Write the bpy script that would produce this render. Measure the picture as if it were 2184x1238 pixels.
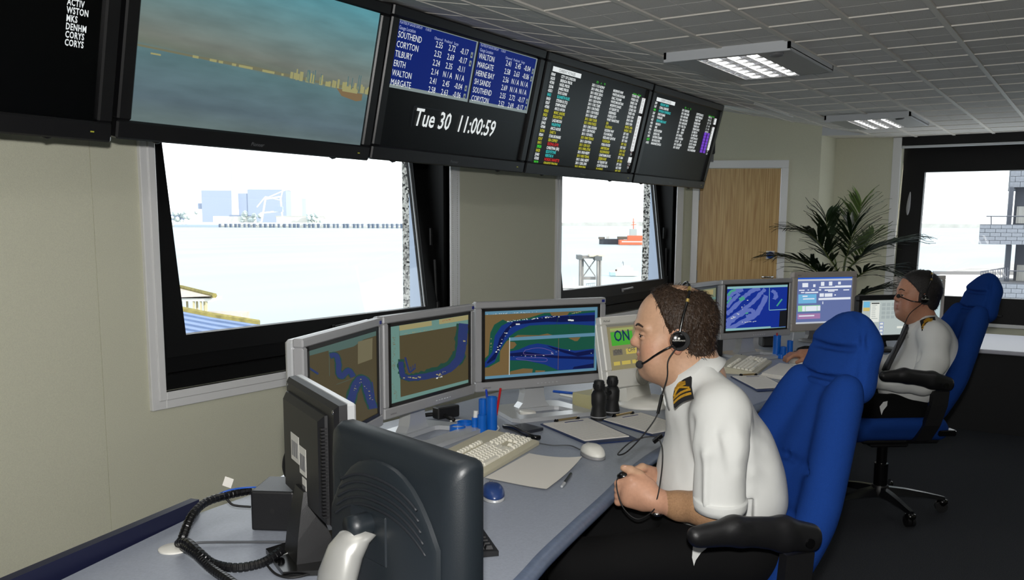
import bpy, bmesh, math, random
import numpy as np
from mathutils import Vector, Matrix
for o in list(bpy.data.objects): bpy.data.objects.remove(o)
random.seed(7); rng = np.random.default_rng(7)
scene = bpy.context.scene
C = scene.collection
PI = math.pi
CAMZ = 1.46
# ------------------------------------------------------------------ camera
RIGHT = Vector((.8344, .5511, .0055)).normalized()
DOWN = Vector((.0812, -.1130, -.9903)).normalized()
FWD = RIGHT.cross(-DOWN) * -1
FWD = Vector((-.5451, .8268, -.1390)).normalized()
RIGHT = (RIGHT - FWD * RIGHT.dot(FWD)).normalized()
UP = RIGHT.cross(FWD).normalized()
cam_d = bpy.data.cameras.new('camera'); cam = bpy.data.objects.new('camera', cam_d); C.objects.link(cam)
cam_d.sensor_width = 36; cam_d.lens = 1925.94 / 2184 * 36
cam_d.shift_y = 127.4 / 2184
cam_d.clip_start = .05; cam_d.clip_end = 20000
Mc = Matrix.Identity(4)
for i in range(3):
    Mc[i][0] = RIGHT[i]; Mc[i][1] = UP[i]; Mc[i][2] = -FWD[i]
Mc[2][3] = CAMZ
cam.matrix_world = Mc
scene.camera = cam
# ------------------------------------------------------------------ world, sun, flash
w = bpy.data.worlds.new('sky'); scene.world = w; w.use_nodes = True
wn = w.node_tree.nodes['Background']; wn.inputs[0].default_value = (.93, .965, 1, 1); wn.inputs[1].default_value = 2.6
sd = bpy.data.lights.new('sun', 'SUN'); sun = bpy.data.objects.new('sun', sd); C.objects.link(sun)
sd.energy = 5.0; sd.angle = math.radians(1.0); sd.color = (1, .93, .82)
sun.rotation_euler = Vector((-.93, -.06, -.33)).to_track_quat('-Z', 'Y').to_euler()
fd = bpy.data.lights.new('camera_flash', 'SPOT'); flash = bpy.data.objects.new('camera_flash', fd); C.objects.link(flash)
fd.energy = 205; fd.spot_size = math.radians(100); fd.spot_blend = .55; fd.shadow_soft_size = .03; fd.color = (1, .985, .955)
flash.location = (.0, .0, CAMZ + .14)
flash.rotation_euler = (FWD + Vector((0, 0, .12))).to_track_quat('-Z', 'Y').to_euler()
vs = scene.view_settings
vs.view_transform = 'Standard'; vs.look = 'None'; vs.gamma = 1; vs.exposure = 0; vs.use_curve_mapping = False

def at(px, py, d):
    "point seen at photo position px,py at distance d along the viewing axis"
    return Vector((0, 0, CAMZ)) + d * (FWD + RIGHT * ((px - 1092) / 1925.94) - UP * ((py - 746.4) / 1925.94))
def atz(px, py, z):
    r = at(px, py, 1) - Vector((0, 0, CAMZ)); return Vector((0, 0, CAMZ)) + r * ((z - CAMZ) / r.z)

# ------------------------------------------------------------------ materials
def s(r, g, b):
    f = lambda c: (c / 255 / 12.92) if c / 255 <= .04045 else ((c / 255 + .055) / 1.055) ** 2.4
    return (f(r), f(g), f(b))
MATS = {}
def mat(name, col, rough=.5, metal=0, emit=None, es=1, bump=0, bscale=200, var=0, vscale=30, coat=0, spec=.5, stretch=None, alpha=None, vcol=False, sheen=0):
    if name in MATS: return MATS[name]
    m = bpy.data.materials.new(name); m.use_nodes = True; nt = m.node_tree; b = nt.nodes['Principled BSDF']
    b.inputs['Base Color'].default_value = (*col, 1); b.inputs['Roughness'].default_value = rough; b.inputs['Metallic'].default_value = metal
    b.inputs['Specular IOR Level'].default_value = spec
    if coat: b.inputs['Coat Weight'].default_value = coat
    if sheen: b.inputs['Sheen Weight'].default_value = sheen
    if emit: b.inputs['Emission Color'].default_value = (*emit, 1); b.inputs['Emission Strength'].default_value = es
    tc = nt.nodes.new('ShaderNodeTexCoord')
    mp = nt.nodes.new('ShaderNodeMapping'); nt.links.new(tc.outputs['Object'], mp.inputs[0])
    if stretch: mp.inputs['Scale'].default_value = stretch
    if bump:
        n = nt.nodes.new('ShaderNodeTexNoise'); n.inputs['Scale'].default_value = bscale; n.inputs['Detail'].default_value = 3
        nt.links.new(mp.outputs[0], n.inputs['Vector'])
        bp = nt.nodes.new('ShaderNodeBump'); bp.inputs['Strength'].default_value = bump; bp.inputs['Distance'].default_value = .004
        nt.links.new(n.outputs[0], bp.inputs['Height']); nt.links.new(bp.outputs[0], b.inputs['Normal'])
    src = None
    if vcol:
        a = nt.nodes.new('ShaderNodeAttribute'); a.attribute_name = 'Col'; src = a.outputs['Color']
    if var:
        n = nt.nodes.new('ShaderNodeTexNoise'); n.inputs['Scale'].default_value = vscale; n.inputs['Detail'].default_value = 4
        nt.links.new(mp.outputs[0], n.inputs['Vector'])
        mr = nt.nodes.new('ShaderNodeMapRange'); mr.inputs[1].default_value = .3; mr.inputs[2].default_value = .7
        mr.inputs[3].default_value = 1 - var; mr.inputs[4].default_value = 1 + var
        nt.links.new(n.outputs[0], mr.inputs[0])
        mx = nt.nodes.new('ShaderNodeVectorMath'); mx.operation = 'SCALE'
        if src: nt.links.new(src, mx.inputs[0])
        else: mx.inputs[0].default_value = col
        nt.links.new(mr.outputs[0], mx.inputs['Scale']); src = mx.outputs[0]
    if src: nt.links.new(src, b.inputs['Base Color'])
    MATS[name] = m; return m
def emi(name, rgb, es=1.0):
    return mat(name, (0.005, .005, .005), .35, emit=s(*rgb), es=es, spec=.12)
M_wall = mat('wall_fabric', s(218, 217, 196), .95, bump=.35, bscale=420, var=.06, vscale=300, spec=.15)
M_trim = mat('white_gloss_paint', s(238, 238, 238), .28)
M_black = mat('black_window_frame', s(9, 9, 10), .5, spec=.25)
M_carpet = mat('dark_carpet', s(62, 64, 68), 1, bump=.8, bscale=500, var=.3, vscale=260, spec=.05)
M_tile = mat('ceiling_tile', s(214, 212, 208), .95, bump=.6, bscale=320, spec=.1)
M_grid = mat('ceiling_grid', s(222, 218, 210), .6)
M_white_metal = mat('white_metal', s(205, 208, 212), .4)
M_tvblack = mat('tv_bezel', s(22, 22, 24), .32)
M_tvdark = mat('tv_panel_black', s(3, 4, 5), .28, spec=.25)
M_wgrey = mat('warm_grey_plastic', s(176, 168, 160), .5)
M_silver = mat('silver_plastic', s(165, 165, 167), .38, metal=.25)
M_silverl = mat('silver_light', s(196, 198, 200), .3, metal=.35)
M_bezin = mat('inner_bezel_dark', s(34, 32, 30), .3)
M_blackp = mat('black_plastic', s(20, 20, 22), .45, bump=.1, bscale=600)
M_blackg = mat('black_gloss', s(10, 10, 11), .2)
M_rubber = mat('black_rubber', s(12, 12, 13), .6)
M_desk = mat('desk_laminate', s(148, 154, 166), .42, var=.07, vscale=160, bump=.03, bscale=300)
M_edge = mat('desk_edge', s(92, 104, 126), .4, var=.12, vscale=60)
M_navy = mat('navy_strip', s(18, 22, 50), .5)
M_beige = mat('beige_plastic', s(196, 190, 166), .5)
M_key = mat('key_plastic', s(230, 226, 212), .5)
M_bluep = mat('blue_plastic', s(12, 96, 190), .3)
M_paper = mat('paper', s(222, 218, 210), .8)
M_white = mat('white_plastic', s(222, 220, 212), .4)
M_fabric = mat('blue_fabric', s(26, 60, 130), .95, bump=.5, bscale=700, var=.07, vscale=500, spec=.05)
M_shirt = mat('white_cotton', s(210, 211, 208), .85, bump=.45, bscale=16, spec=.2)
M_trou = mat('black_trousers', s(9, 9, 10), .9, spec=.2)
M_skin = mat('skin', s(200, 150, 122), .5, vcol=True, bump=.1, bscale=260, spec=.35, var=.05, vscale=120)
M_hair = mat('dark_hair', s(50, 37, 27), .5, bump=1.0, bscale=160, var=.35, vscale=120, stretch=(1, 1, .3), spec=.3)
M_gold = mat('gold_braid', s(196, 150, 40), .4, metal=.6, bump=.6, bscale=900)
M_chrome = mat('chrome', s(200, 200, 200), .15, metal=1)
M_grey = mat('grey_plastic', s(110, 110, 112), .5)
M_clipb = mat('navy_board', s(26, 44, 84), .5)

# ------------------------------------------------------------------ mesh helpers
def BM(): return bmesh.new()
def box(bm, c, size, R=None, bev=0, seg=1):
    r = bmesh.ops.create_cube(bm, size=1)
    vs_ = r['verts']
    for v in vs_: v.co = Vector((v.co.x * size[0], v.co.y * size[1], v.co.z * size[2]))
    if bev:
        es = list({e for v in vs_ for e in v.link_edges})
        g = bmesh.ops.bevel(bm, geom=es, offset=bev, segments=seg, affect='EDGES', profile=.5)
        vs_ = list({v for f in g['faces'] for v in f.verts} | {v for v in vs_ if v.is_valid})
    for v in vs_:
        co = v.co if R is None else R @ v.co
        v.co = co + Vector(c)
    return vs_
def bx(bm, lo, hi, bev=0, seg=1):
    lo, hi = Vector(lo), Vector(hi); return box(bm, (lo + hi) / 2, hi - lo, None, bev, seg)
def frame_of(d):
    d = Vector(d).normalized(); a = Vector((0, 0, 1)) if abs(d.z) < .9 else Vector((1, 0, 0))
    u = d.cross(a).normalized(); return u, d.cross(u).normalized()
def loft(bm, rings, cap=True, closed=True):
    V = [[bm.verts.new(p) for p in r] for r in rings]
    n = len(V[0])
    for a, b in zip(V, V[1:]):
        for i in range(n if closed else n - 1):
            j = (i + 1) % n
            try: bm.faces.new((a[i], a[j], b[j], b[i]))
            except ValueError: pass
    if cap and closed:
        try:
            bm.faces.new(list(reversed(V[0]))); bm.faces.new(V[-1])
        except ValueError: pass
    return V
def cyl(bm, p0, p1, r0, r1=None, n=16, cap=True):
    r1 = r0 if r1 is None else r1; p0, p1 = Vector(p0), Vector(p1); u, v = frame_of(p1 - p0)
    ring = lambda p, r: [p + r * (math.cos(2 * PI * i / n) * u + math.sin(2 * PI * i / n) * v) for i in range(n)]
    loft(bm, [ring(p0, r0), ring(p1, r1)], cap)
def spline(pts, k=8):
    P = [Vector(p) for p in pts]
    if len(P) < 3: return P
    out = []
    for i in range(len(P) - 1):
        p0 = P[max(i - 1, 0)]; p1 = P[i]; p2 = P[i + 1]; p3 = P[min(i + 2, len(P) - 1)]
        for j in range(k):
            t = j / k
            out.append(.5 * ((2 * p1) + (p2 - p0) * t + (2 * p0 - 5 * p1 + 4 * p2 - p3) * t * t + (3 * p1 - p0 - 3 * p2 + p3) * t ** 3))
    out.append(P[-1]); return out
def tube(bm, pts, r, n=8, k=8, smooth=True):
    P = spline(pts, k) if smooth else [Vector(p) for p in pts]
    rings = []; u = None
    for i, p in enumerate(P):
        d = (P[min(i + 1, len(P) - 1)] - P[max(i - 1, 0)])
        if d.length < 1e-9: d = Vector((0, 0, 1))
        d.normalize()
        if u is None: u, v = frame_of(d)
        else:
            u = (u - d * u.dot(d)); u = u.normalized() if u.length > 1e-6 else frame_of(d)[0]; v = d.cross(u)
        rr = r(i / (len(P) - 1)) if callable(r) else r
        rings.append([p + rr * (math.cos(2 * PI * q / n) * u + math.sin(2 * PI * q / n) * v) for q in range(n)])
    loft(bm, rings)
def lathe(bm, prof, n=24, M=None, c=(0, 0, 0)):
    rings = []
    for r, z in prof:
        ring = [Vector((r * math.cos(2 * PI * i / n), r * math.sin(2 * PI * i / n), z)) for i in range(n)]
        rings.append([(M @ p if M else p) + Vector(c) for p in ring])
    loft(bm, rings)
def prism(bm, poly, z0, z1, M=None):
    f = lambda x, y, z: (M @ Vector((x, y, z)) if M else Vector((x, y, z)))
    loft(bm, [[f(x, y, z0) for x, y in poly], [f(x, y, z1) for x, y in poly]])
def quad(bm, *pts):
    return bm.faces.new([bm.verts.new(Vector(p)) for p in pts])
def fin(bm):
    bmesh.ops.recalc_face_normals(bm, faces=bm.faces)
def obj(name, bm, m, parent=None, smooth=False, keep=False, world=False, recalc=True, auto=None):
    if recalc: fin(bm)
    me = bpy.data.meshes.new(name); bm.to_mesh(me); bm.free()
    return objm(name, me, m, parent, smooth, world, auto)
def objm(name, me, m, parent=None, smooth=False, world=False, auto=None):
    for x in (m if isinstance(m, (list, tuple)) else [m]): me.materials.append(x)
    if smooth:
        me.polygons.foreach_set('use_smooth', [True] * len(me.polygons))
        if auto:
            try: me.set_sharp_from_angle(angle=math.radians(auto))
            except Exception: pass
    o = bpy.data.objects.new(name, me); C.objects.link(o)
    if parent:
        o.parent = parent
        if world: o.matrix_parent_inverse = mw(parent).inverted()
    return o
def mw(o):
    L = Matrix.LocRotScale(o.location, o.rotation_euler, o.scale)
    if o.parent: return mw(o.parent) @ o.matrix_parent_inverse @ L
    return L
def thing(name, label, cat, loc=(0, 0, 0), rotz=0, group=None):
    o = bpy.data.objects.new(name, None); C.objects.link(o); o.empty_display_size = .1
    o.location = loc; o.rotation_euler = (0, 0, rotz); tag(o, label, cat, group); return o
def tag(o, label=None, cat=None, group=None, kind=None):
    if label: o['label'] = label
    if cat: o['category'] = cat
    if group: o['group'] = group
    if kind: o['kind'] = kind
    return o
def struct(name, bm, m, parent=None, **k):
    o = obj(name, bm, m, parent, **k)
    if not parent: o['kind'] = 'structure'
    return o
def dup(o, loc, parent, rot=None):
    c = o.copy(); C.objects.link(c); c.parent = parent; c.location = loc
    if rot is not None: c.rotation_euler = rot
    return c
def text(name, body, size, m, parent, loc, align='LEFT', shear=0, line=1.0, sx=1.0, depth=0, bold=0, char=1.0):
    "flat lettering in the plane of a screen (x right, z up), facing -y"
    cu = bpy.data.curves.new(name, 'FONT'); cu.body = body; cu.size = size; cu.align_x = align; cu.shear = shear; cu.space_line = line
    cu.resolution_u = 2; cu.offset = bold; cu.space_character = char
    t = bpy.data.objects.new(name, cu)
    me = bpy.data.meshes.new_from_object(t); bpy.data.objects.remove(t); bpy.data.curves.remove(cu)
    n = len(me.vertices)
    if n:
        a = np.zeros(n * 3, np.float32); me.vertices.foreach_get('co', a); a = a.reshape(-1, 3)
        b = np.stack([a[:, 0] * sx + loc[0], np.full(n, loc[1], np.float32), a[:, 1] + loc[2]], 1)
        me.vertices.foreach_set('co', b.ravel().astype(np.float32))
    me.materials.clear()
    return objm(name, me, m, parent)
# ------------------------------------------------------------------ smooth solids (signed distance -> surface net)
class SDF:
    def __init__(self, lo, hi, h):
        self.lo = np.array(lo, np.float32); self.h = h
        self.n = np.ceil((np.array(hi) - np.array(lo)) / h).astype(int) + 1
        self.g = np.full(self.n, 1.0, np.float32)
    def blk(self, lo, hi):
        a = np.maximum(((np.array(lo) - self.lo) / self.h).astype(int), 0); b = np.minimum(((np.array(hi) - self.lo) / self.h).astype(int) + 2, self.n)
        if (b <= a).any(): return None, None
        sl = tuple(slice(a[i], b[i]) for i in range(3))
        ax = [self.lo[i] + self.h * np.arange(a[i], b[i], dtype=np.float32) for i in range(3)]
        return sl, np.meshgrid(*ax, indexing='ij', sparse=True)
    def put(self, sl, d, k, op):
        a = self.g[sl]
        if op == 'add':
            if k > 0:
                hh = np.maximum(k - np.abs(a - d), 0) / k; self.g[sl] = np.minimum(a, d) - hh * hh * k * .25
            else: self.g[sl] = np.minimum(a, d)
        else:
            d = -d
            if k > 0:
                hh = np.maximum(k - np.abs(a - d), 0) / k; self.g[sl] = np.maximum(a, d) + hh * hh * k * .25
            else: self.g[sl] = np.maximum(a, d)
    def cap(self, p0, p1, r0, r1=None, k=.02, op='add', flat=None):
        r1 = r0 if r1 is None else r1; p0 = np.array(p0, np.float32); p1 = np.array(p1, np.float32); m = max(r0, r1) + max(k, 4 * self.h)
        sl, X = self.blk(np.minimum(p0, p1) - m, np.maximum(p0, p1) + m)
        if sl is None: return
        d = p1 - p0; L = float(d @ d) + 1e-12
        t = np.clip(((X[0] - p0[0]) * d[0] + (X[1] - p0[1]) * d[1] + (X[2] - p0[2]) * d[2]) / L, 0, 1)
        q = [(X[i] - p0[i]) - t * d[i] for i in range(3)]
        self.put(sl, np.sqrt(q[0] ** 2 + q[1] ** 2 + q[2] ** 2) - (r0 + (r1 - r0) * t), k, op)
    def chain(self, pts, rs, k=.02, op='add'):
        for i in range(len(pts) - 1): self.cap(pts[i], pts[i + 1], rs[i], rs[i + 1], k, op)
    def ell(self, c, r, R=None, k=.02, op='add'):
        c = np.array(c, np.float32); r = np.array(r, np.float32); m = float(r.max()) + max(k, 4 * self.h)
        sl, X = self.blk(c - m, c + m)
        if sl is None: return
        x = [X[i] - c[i] for i in range(3)]
        if R is not None:
            R = np.array(R); x = [sum(R[j][i] * x[j] for j in range(3)) for i in range(3)]
        k0 = np.sqrt((x[0] / r[0]) ** 2 + (x[1] / r[1]) ** 2 + (x[2] / r[2]) ** 2); k1 = np.sqrt((x[0] / r[0] ** 2) ** 2 + (x[1] / r[1] ** 2) ** 2 + (x[2] / r[2] ** 2) ** 2)
        self.put(sl, k0 * (k0 - 1) / np.maximum(k1, 1e-6), k, op)
    def rbox(self, c, half, r, R=None, k=.01, op='add'):
        c = np.array(c, np.float32); hb = np.array(half, np.float32); m = float(np.linalg.norm(hb)) + max(k, 4 * self.h)
        sl, X = self.blk(c - m, c + m)
        if sl is None: return
        x = [X[i] - c[i] for i in range(3)]
        if R is not None:
            R = np.array(R); x = [sum(R[j][i] * x[j] for j in range(3)) for i in range(3)]
        q = [np.abs(x[i]) - hb[i] + r for i in range(3)]
        d = np.sqrt(sum(np.maximum(t, 0) ** 2 for t in q)) + np.minimum(np.maximum(np.maximum(q[0], q[1]), q[2]), 0) - r
        self.put(sl, d, k, op)
    def half(self, p, n, k=0):
        "cut away everything on the side n points to"
        n = np.array(n, np.float32); n /= np.linalg.norm(n)
        sl, X = self.blk(self.lo, self.lo + self.h * self.n)
        d = sum((X[i] - p[i]) * n[i] for i in range(3))
        self.put(sl, -d, k, 'sub')
    def mesh(self, name, smooth=0):
        g = self.g; g = np.pad(g, 1, constant_values=1.0); lo = self.lo - self.h
        s_ = g < 0
        c = np.zeros(np.array(g.shape) - 1, np.uint8)
        for dx in (0, 1):
            for dy in (0, 1):
                for dz in (0, 1): c += s_[dx:g.shape[0] - 1 + dx, dy:g.shape[1] - 1 + dy, dz:g.shape[2] - 1 + dz]
        act = (c > 0) & (c < 8); idx = np.argwhere(act); vid = np.full(act.shape, -1, np.int32); vid[act] = np.arange(len(idx))
        pos = np.zeros((len(idx), 3), np.float32); cnt = np.zeros(len(idx), np.float32)
        cor = [(a, b, d) for a in (0, 1) for b in (0, 1) for d in (0, 1)]
        val = {q: g[idx[:, 0] + q[0], idx[:, 1] + q[1], idx[:, 2] + q[2]] for q in cor}
        for q in cor:
            for ax in range(3):
                if q[ax] == 0:
                    q2 = tuple(1 if i == ax else q[i] for i in range(3)); a, b = val[q], val[q2]
                    m = (a < 0) != (b < 0); t = np.where(m, a / np.where(m, a - b, 1), 0)
                    p = np.array(q, np.float32)[None] + np.eye(3, dtype=np.float32)[ax][None] * t[:, None]
                    pos += p * m[:, None]; cnt += m
        pos = (pos / cnt[:, None] + idx) * self.h + lo
        F = []
        for ax in range(3):
            u, v = [(1, 2), (2, 0), (0, 1)][ax]
            sl0 = [slice(1, -1)] * 3; sl0[ax] = slice(0, -1); sl1 = [slice(1, -1)] * 3; sl1[ax] = slice(1, None)
            a = s_[tuple(sl0)]; b = s_[tuple(sl1)]
            for cond, flip in ((a & ~b, False), (~a & b, True)):
                e = np.argwhere(cond)
                if not len(e): continue
                off = np.ones(3, int); off[ax] = 0; e = e + off
                def vv(du, dv):
                    q = e.copy(); q[:, u] += du; q[:, v] += dv; return vid[q[:, 0], q[:, 1], q[:, 2]]
                f = np.stack([vv(-1, -1), vv(0, -1), vv(0, 0), vv(-1, 0)], 1)
                F.append(f[:, ::-1] if flip else f)
        F = np.concatenate(F)
        for _ in range(smooth):
            acc = np.zeros_like(pos); n = np.zeros(len(pos), np.float32)
            for i in range(4):
                a, b = F[:, i], F[:, (i + 1) % 4]
                np.add.at(acc, a, pos[b]); np.add.at(n, a, 1)
            pos = pos * .4 + .6 * acc / np.maximum(n, 1)[:, None]
        me = bpy.data.meshes.new(name)
        me.vertices.add(len(pos)); me.vertices.foreach_set('co', pos.ravel())
        me.loops.add(F.size); me.loops.foreach_set('vertex_index', F.ravel().astype(np.int32))
        me.polygons.add(len(F)); me.polygons.foreach_set('loop_start', np.arange(0, F.size, 4, dtype=np.int32))
        me.update(calc_edges=True); me.validate()
        return me
def mverts(me):
    a = np.zeros(len(me.vertices) * 3, np.float32); me.vertices.foreach_get('co', a); return a.reshape(-1, 3)
def vcol(me, cols):
    at_ = me.color_attributes.new('Col', 'FLOAT_COLOR', 'POINT')
    c = np.ones((len(me.vertices), 4), np.float32); c[:, :3] = cols; at_.data.foreach_set('color', c.ravel())
def rotm(axis, deg):
    return Matrix.Rotation(math.radians(deg), 3, axis)
# =================================================================== ROOM SHELL
ZC = 2.225; XR = -1.797; XW = -3.2; YF = 8.66; SL = .19
zs = lambda x: ZC + SL * (XR - x)            # height of the sloped ceiling
P1 = Vector((-2.163, 8.113, 0)); DU = Vector((.908, .419, 0)).normalized(); DN = Vector((DU.y, -DU.x, 0))   # corner wall with the door
# floor
b = BM(); bx(b, (-3.3, -2.2, -.1), (3.0, 8.8, 0)); struct('floor', b, M_carpet)
# walls behind and beside the camera
b = BM(); bx(b, (2.8, -2.2, 0), (2.9, 8.8, 2.225)); struct('wall_right', b, M_wall)
b = BM(); bx(b, (-3.2, -2.2, 0), (2.8, -2.1, 2.6)); struct('wall_back', b, M_wall)
# window wall
W1 = (2.255, 4.17); W2 = (5.433, 7.408); SZ = .766; TZ = 2.16
b = BM()
def wl(y0, y1, z0, z1, m=0): bx(b, (XW - .1, y0, z0), (XW, y1, z1))
wl(-2.2, W1[0], 0, 2.5); wl(W1[0], W1[1], 0, SZ); wl(W1[0], W1[1], TZ, 2.5); wl(W1[1], W2[0], 0, 2.5)
wl(W2[0], W2[1], 0, SZ); wl(W2[0], W2[1], TZ, 2.5); wl(W2[1], 7.68, 0, 2.5)
wall_left = struct('wall_left', b, M_wall)
b = BM(); bx(b, (XW, -2.1, 0), (XW + .005, 1.99, 2.48), bev=.0015); obj('wall_panel', b, M_wall, wall_left)
b = BM(); bx(b, (XW, 1.993, .696), (XW + .003, 2.189, 2.48)); bx(b, (XW, 1.993, 0), (XW + .003, 5.375, .696)); obj('wall_panel', b, M_wall, wall_left)
b = BM(); bx(b, (XW, 4.267, .72), (XW + .003, 5.375, 2.48)); obj('wall_panel', b, M_wall, wall_left)
# outer masonry: granite piers and pale jamb panels outside the glass
M_granite = mat('granite', s(128, 124, 120), .9)
nt = M_granite.node_tree; bs = nt.nodes['Principled BSDF']
vo = nt.nodes.new('ShaderNodeTexVoronoi'); vo.inputs['Scale'].default_value = 75; rp = nt.nodes.new('ShaderNodeValToRGB')
rp.color_ramp.elements[0].color = (.02, .02, .02, 1); rp.color_ramp.elements[1].color = (.62, .6, .56, 1); rp.color_ramp.elements[0].position = .25; rp.color_ramp.elements[1].position = .75
tcg = nt.nodes.new('ShaderNodeTexCoord'); nt.links.new(tcg.outputs['Object'], vo.inputs['Vector'])
nt.links.new(vo.outputs['Color'], rp.inputs[0]); nt.links.new(rp.outputs[0], bs.inputs['Base Color'])
M_jamb = mat('pale_jamb', s(176, 190, 212), .6)
b = BM(); bx(b, (-3.455, 4.075, -3), (-3.36, 5.46, 3.2)); bx(b, (-3.475, 7.36, -3), (-3.36, 9.2, 3.2)); bx(b, (-3.455, -2.2, -3), (-3.36, 2.25, 3.2))
bx(b, (-3.455, 2.25, -3), (-3.36, 4.1, .70)); bx(b, (-3.455, 5.46, -3), (-3.36, 7.38, .70)); bx(b, (-3.455, 2.25, 2.3), (-3.36, 4.1, 3.2)); bx(b, (-3.455, 5.46, 2.3), (-3.36, 7.38, 3.2))
o = struct('wall_outside', b, M_granite)
for (y, x0) in ((4.07, -3.40), (7.35, -3.405)):
    b = BM(); gi = lambda z: -3.25 - (z - .985) * .128 - .034; loft(b, [[(x0, y, z), (max(gi(z), x0 + .001), y, z), (max(gi(z), x0 + .001), y + .03, z), (x0, y + .03, z)] for z in (.7, 1.4, 1.85)]); obj('jamb_panel', b, M_jamb, o)
# trims
def trim(name, y0, y1, z0, z1, wl_, wr, wb, wt):
    b = BM()
    def piece(a0, a1, c0, c1): bx(b, (XW - .004, a0, c0), (XW + .02, a1, c1), bev=.003)
    piece(y0 - wl_, y0, z0 - wb, z1 + wt); piece(y1, y1 + wr, z0 - wb, z1 + wt); piece(y0, y1, z0 - wb, z0); piece(y0, y1, z1, z1 + wt)
    for a0, a1, c0, c1 in ((y0 - .034, y0, z0 - .034, z1), (y1, y1 + .034, z0 - .034, z1), (y0, y1, z0 - .034, z0)): bx(b, (XW - .05, a0, c0), (XW + .026, a1, c1), bev=.003)
    return struct(name, b, M_trim)
trim('trim_1', W1[0], W1[1], SZ, TZ, .066, .097, .07, .04)
trim('trim_2', W2[0], W2[1], SZ, TZ, .058, .15, .07, .04)
# glass
M_glass = bpy.data.materials.new('window_glass'); M_glass.use_nodes = True; nt = M_glass.node_tree; nt.nodes.clear()
go = nt.nodes.new('ShaderNodeOutputMaterial'); gt = nt.nodes.new('ShaderNodeBsdfTransparent'); gg = nt.nodes.new('ShaderNodeBsdfGlossy'); gm = nt.nodes.new('ShaderNodeMixShader')
gg.inputs['Roughness'].default_value = .02; gt.inputs[0].default_value = (.96, .98, .97, 1); gm.inputs[0].default_value = .05
nt.links.new(gt.outputs[0], gm.inputs[1]); nt.links.new(gg.outputs[0], gm.inputs[2]); nt.links.new(gm.outputs[0], go.inputs[0])
def sash(name, y0, y1, g0, g1):
    "black sash leaning outward at the top, in an opening y0..y1 with glass g0..g1"
    wroot = bpy.data.objects.new(name, None); C.objects.link(wroot); wroot['kind'] = 'structure'
    gx = lambda z: -3.25 - (z - .985) * .128
    def pris(ya, yb, za, zb, t0, t1, b):
        loft(b, [[(gx(za) + t0, ya, za), (gx(za) + t0, yb, za), (gx(za) - t1, yb, za), (gx(za) - t1, ya, za)], [(gx(zb) + t0, ya, zb), (gx(zb) + t0, yb, zb), (gx(zb) - t1, yb, zb), (gx(zb) - t1, ya, zb)]])
    b = BM(); zt = 2.10
    pris(y0 + .02, g0, .90, zt, .02, .03, b); pris(g1, y1 - .02, .90, zt, .02, .03, b); pris(g0, g1, .90, .985, .02, .03, b); pris(g0, g1, 2.02, zt, .02, .03, b)
    obj('sash', b, M_black, wroot)
    b = BM()   # deep black lower box, inner head and jamb liners
    bx(b, (-3.36, y0, SZ - .005), (-3.215, y1, .83), bev=.004); bx(b, (-3.34, y0 + .03, .83), (-3.235, y1 - .03, .915), bev=.004)
    bx(b, (-3.40, y0, .83), (-3.205, y0 + .03, TZ)); bx(b, (-3.40, y1 - .03, .83), (-3.205, y1, TZ)); bx(b, (-3.40, y0, 2.09), (-3.205, y1, TZ))
    obj('frame', b, M_black, wroot)
    b = BM(); quad(b, (gx(.96), g0 - .01, .96), (gx(.96), g1 + .01, .96), (gx(2.03), g1 + .01, 2.03), (gx(2.03), g0 - .01, 2.03)); obj('pane', b, M_glass, wroot)
    b = BM(); bx(b, (gx(.98), g1 - .012, .985), (gx(.98) + .004, g1 - .001, .99))
    loft(b, [[(gx(.985) + .004, g1 - .012, .985), (gx(.985) + .004, g1 - .004, .985), (gx(.985), g1 - .004, .985), (gx(.985), g1 - .012, .985)], [(gx(2.02) + .004, g1 - .012, 2.02), (gx(2.02) + .004, g1 - .004, 2.02), (gx(2.02), g1 - .004, 2.02), (gx(2.02), g1 - .012, 2.02)]])
    obj('glazing_bead', b, M_white_metal, wroot)
    ym = (g0 + g1) / 2 + .05
    b = BM(); box(b, (-3.222, ym, .935), (.02, .03, .03), bev=.003); tube(b, [(-3.215, ym, .94), (-3.195, ym + .02, .945), (-3.19, ym + .12, .95)], .008, 8)
    obj('handle', b, M_silver if name == 'window_2' else M_blackg, wroot, smooth=True)
    b = BM(); tube(b, [(-3.24, y1 - .05, .97), (-3.24, y1 - .07, 1.25)], .008, 6, smooth=False); box(b, (-3.24, y1 - .05, .985), (.03, .03, .05), bev=.004); box(b, (-3.262, y1 - .075, 1.38), (.012, .02, .1), bev=.003)
    obj('stay', b, M_blackp, wroot)
    return wroot
sash('window_1', W1[0], W1[1], 2.40, 4.025)
sash('window_2', W2[0], W2[1], 5.556, 7.30)
# blind chain on the right trim of the first window
ch = thing('blind_chain', 'white beaded blind chain hanging beside the big window', 'chain', (XW + .024, 4.185, .8))
M_bead = mat('bead', s(214, 212, 206), .3)
for yy_, n in ((0, 90), (.045, 90)):
    b = BM()
    for i in range(n): bmesh.ops.create_icosphere(b, subdivisions=1, radius=.0035, matrix=Matrix.Translation((.004, yy_, i * .0108)))
    obj('bead_string', b, M_bead, ch)
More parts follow.
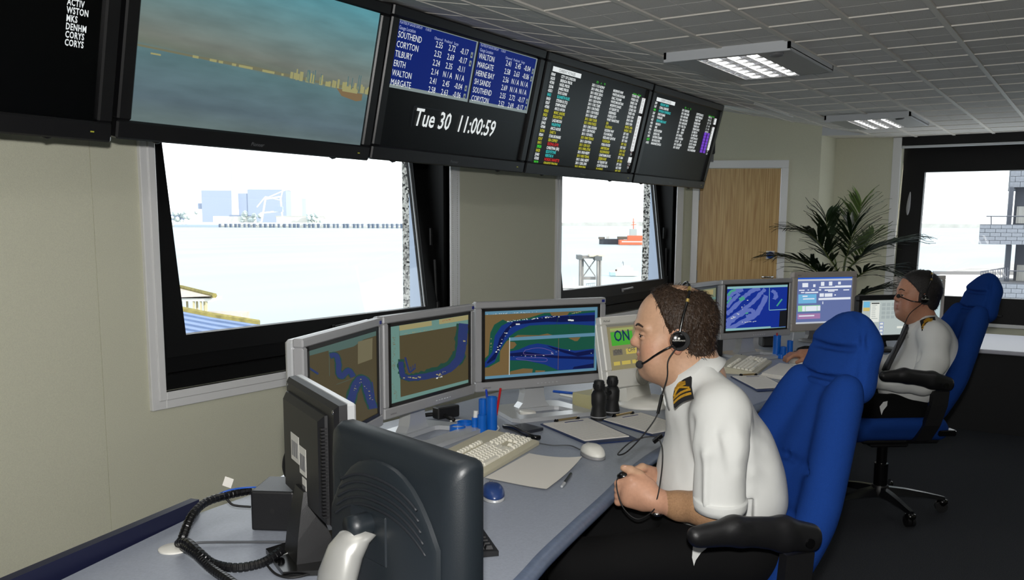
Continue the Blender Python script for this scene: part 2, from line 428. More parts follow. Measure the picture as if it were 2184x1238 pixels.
# corner wall with the door
def cw(sv, z, d=0): p = P1 + DU * sv + DN * d; return Vector((p.x, p.y, z))
S0 = -1.142; DL, DR, DT = -1.023, -.322, 1.948
b = BM()
def cwp(s0, s1, z0, z1a, z1b):
    loft(b, [[cw(s0, z0), cw(s0, z0, -.1), cw(s0, z1a, -.1), cw(s0, z1a)], [cw(s1, z0), cw(s1, z0, -.1), cw(s1, z1b, -.1), cw(s1, z1b)]])
zz = lambda sv: zs(cw(sv, 0).x) + .04
cwp(S0, DL, 0, zz(S0), zz(DL)); cwp(DR, 0, 0, zz(DR), zz(0)); cwp(DL, DR, DT, zz(DL), zz(DR))
wall_corner = struct('wall_corner', b, M_wall)
# return of the alcove, alcove back and far wall
b = BM(); loft(b, [[(-2.163, 8.113, z), (-2.146, 8.552, z), (-2.25, 8.60, z), (-2.25, 8.09, z)] for z in (0, 2.24)]); struct('wall_return', b, M_wall)
b = BM(); loft(b, [[(-2.2, 8.54, z), (-1.683, 8.655, z), (-1.683, 8.8, z), (-2.2, 8.8, z)] for z in (0, 2.24)])
bx(b, (-1.683, YF, 0), (2.8, YF + .1, .632)); bx(b, (1.6, YF, .632), (2.8, YF + .1, 2.225)); bx(b, (-1.683, YF, .632), (-1.61, YF + .1, 2.225))
struct('wall_far', b, M_wall)
# far window
wr = bpy.data.objects.new('window_3', None); C.objects.link(wr); wr['kind'] = 'structure'
b = BM(); fx = -1.61
gy = lambda z: 8.70 + (z - .85) * .10
def fpr(xa, xb, za, zb, t0=.03, t1=.05): loft(b, [[(xa, gy(za) - t0, za), (xb, gy(za) - t0, za), (xb, gy(za) + t1, za), (xa, gy(za) + t1, za)], [(xa, gy(zb) - t0, zb), (xb, gy(zb) - t0, zb), (xb, gy(zb) + t1, zb), (xa, gy(zb) + t1, zb)]])
fpr(fx - .012, -1.432, .632, 2.2); fpr(-1.432, 1.6, .632, .848); fpr(-1.432, 1.6, 1.925, 2.2); fpr(.45, .6, .848, 1.925)
obj('frame', b, M_black, wr)
b = BM(); bx(b, (fx, 8.645, 2.155), (1.6, 8.69, 2.225)); bx(b, (fx, 8.66, .632), (1.6, 8.70, .655)); obj('head', b, M_black, wr)
b = BM(); quad(b, (-1.44, gy(.84), .84), (1.6, gy(.84), .84), (1.6, gy(1.93), 1.93), (-1.44, gy(1.93), 1.93)); obj('pane', b, M_glass, wr)
b = BM(); bx(b, (fx, 8.648, 2.128), (1.6, 8.668, 2.150), bev=.003); obj('blind_rail', b, M_white_metal, wr)
b = BM(); tube(b, [(-1.53, 8.655, 1.55), (-1.525, 8.64, 1.62), (-1.52, 8.66, 1.75)], lambda t: .004 + .012 * math.sin(PI * t), 6); obj('stay', b, M_silver, wr)
b = BM(); box(b, (-.77, 8.66, .70), (.09, .03, .02), bev=.004); obj('handle', b, M_blackg, wr)
b = BM(); bx(b, (-1.683, YF - .022, .58), (-1.612, YF + .02, 2.225), bev=.004); bx(b, (-1.683, YF - .022, .60), (1.65, YF + .02, .632), bev=.004); struct('trim_3', b, M_trim)
# door
M_wood = mat('door_veneer', s(196, 158, 98), .38)
nt = M_wood.node_tree; bs = nt.nodes['Principled BSDF']
tcw = nt.nodes.new('ShaderNodeTexCoord'); mp = nt.nodes.new('ShaderNodeMapping'); mp.inputs['Scale'].default_value = (9, 1, .55)
nt.links.new(tcw.outputs['Object'], mp.inputs[0])
nz = nt.nodes.new('ShaderNodeTexNoise'); nz.inputs['Scale'].default_value = 1.6; nz.inputs['Detail'].default_value = 2; nt.links.new(mp.outputs[0], nz.inputs['Vector'])
wv = nt.nodes.new('ShaderNodeMath'); wv.operation = 'MULTIPLY'; wv.inputs[1].default_value = 42; nt.links.new(nz.outputs[0], wv.inputs[0])
sn = nt.nodes.new('ShaderNodeMath'); sn.operation = 'SINE'; nt.links.new(wv.outputs[0], sn.inputs[0])
mp2 = nt.nodes.new('ShaderNodeMapping'); mp2.inputs['Scale'].default_value = (110, 1, 2.2); nt.links.new(tcw.outputs['Object'], mp2.inputs[0])
n2 = nt.nodes.new('ShaderNodeTexNoise'); n2.inputs['Scale'].default_value = 1; nt.links.new(mp2.outputs[0], n2.inputs['Vector'])
ad = nt.nodes.new('ShaderNodeMath'); ad.operation = 'MULTIPLY_ADD'; ad.inputs[1].default_value = .10; nt.links.new(sn.outputs[0], ad.inputs[0]); nt.links.new(n2.outputs[0], ad.inputs[2])
rp = nt.nodes.new('ShaderNodeValToRGB'); rp.color_ramp.elements[0].position = .25; rp.color_ramp.elements[1].position = .7
rp.color_ramp.elements[0].color = (*s(178, 136, 78), 1); rp.color_ramp.elements[1].color = (*s(212, 178, 120), 1)
nt.links.new(ad.outputs[0], rp.inputs[0]); nt.links.new(rp.outputs[0], bs.inputs['Base Color'])
ang = math.atan2(DU.y, DU.x)
dr = bpy.data.objects.new('door_1', None); C.objects.link(dr); dr['kind'] = 'structure'; dr.location = P1; dr.rotation_euler = (0, 0, ang)
b = BM(); bx(b, (DL + .004, .006, .01), (DR - .004, .05, DT - .004), bev=.002); obj('door_leaf', b, M_wood, dr)
for z in (.25, 1.0, 1.72):
    b = BM(); cyl(b, (DL + .002, 0, z - .05), (DL + .002, 0, z + .05), .007, n=10); obj('hinge', b, M_silver, dr)
b = BM(); fw = .057
bx(b, (DL - fw, -.018, 0), (DL, .05, DT), bev=.003); bx(b, (DR, -.018, 0), (DR + fw, .05, DT), bev=.003); bx(b, (DL - fw, -.018, DT), (DR + fw, .05, DT + .068), bev=.003)
obj('door_frame', b, M_trim, dr)
b = BM(); box(b, (-.386, .004, 1.192), (.072, .004, .072), bev=.001); sg = obj('sign_plate', b, M_white, dr)
b = BM(); cyl(b, (-.386, .0015, 1.192), (-.386, -.0005, 1.192), .031, n=28); obj('sign_disc', b, mat('sign_blue', s(20, 70, 150), .4), sg)
text('sign_text', 'Fire door\nkeep shut', .011, M_white, sg, (-.386, -.0012, 1.194), 'CENTER')
b = BM(); cyl(b, (-.365, .006, 1.0), (-.365, -.045, 1.0), .011, n=10); tube(b, [(-.365, -.045, 1.0), (-.46, -.045, 1.0)], .009, 8, smooth=False); obj('door_handle', b, M_chrome, dr, smooth=True)
# ------------------------------------------------------------------ ceiling
b = BM()
bx(b, (XR, -2.2, ZC + .002), (2.9, 8.8, ZC + .1))
loft(b, [[(-2.30, 8.10, z), (XR, 8.28, z), (XR, 8.8, z), (-2.3, 8.8, z)] for z in (ZC + .003, ZC + .1)])
ceiling = struct('ceiling', b, M_grid)
b = BM(); n_ = Vector((SL, 0, 1)).normalized()
e0 = Vector((XR, 0, ZC + .002)); e1 = Vector((XW - .1, 0, zs(XW - .1) + .002))
loft(b, [[e0 + Vector((0, -2.2, 0)), e1 + Vector((0, -2.2, 0)), e1 + Vector((0, -2.2, .1)), e0 + Vector((0, -2.2, .1))], [e0 + Vector((0, 8.7, 0)), e1 + Vector((0, 8.7, 0)), e1 + Vector((0, 8.7, .1)), e0 + Vector((0, 8.7, .1))]])
obj('sloped_panel', b, M_grid, ceiling)
# white end panel between the slope and the flat ceiling over the alcove
b = BM(); q0 = cw(0, ZC - .002); q1 = Vector((XR, 8.113 + (XR + 2.163) * .4614, ZC)); q2 = cw(0, zs(-2.163))
loft(b, [[q0, q1 + Vector((0, 0, -.002)), q2], [q0 + Vector((-.006, .013, 0)), q1 + Vector((-.006, .013, 0)), q2 + Vector((-.006, .013, 0))]])
obj('end_panel', b, M_white_metal, ceiling)
TX, TY = .300, .349
def tile_mesh():
    bm = BM(); gx_, gy_ = TX - .022, TY - .018
    for i in (-1, 1):
        for j in (-1, 1):
            cx, cy = i * (gx_ / 4), j * (gy_ / 4); hx, hy = gx_ / 4 - .0018, gy_ / 4 - .0018
            vs_ = [bm.verts.new((cx + a * hx, cy + c * hy, z)) for z in (0, .003) for a, c in ((-1, -1), (1, -1), (1, 1), (-1, 1))]
            bm.faces.new((vs_[3], vs_[2], vs_[1], vs_[0]))
            for k in range(4):
                l = (k + 1) % 4; bm.faces.new((vs_[k], vs_[l], vs_[4 + l], vs_[4 + k]))
    fin(bm); me = bpy.data.meshes.new('tile'); bm.to_mesh(me); bm.free(); me.materials.append(M_tile); return me
tm = tile_mesh()
def tile(x, y, z, ry=0):
    o = bpy.data.objects.new('ceiling_tile', tm); C.objects.link(o); o.parent = ceiling; o.location = (x, y, z); o.rotation_euler = (0, ry, 0)
light_cells = set()
for (ci, cj) in ((0, 3), (1, 3), (0, 4), (1, 4), (0, 11), (1, 11), (0, 12), (1, 12)): light_cells.add((ci, cj))
Y0 = 3.96 - 3 * TY
for i in range(6):
    for j in range(-1, 17):
        y = Y0 + (j + .5) * TY
        if y > 8.6 or (i, j) in light_cells: continue
        tile(XR + (i + .5) * TX, y, ZC)
ca = math.atan(SL)
for i in range(5):
    for j in range(-3, 16):
        y = Y0 + (j + .5) * TY
        dx = (i + .5) * TX * math.cos(ca); x = XR - dx
        yw = 8.113 + (x + 2.163) * .4614
        if x - .12 < XW or y + .12 > yw: continue
        tile(x, y, zs(x), ca)
# grid bars
bmA = BM(); bx(bmA, (-.011, -.0, -.006), (.011, 11.0, .006)); meA = bpy.data.meshes.new('grid_bar_long'); fin(bmA); bmA.to_mesh(meA); bmA.free(); meA.materials.append(M_grid)
def bar(me, loc, ry=0, rz=0):
    o = bpy.data.objects.new('grid_bar', me); C.objects.link(o); o.parent = ceiling; o.location = loc; o.rotation_euler = (0, ry, rz); return o
for i in range(0, 7): 
    o = bar(meA, (XR + i * TX, -2.2 if i else -2.2, ZC)); o.scale = (1, (YF - .02 + 2.2) / 11 if i else (8.2 + 2.2) / 11, 1)
for i in range(1, 5):
    x = XR - i * TX * math.cos(ca); o = bar(meA, (x, -2.2, zs(x)), ca); o.scale = (.6, (8.113 + (x + 2.163) * .4614 + 2.2) / 11, .6)
bmB = BM(); bx(bmB, (0, -.005, -.004), (1.0, .005, .006)); meB = bpy.data.meshes.new('grid_bar_cross'); fin(bmB); bmB.to_mesh(meB); bmB.free(); meB.materials.append(M_grid)
for j in range(-1, 17):
    y = Y0 + j * TY
    if y > 8.6: continue
    o = bar(meB, (XR, y, ZC)); o.scale = (1.8, 1, 1)
    o = bar(meB, (XR, y, ZC))
    L_ = min(1.42, (XR - (-2.163 + (y - 8.113) / .4614)) / math.cos(ca)) if y > 7.6 else 1.42
    o.matrix_basis = Matrix.Translation((XR, y, ZC)) @ Matrix.Rotation(PI, 4, 'Z') @ Matrix.Rotation(-ca, 4, 'Y') @ Matrix.Diagonal((max(L_, .02), .8, .6, 1))
# slim air slot on the slope
b = BM(); x0 = -2.1
box(b, (x0, 6.55, zs(x0) - .004), (.016, .75, .006), R=None); box(b, (x0 - .05, 6.75, zs(x0 - .05) - .004), (.012, .9, .006))
obj('air_slot', b, M_trim, ceiling)
# ------------------------------------------------------------------ recessed lights
M_tube = mat('lamp_tube', (1, 1, 1), .5, emit=(1, .98, .94), es=9)
M_louv = mat('louvre_aluminium', s(215, 216, 220), .18, metal=.9)
M_fit = mat('fitting_grey', s(168, 168, 166), .5)
def ceil_light(label, xc, yc, yl, zc=ZC):
    t = thing('ceiling_light', label, 'ceiling light', (xc, yc, zc - .03), 0, 'louvred ceiling lights')
    hx, hy = .285, yl / 2
    b = BM()   # rim and shallow wings folded up towards the louvre
    bx(b, (-hx, -hy, -.012), (hx, -hy + .012, .03)); bx(b, (-hx, hy - .012, .0), (hx, hy, .03)); bx(b, (-hx, -hy, .0), (-hx + .012, hy, .03)); bx(b, (hx - .012, -hy, -.005), (hx, hy, .03))
    obj('rim', b, M_white_metal, t)
    for sx in (-1, 1):
        b = BM(); loft(b, [[(sx * hx, y, .0), (sx * .135, y, -.012), (sx * .135, y, -.008), (sx * hx, y, .004)] for y in (-hy + .01, hy - .01)]); obj('wing', b, M_fit, t)
    b = BM(); bx(b, (-.135, -hy + .01, .028), (.135, hy - .01, .032)); obj('back_plate', b, M_white_metal, t)
    for k in range(3):
        b = BM(); x = (k - 1) * .088; cyl(b, (x, -hy + .05, .002), (x, hy - .05, .002), .013, n=10); obj('tube', b, M_tube, t, smooth=True)
    b = BM()
    for k in range(4):
        x = (k - 1.5) * .088
        loft(b, [[(x - .011, y, .018), (x, y, -.009), (x + .011, y, .018)] for y in (-hy + .02, hy - .02)])
    for k in range(8):
        y = -hy + .03 + k * (yl - .06) / 7; loft(b, [[(x, y - .004, .012), (x, y, -.013), (x, y + .004, .012)] for x in (-.133, .133)])
    obj('louvre', b, M_louv, t)
    b = BM(); lathe(b, [(.0, -.012), (.026, -.011), (.03, -.004), (.03, 0)], 18, c=(.2, -hy + .09, -.004)); obj('sensor', b, M_grey, t, smooth=True)
    return t
ceil_light('square louvred ceiling light with three bright tubes, nearer and larger', -1.474, 4.25, .70)
for x_, y_, lab in ((-1.474, 1.45, 'added unseen louvred ceiling light overhead near the camera'), (.62, 1.45, 'added unseen louvred ceiling light behind the near operator'), (.62, 4.25, 'added unseen louvred ceiling light over the open floor')): ceil_light(lab, x_, y_, .70)  # three unseen fittings added to brighten desk and papers from above
ceil_light('small distant louvred ceiling light above the palm and far window', -1.49, 7.06, .72)
# =================================================================== OUTSIDE
SEA = -12.0
def hdist(px, py):  # not camera bound: distance of the water under a given point of the view
    return atz(px, py, SEA)
M_sea = mat('river_water', s(134, 149, 155), .45, var=.10, vscale=.03, stretch=(1, .25, 1), spec=.25)
b = BM(); quad(b, (-9000, -7000, SEA), (-3.7, -7000, SEA), (-3.7, 12000, SEA), (-9000, 12000, SEA)); quad(b, (-3.7, 60, SEA), (2000, 60, SEA), (2000, 12000, SEA), (-3.7, 12000, SEA)); struct('river_water', b, M_sea)
M_farconc = mat('far_concrete', s(146, 158, 180), .9)  # bluish concrete, the far blocks' own tone
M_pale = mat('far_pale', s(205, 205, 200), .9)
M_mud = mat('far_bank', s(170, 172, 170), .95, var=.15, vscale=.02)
def front(d):  # frame at distance d facing the room: right, up, depth axes
    r = Vector((RIGHT.x, RIGHT.y, 0)).normalized(); f = Vector((FWD.x, FWD.y, 0)).normalized(); return r, f
Rh, Fh = front(0)
def slab(b, px0, px1, py0, py1, d, th, fr=None):
    "upright block: its front is th deep and stands at distance d"
    R1, F1_ = fr or (Rh, Fh)
    p = at(px0, py1, d); q = at(px1, py0, d)
    w_ = (q - p).dot(R1); h = q.z - p.z
    c = p + R1 * w_ / 2 + Vector((0, 0, h / 2)) + F1_ * th / 2
    R = Matrix((R1, F1_, Vector((0, 0, 1)))).transposed()
    box(b, c, (w_, th, h), R)
# far bank
b = BM(); D = 2100
base = [(200, 484), (430, 483), (700, 482), (900, 482), (1000, 481)]
pts = [at(x, y, D) for x, y in base]
loft(b, [[Vector((p.x, p.y, SEA)) for p in pts], [Vector((p.x, p.y, SEA + 4)) for p in pts]], cap=False, closed=False)
loft(b, [[Vector((p.x, p.y, SEA + 4)) for p in pts], [Vector((p.x, p.y, SEA + 6)) + Fh * 900 for p in pts]], cap=False, closed=False)
struct('far_bank', b, M_mud)
b = BM(); pts = [at(x, y, 5200) for x, y in ((1120, 480), (1300, 480), (1500, 481), (1700, 483), (2300, 487))]
loft(b, [[Vector((p.x, p.y, SEA)) for p in pts], [Vector((p.x, p.y, SEA + h)) for p, h in zip(pts, (14, 22, 30, 26, 20))]], cap=False, closed=False); struct('far_shore', b, M_mud)
def far_block(name, label, parts, d, th, m, cat='building', grp=None):
    t = None
    for nm, x0, x1, y0, y1, mm in parts:
        b = BM(); slab(b, x0, x1, y0, y1, d, th)
        if t is None:
            p = at((x0 + x1) / 2, y1, d); t = thing(name, label, cat, (p.x, p.y, SEA), 0, grp)
        obj(nm, b, mm or m, t, world=True)
    return t
far_block('power_station_block', 'wide blue grey industrial block left of the tall white chimney', [('wall', 432, 497, 407, 481, None), ('parapet', 432, 497, 405, 408, M_pale), ('annex', 422, 434, 434, 446, None)], 2500, 60, M_farconc)
far_block('power_station_block', 'longest blue grey industrial block right of the tall white chimney', [('wall', 530, 612, 405, 481, None), ('parapet', 530, 613, 402, 406, M_pale), ('link_building', 508, 531, 413, 470, None), ('pale_strip', 511, 530, 422, 426, M_pale)], 2520, 60, M_farconc)  # link building carries a strip in the paler material
b = BM(); p = at(503, 484, 2350); r0 = 7 / 1925.94 * 2350
lathe(b, [(r0 * 1.15, 0), (r0, 60), (r0 * .9, 190), (r0 * .9, 191)], 18); co = tag(obj('chimney', b, M_pale), 'tall white power station chimney between two grey blocks', 'chimney'); co.location = (p.x, p.y, SEA)
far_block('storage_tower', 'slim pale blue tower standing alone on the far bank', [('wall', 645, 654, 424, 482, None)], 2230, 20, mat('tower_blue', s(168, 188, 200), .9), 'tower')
far_block('shed', 'low grey shed at the left end of the far bank', [('wall', 362, 387, 458, 470, None)], 2150, 20, M_farconc)
far_block('warehouse', 'low white warehouse below the grey blocks on the far bank', [('wall', 455, 540, 462, 482, None), ('roof', 452, 543, 459, 463, M_farconc)], 2140, 30, M_pale)
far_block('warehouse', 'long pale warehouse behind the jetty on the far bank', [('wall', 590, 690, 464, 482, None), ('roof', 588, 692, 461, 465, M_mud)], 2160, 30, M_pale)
for i, (x0, x1, y0, lab) in enumerate(((365, 420, 446, 'pale tree clump on the far bank near the grey shed'), (515, 560, 446, 'tree clump on the far bank below the linked grey block'), (655, 690, 452, 'tree clump on the far bank by the slim blue tower'))):
    t = thing('tree_clump', lab, 'trees', at((x0 + x1) / 2, 484, 2130), 0, 'trees on the far bank')
    b = BM(); sc = 2130 / 1925.94
    for k in range(14):
        q = at(random.uniform(x0, x1), random.uniform(y0 + 6, 480), 2130 + random.uniform(0, 12)); bmesh.ops.create_icosphere(b, subdivisions=1, radius=random.uniform(5, 9) * sc * .8, matrix=Matrix.Translation(q))
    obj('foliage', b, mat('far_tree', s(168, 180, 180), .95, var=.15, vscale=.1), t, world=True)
    b = BM(); q = at((x0 + x1) / 2, 484, 2130); cyl(b, q, q + Vector((0, 0, 14)), 1.5, n=6); obj('trunk', b, M_mud, t, world=True)
# unloading crane on the jetty
cr = thing('dock_crane', 'white dock crane with slanted jib on the far jetty', 'crane', at(580, 486, 2080))
b = BM(); Q = lambda x, y, d=2080: at(x, y, d)
for a, c in (((556, 484), (566, 425)), ((604, 484), (598, 420)), ((566, 425), (598, 420)), ((556, 455), (604, 450))): tube(b, [Q(*a), Q(*c)], 2.2, 6, smooth=False)
obj('legs', b, M_pale, cr, world=True)
b = BM()
for a, c in (((548, 442), (566, 420)), ((566, 420), (600, 428)), ((566, 424), (610, 405)), ((598, 428), (604, 400))): tube(b, [Q(*a), Q(*c)], 1.6, 6, smooth=False)
obj('jib', b, M_pale, cr, world=True)
b = BM(); slab(b, 584, 602, 441, 452, 2078, 12); obj('cabin', b, M_farconc, cr, world=True)
# jetty with piles
jt = thing('jetty', 'long low jetty on dark piles along the far bank', 'jetty', at(640, 487, 2060))
b = BM(); slab(b, 372, 872, 476.5, 479, 2060, 14); obj('deck', b, mat('jetty_deck', s(190, 196, 204), .9), jt, world=True)
M_pile = mat('jetty_pile', s(92, 104, 122), .9); pm = None
bmp = BM(); box(bmp, (0, 0, 0), (4.2, 4, 10)); fin(bmp); pm = bpy.data.meshes.new('pile'); bmp.to_mesh(pm); bmp.free(); pm.materials.append(M_pile)
for i in range(38):
    x = 470 + i * 10.5 + random.uniform(-2, 2); p = at(x, 482.5, 2058); o = bpy.data.objects.new('pile', pm); C.objects.link(o); o.parent = jt; o.matrix_parent_inverse = mw(jt).inverted(); o.location = p; o.scale = (random.uniform(.6, 1.3), 1, 1)
b = BM(); slab(b, 372, 468, 480, 484, 2058, 8); obj('fender', b, mat('fender', s(150, 166, 190), .9), jt, world=True)
# tug and barge
M_red = mat('ship_orange', s(186, 96, 66), .6); M_hull = mat('ship_black', s(48, 52, 60), .6); M_shipw = mat('ship_white', s(200, 196, 190), .6)
D = 575
tg = thing('tugboat', 'orange red tug with tall wheelhouse and mast behind a black barge', 'boat', at(1350, 522, D))
def hullm(b, x0, x1, y0, y1, d, th, bow=0):
    p = at(x0, y1, d); L = (at(x1, y1, d) - p).dot(Rh); h = at(x0, y0, d).z - p.z
    f = lambda u, v, z: p + Rh * (u * L) + Fh * (v * th) + Vector((0, 0, z * h))
    loft(b, [[f(.06 * (bow < 0), .5 if bow < 0 else 0, z), f(.2 if bow < 0 else 0, 0, z), f(.85 if bow > 0 else 1, 0, z), f(1, .5, z), f(.85 if bow > 0 else 1, 1, z), f(.2 if bow < 0 else 0, 1, z)] for z in (0, 1)])
b = BM(); hullm(b, 1322, 1376, 512, 522.5, D, 9, 1); obj('hull', b, M_red, tg, world=True)
b = BM(); slab(b, 1340, 1372, 503, 512, D + 2, 6); obj('deckhouse', b, M_red, tg, world=True)
b = BM(); slab(b, 1344, 1358, 489, 503, D + 3, 4); obj('wheelhouse', b, mat('wheelhouse', s(150, 160, 160), .5), tg, world=True)
b = BM(); slab(b, 1345, 1357, 492, 497, D + 2.8, .4); obj('window_band', b, M_hull, tg, world=True)
b = BM(); slab(b, 1355, 1363, 483, 503, D + 4, 3); obj('funnel', b, M_shipw, tg, world=True)
b = BM(); tube(b, [at(1351, 489, D + 4), at(1351, 466, D + 4)], .3, 6, smooth=False); tube(b, [at(1346, 480, D + 4), at(1357, 479, D + 4)], .2, 6, smooth=False); tube(b, [at(1348, 474, D + 4), at(1354, 474, D + 4)], .2, 6, smooth=False); obj('mast', b, M_red, tg, world=True)
b = BM(); slab(b, 1326, 1370, 515, 517, D - .3, .6); obj('fender_rail', b, M_shipw, tg, world=True)
bg = thing('barge', 'flat black barge lying ahead of the orange tug', 'boat', at(1300, 522, D + 14))
b = BM(); hullm(b, 1276, 1330, 510, 522, D + 14, 10, -1); obj('hull', b, M_hull, bg, world=True)
b = BM(); slab(b, 1278, 1290, 506, 510.5, D + 15, 6); slab(b, 1318, 1342, 505, 511, D + 15, 5); obj('cargo', b, mat('cargo', s(90, 84, 78), .8), bg, world=True)
b = BM(); slab(b, 1294, 1299, 502, 510, D + 15, 2); obj('winch_house', b, M_shipw, bg, world=True)
# white launch
D = 233
lb = thing('launch', 'small white cabin boat with dark portholes on the river', 'boat', at(1330, 588, D))
b = BM(); hullm(b, 1302, 1362, 579, 588.5, D, 2.6, 1); obj('hull', b, mat('launch_white', s(225, 222, 210), .4), lb, world=True)
b = BM(); hullm(b, 1301.5, 1313, 581, 588.5, D - .05, 2.7, 0); obj('stern', b, mat('launch_blue', s(150, 184, 196), .5), lb, world=True)
b = BM(); slab(b, 1316, 1350, 572, 580, D + .5, 1.7); obj('cabin', b, M_shipw, lb, world=True)
b = BM(); slab(b, 1327, 1344, 567, 573, D + .6, 1.4); obj('wheelhouse', b, M_shipw, lb, world=True)
for x in (1324, 1329.5, 1335, 1340):
    b = BM(); slab(b, x, x + 2.6, 582, 585.5, D - .04, .1); obj('porthole', b, M_hull, lb, world=True)
b = BM(); tube(b, [at(1330, 568, D + 1), at(1328.5, 557, D + 1)], .06, 5, smooth=False); tube(b, [at(1326, 561, D + 1), at(1331, 561, D + 1)], .04, 5, smooth=False); obj('mast', b, M_hull, lb, world=True)
b = BM(); slab(b, 1313, 1322, 575.5, 580, D + .6, 1.2); obj('canopy', b, mat('canopy_dark', s(86, 72, 66), .8), lb, world=True)
# mooring dolphin / gantry on the near pier
D = 150; M_steel = mat('pier_steel', s(122, 120, 118), .7, var=.2, vscale=.5)
pr = thing('pier_gantry', 'grey steel pier gantry with crossed bracing standing in the water', 'gantry', at(1260, 640, D))
for x in (1236.5, 1274):
    for k in (0, 3.2):
        b = BM(); tube(b, [at(x + k * 1.6 + 1, 545, D + k), at(x + k * 1.6, 660, D + k)], .22, 10, smooth=False); obj('leg', b, M_steel, pr, world=True)
b = BM(); slab(b, 1232, 1242, 545, 554, D - .3, 4); slab(b, 1269, 1284, 547, 556, D - .3, 4); obj('leg_cap', b, mat('cap_dark', s(90, 94, 96), .8), pr, world=True)
b = BM(); slab(b, 1240, 1272, 546, 552, D + .5, 3); obj('top_beam', b, M_steel, pr, world=True)
b = BM(); slab(b, 1257, 1291, 543.5, 548, D + .2, 3); obj('platform', b, mat('platform_pale', s(196, 190, 170), .8), pr, world=True)
b = BM(); slab(b, 1240, 1271, 591, 597, D + .5, .8); obj('lower_beam', b, M_steel, pr, world=True)
for a, c in (((1244, 553), (1270, 590)), ((1270, 553), (1241, 594))):
    b = BM(); tube(b, [at(*a, D + 1), at(*c, D + 1)], .1, 6, smooth=False); obj('brace', b, M_steel, pr, world=True)
b = BM()
for x in range(1251, 1270, 4): tube(b, [at(x, 606, D), at(x, 622, D)], .03, 4, smooth=False)
tube(b, [at(1250, 606, D), at(1270, 604, D)], .03, 4, smooth=False); obj('railing', b, M_hull, pr, world=True)
pd = thing('pier_walkway', 'pale pier walkway with lamp post below the steel gantry', 'pier', at(1220, 640, 140))
b = BM(); slab(b, 1188, 1262, 614, 622, 140, 4); obj('deck', b, M_pale, pd, world=True)
b = BM(); tube(b, [at(1224, 592, 140), at(1222, 620, 140)], .12, 6, smooth=False); obj('lamp_post', b, M_shipw, pd, world=True)
b = BM(); tube(b, [at(1188, 616, 139), at(1232, 616, 139)], .05, 5, smooth=False); obj('rail', b, M_hull, pd, world=True)
# pavilion and slate roof below the big window
M_slate = mat('slate', s(96, 116, 150), .7, var=.1, vscale=4); M_moss = mat('ridge_moss', s(120, 112, 62), .9, var=.3, vscale=8); M_tilep = mat('pale_roof', s(168, 160, 150), .9, var=.15, vscale=6)
D = 24
rf = thing('slate_roof', 'blue slate roof with mossy ridge below the big window', 'roof', at(440, 720, D))
def P(x, y, d): return at(x, y, d)
ridge = [P(200, 626, D), P(450, 676, D), P(552, 692, D)]
eave = [P(120, 720, D - 5), P(450, 775, D - 5), P(600, 800, D - 5)]
for k in range(9):
    b = BM(); a0, a1 = k / 9, (k + 1) / 9
    row = lambda t, dz: [ridge[i].lerp(eave[i], t) + Vector((0, 0, dz)) for i in range(3)]
    loft(b, [row(a0, .0), row(a1, .05), row(a1, -.02), row(a0, -.07)], cap=False, closed=False); obj('slate_course', b, M_slate, rf, world=True)
b = BM(); tube(b, ridge, .12, 8, smooth=False); obj('ridge', b, M_moss, rf, world=True)
b = BM(); loft(b, [[p for p in ridge], [Vector((p.x, p.y, -7)) for p in ridge]], cap=False, closed=False); obj('wall', b, M_tilep, rf, world=True)
D = 34
pv = thing('pavilion', 'small pavilion with grey roof and pale open columns at window corner', 'pavilion', at(410, 680, D))
b = BM(); e = [P(230, 640, D), P(462, 632, D), P(430, 628, D + 6), P(230, 634, D + 6)]; tp = [P(285, 598, D + 2), P(388, 614, D + 2.5), P(386, 613, D + 3), P(285, 598, D + 3)]
loft(b, [e, tp]); obj('roof', b, M_tilep, pv, world=True)
b = BM(); tube(b, [P(232, 638, D), P(285, 597.5, D + 2.4), P(388, 613.5, D + 2.4), P(458, 631, D)], .1, 6, smooth=False); obj('hip', b, M_moss, pv, world=True)
b = BM(); slab(b, 236, 452, 637, 642, D + .2, 1.2); obj('beam', b, M_pale, pv, world=True)
for k, x in enumerate((240, 262, 285, 310, 335, 360, 386, 399, 413, 420, 428, 436, 440)):
    b = BM(); slab(b, x, x + 3, 641, 700, D + .4 + (k % 2) * .5, .12); obj('column', b, mat('column_cream', s(180, 172, 140), .8), pv, world=True)
b = BM(); slab(b, 236, 455, 690, 800, D + .2, 5); obj('base_wall', b, M_tilep, pv, world=True)
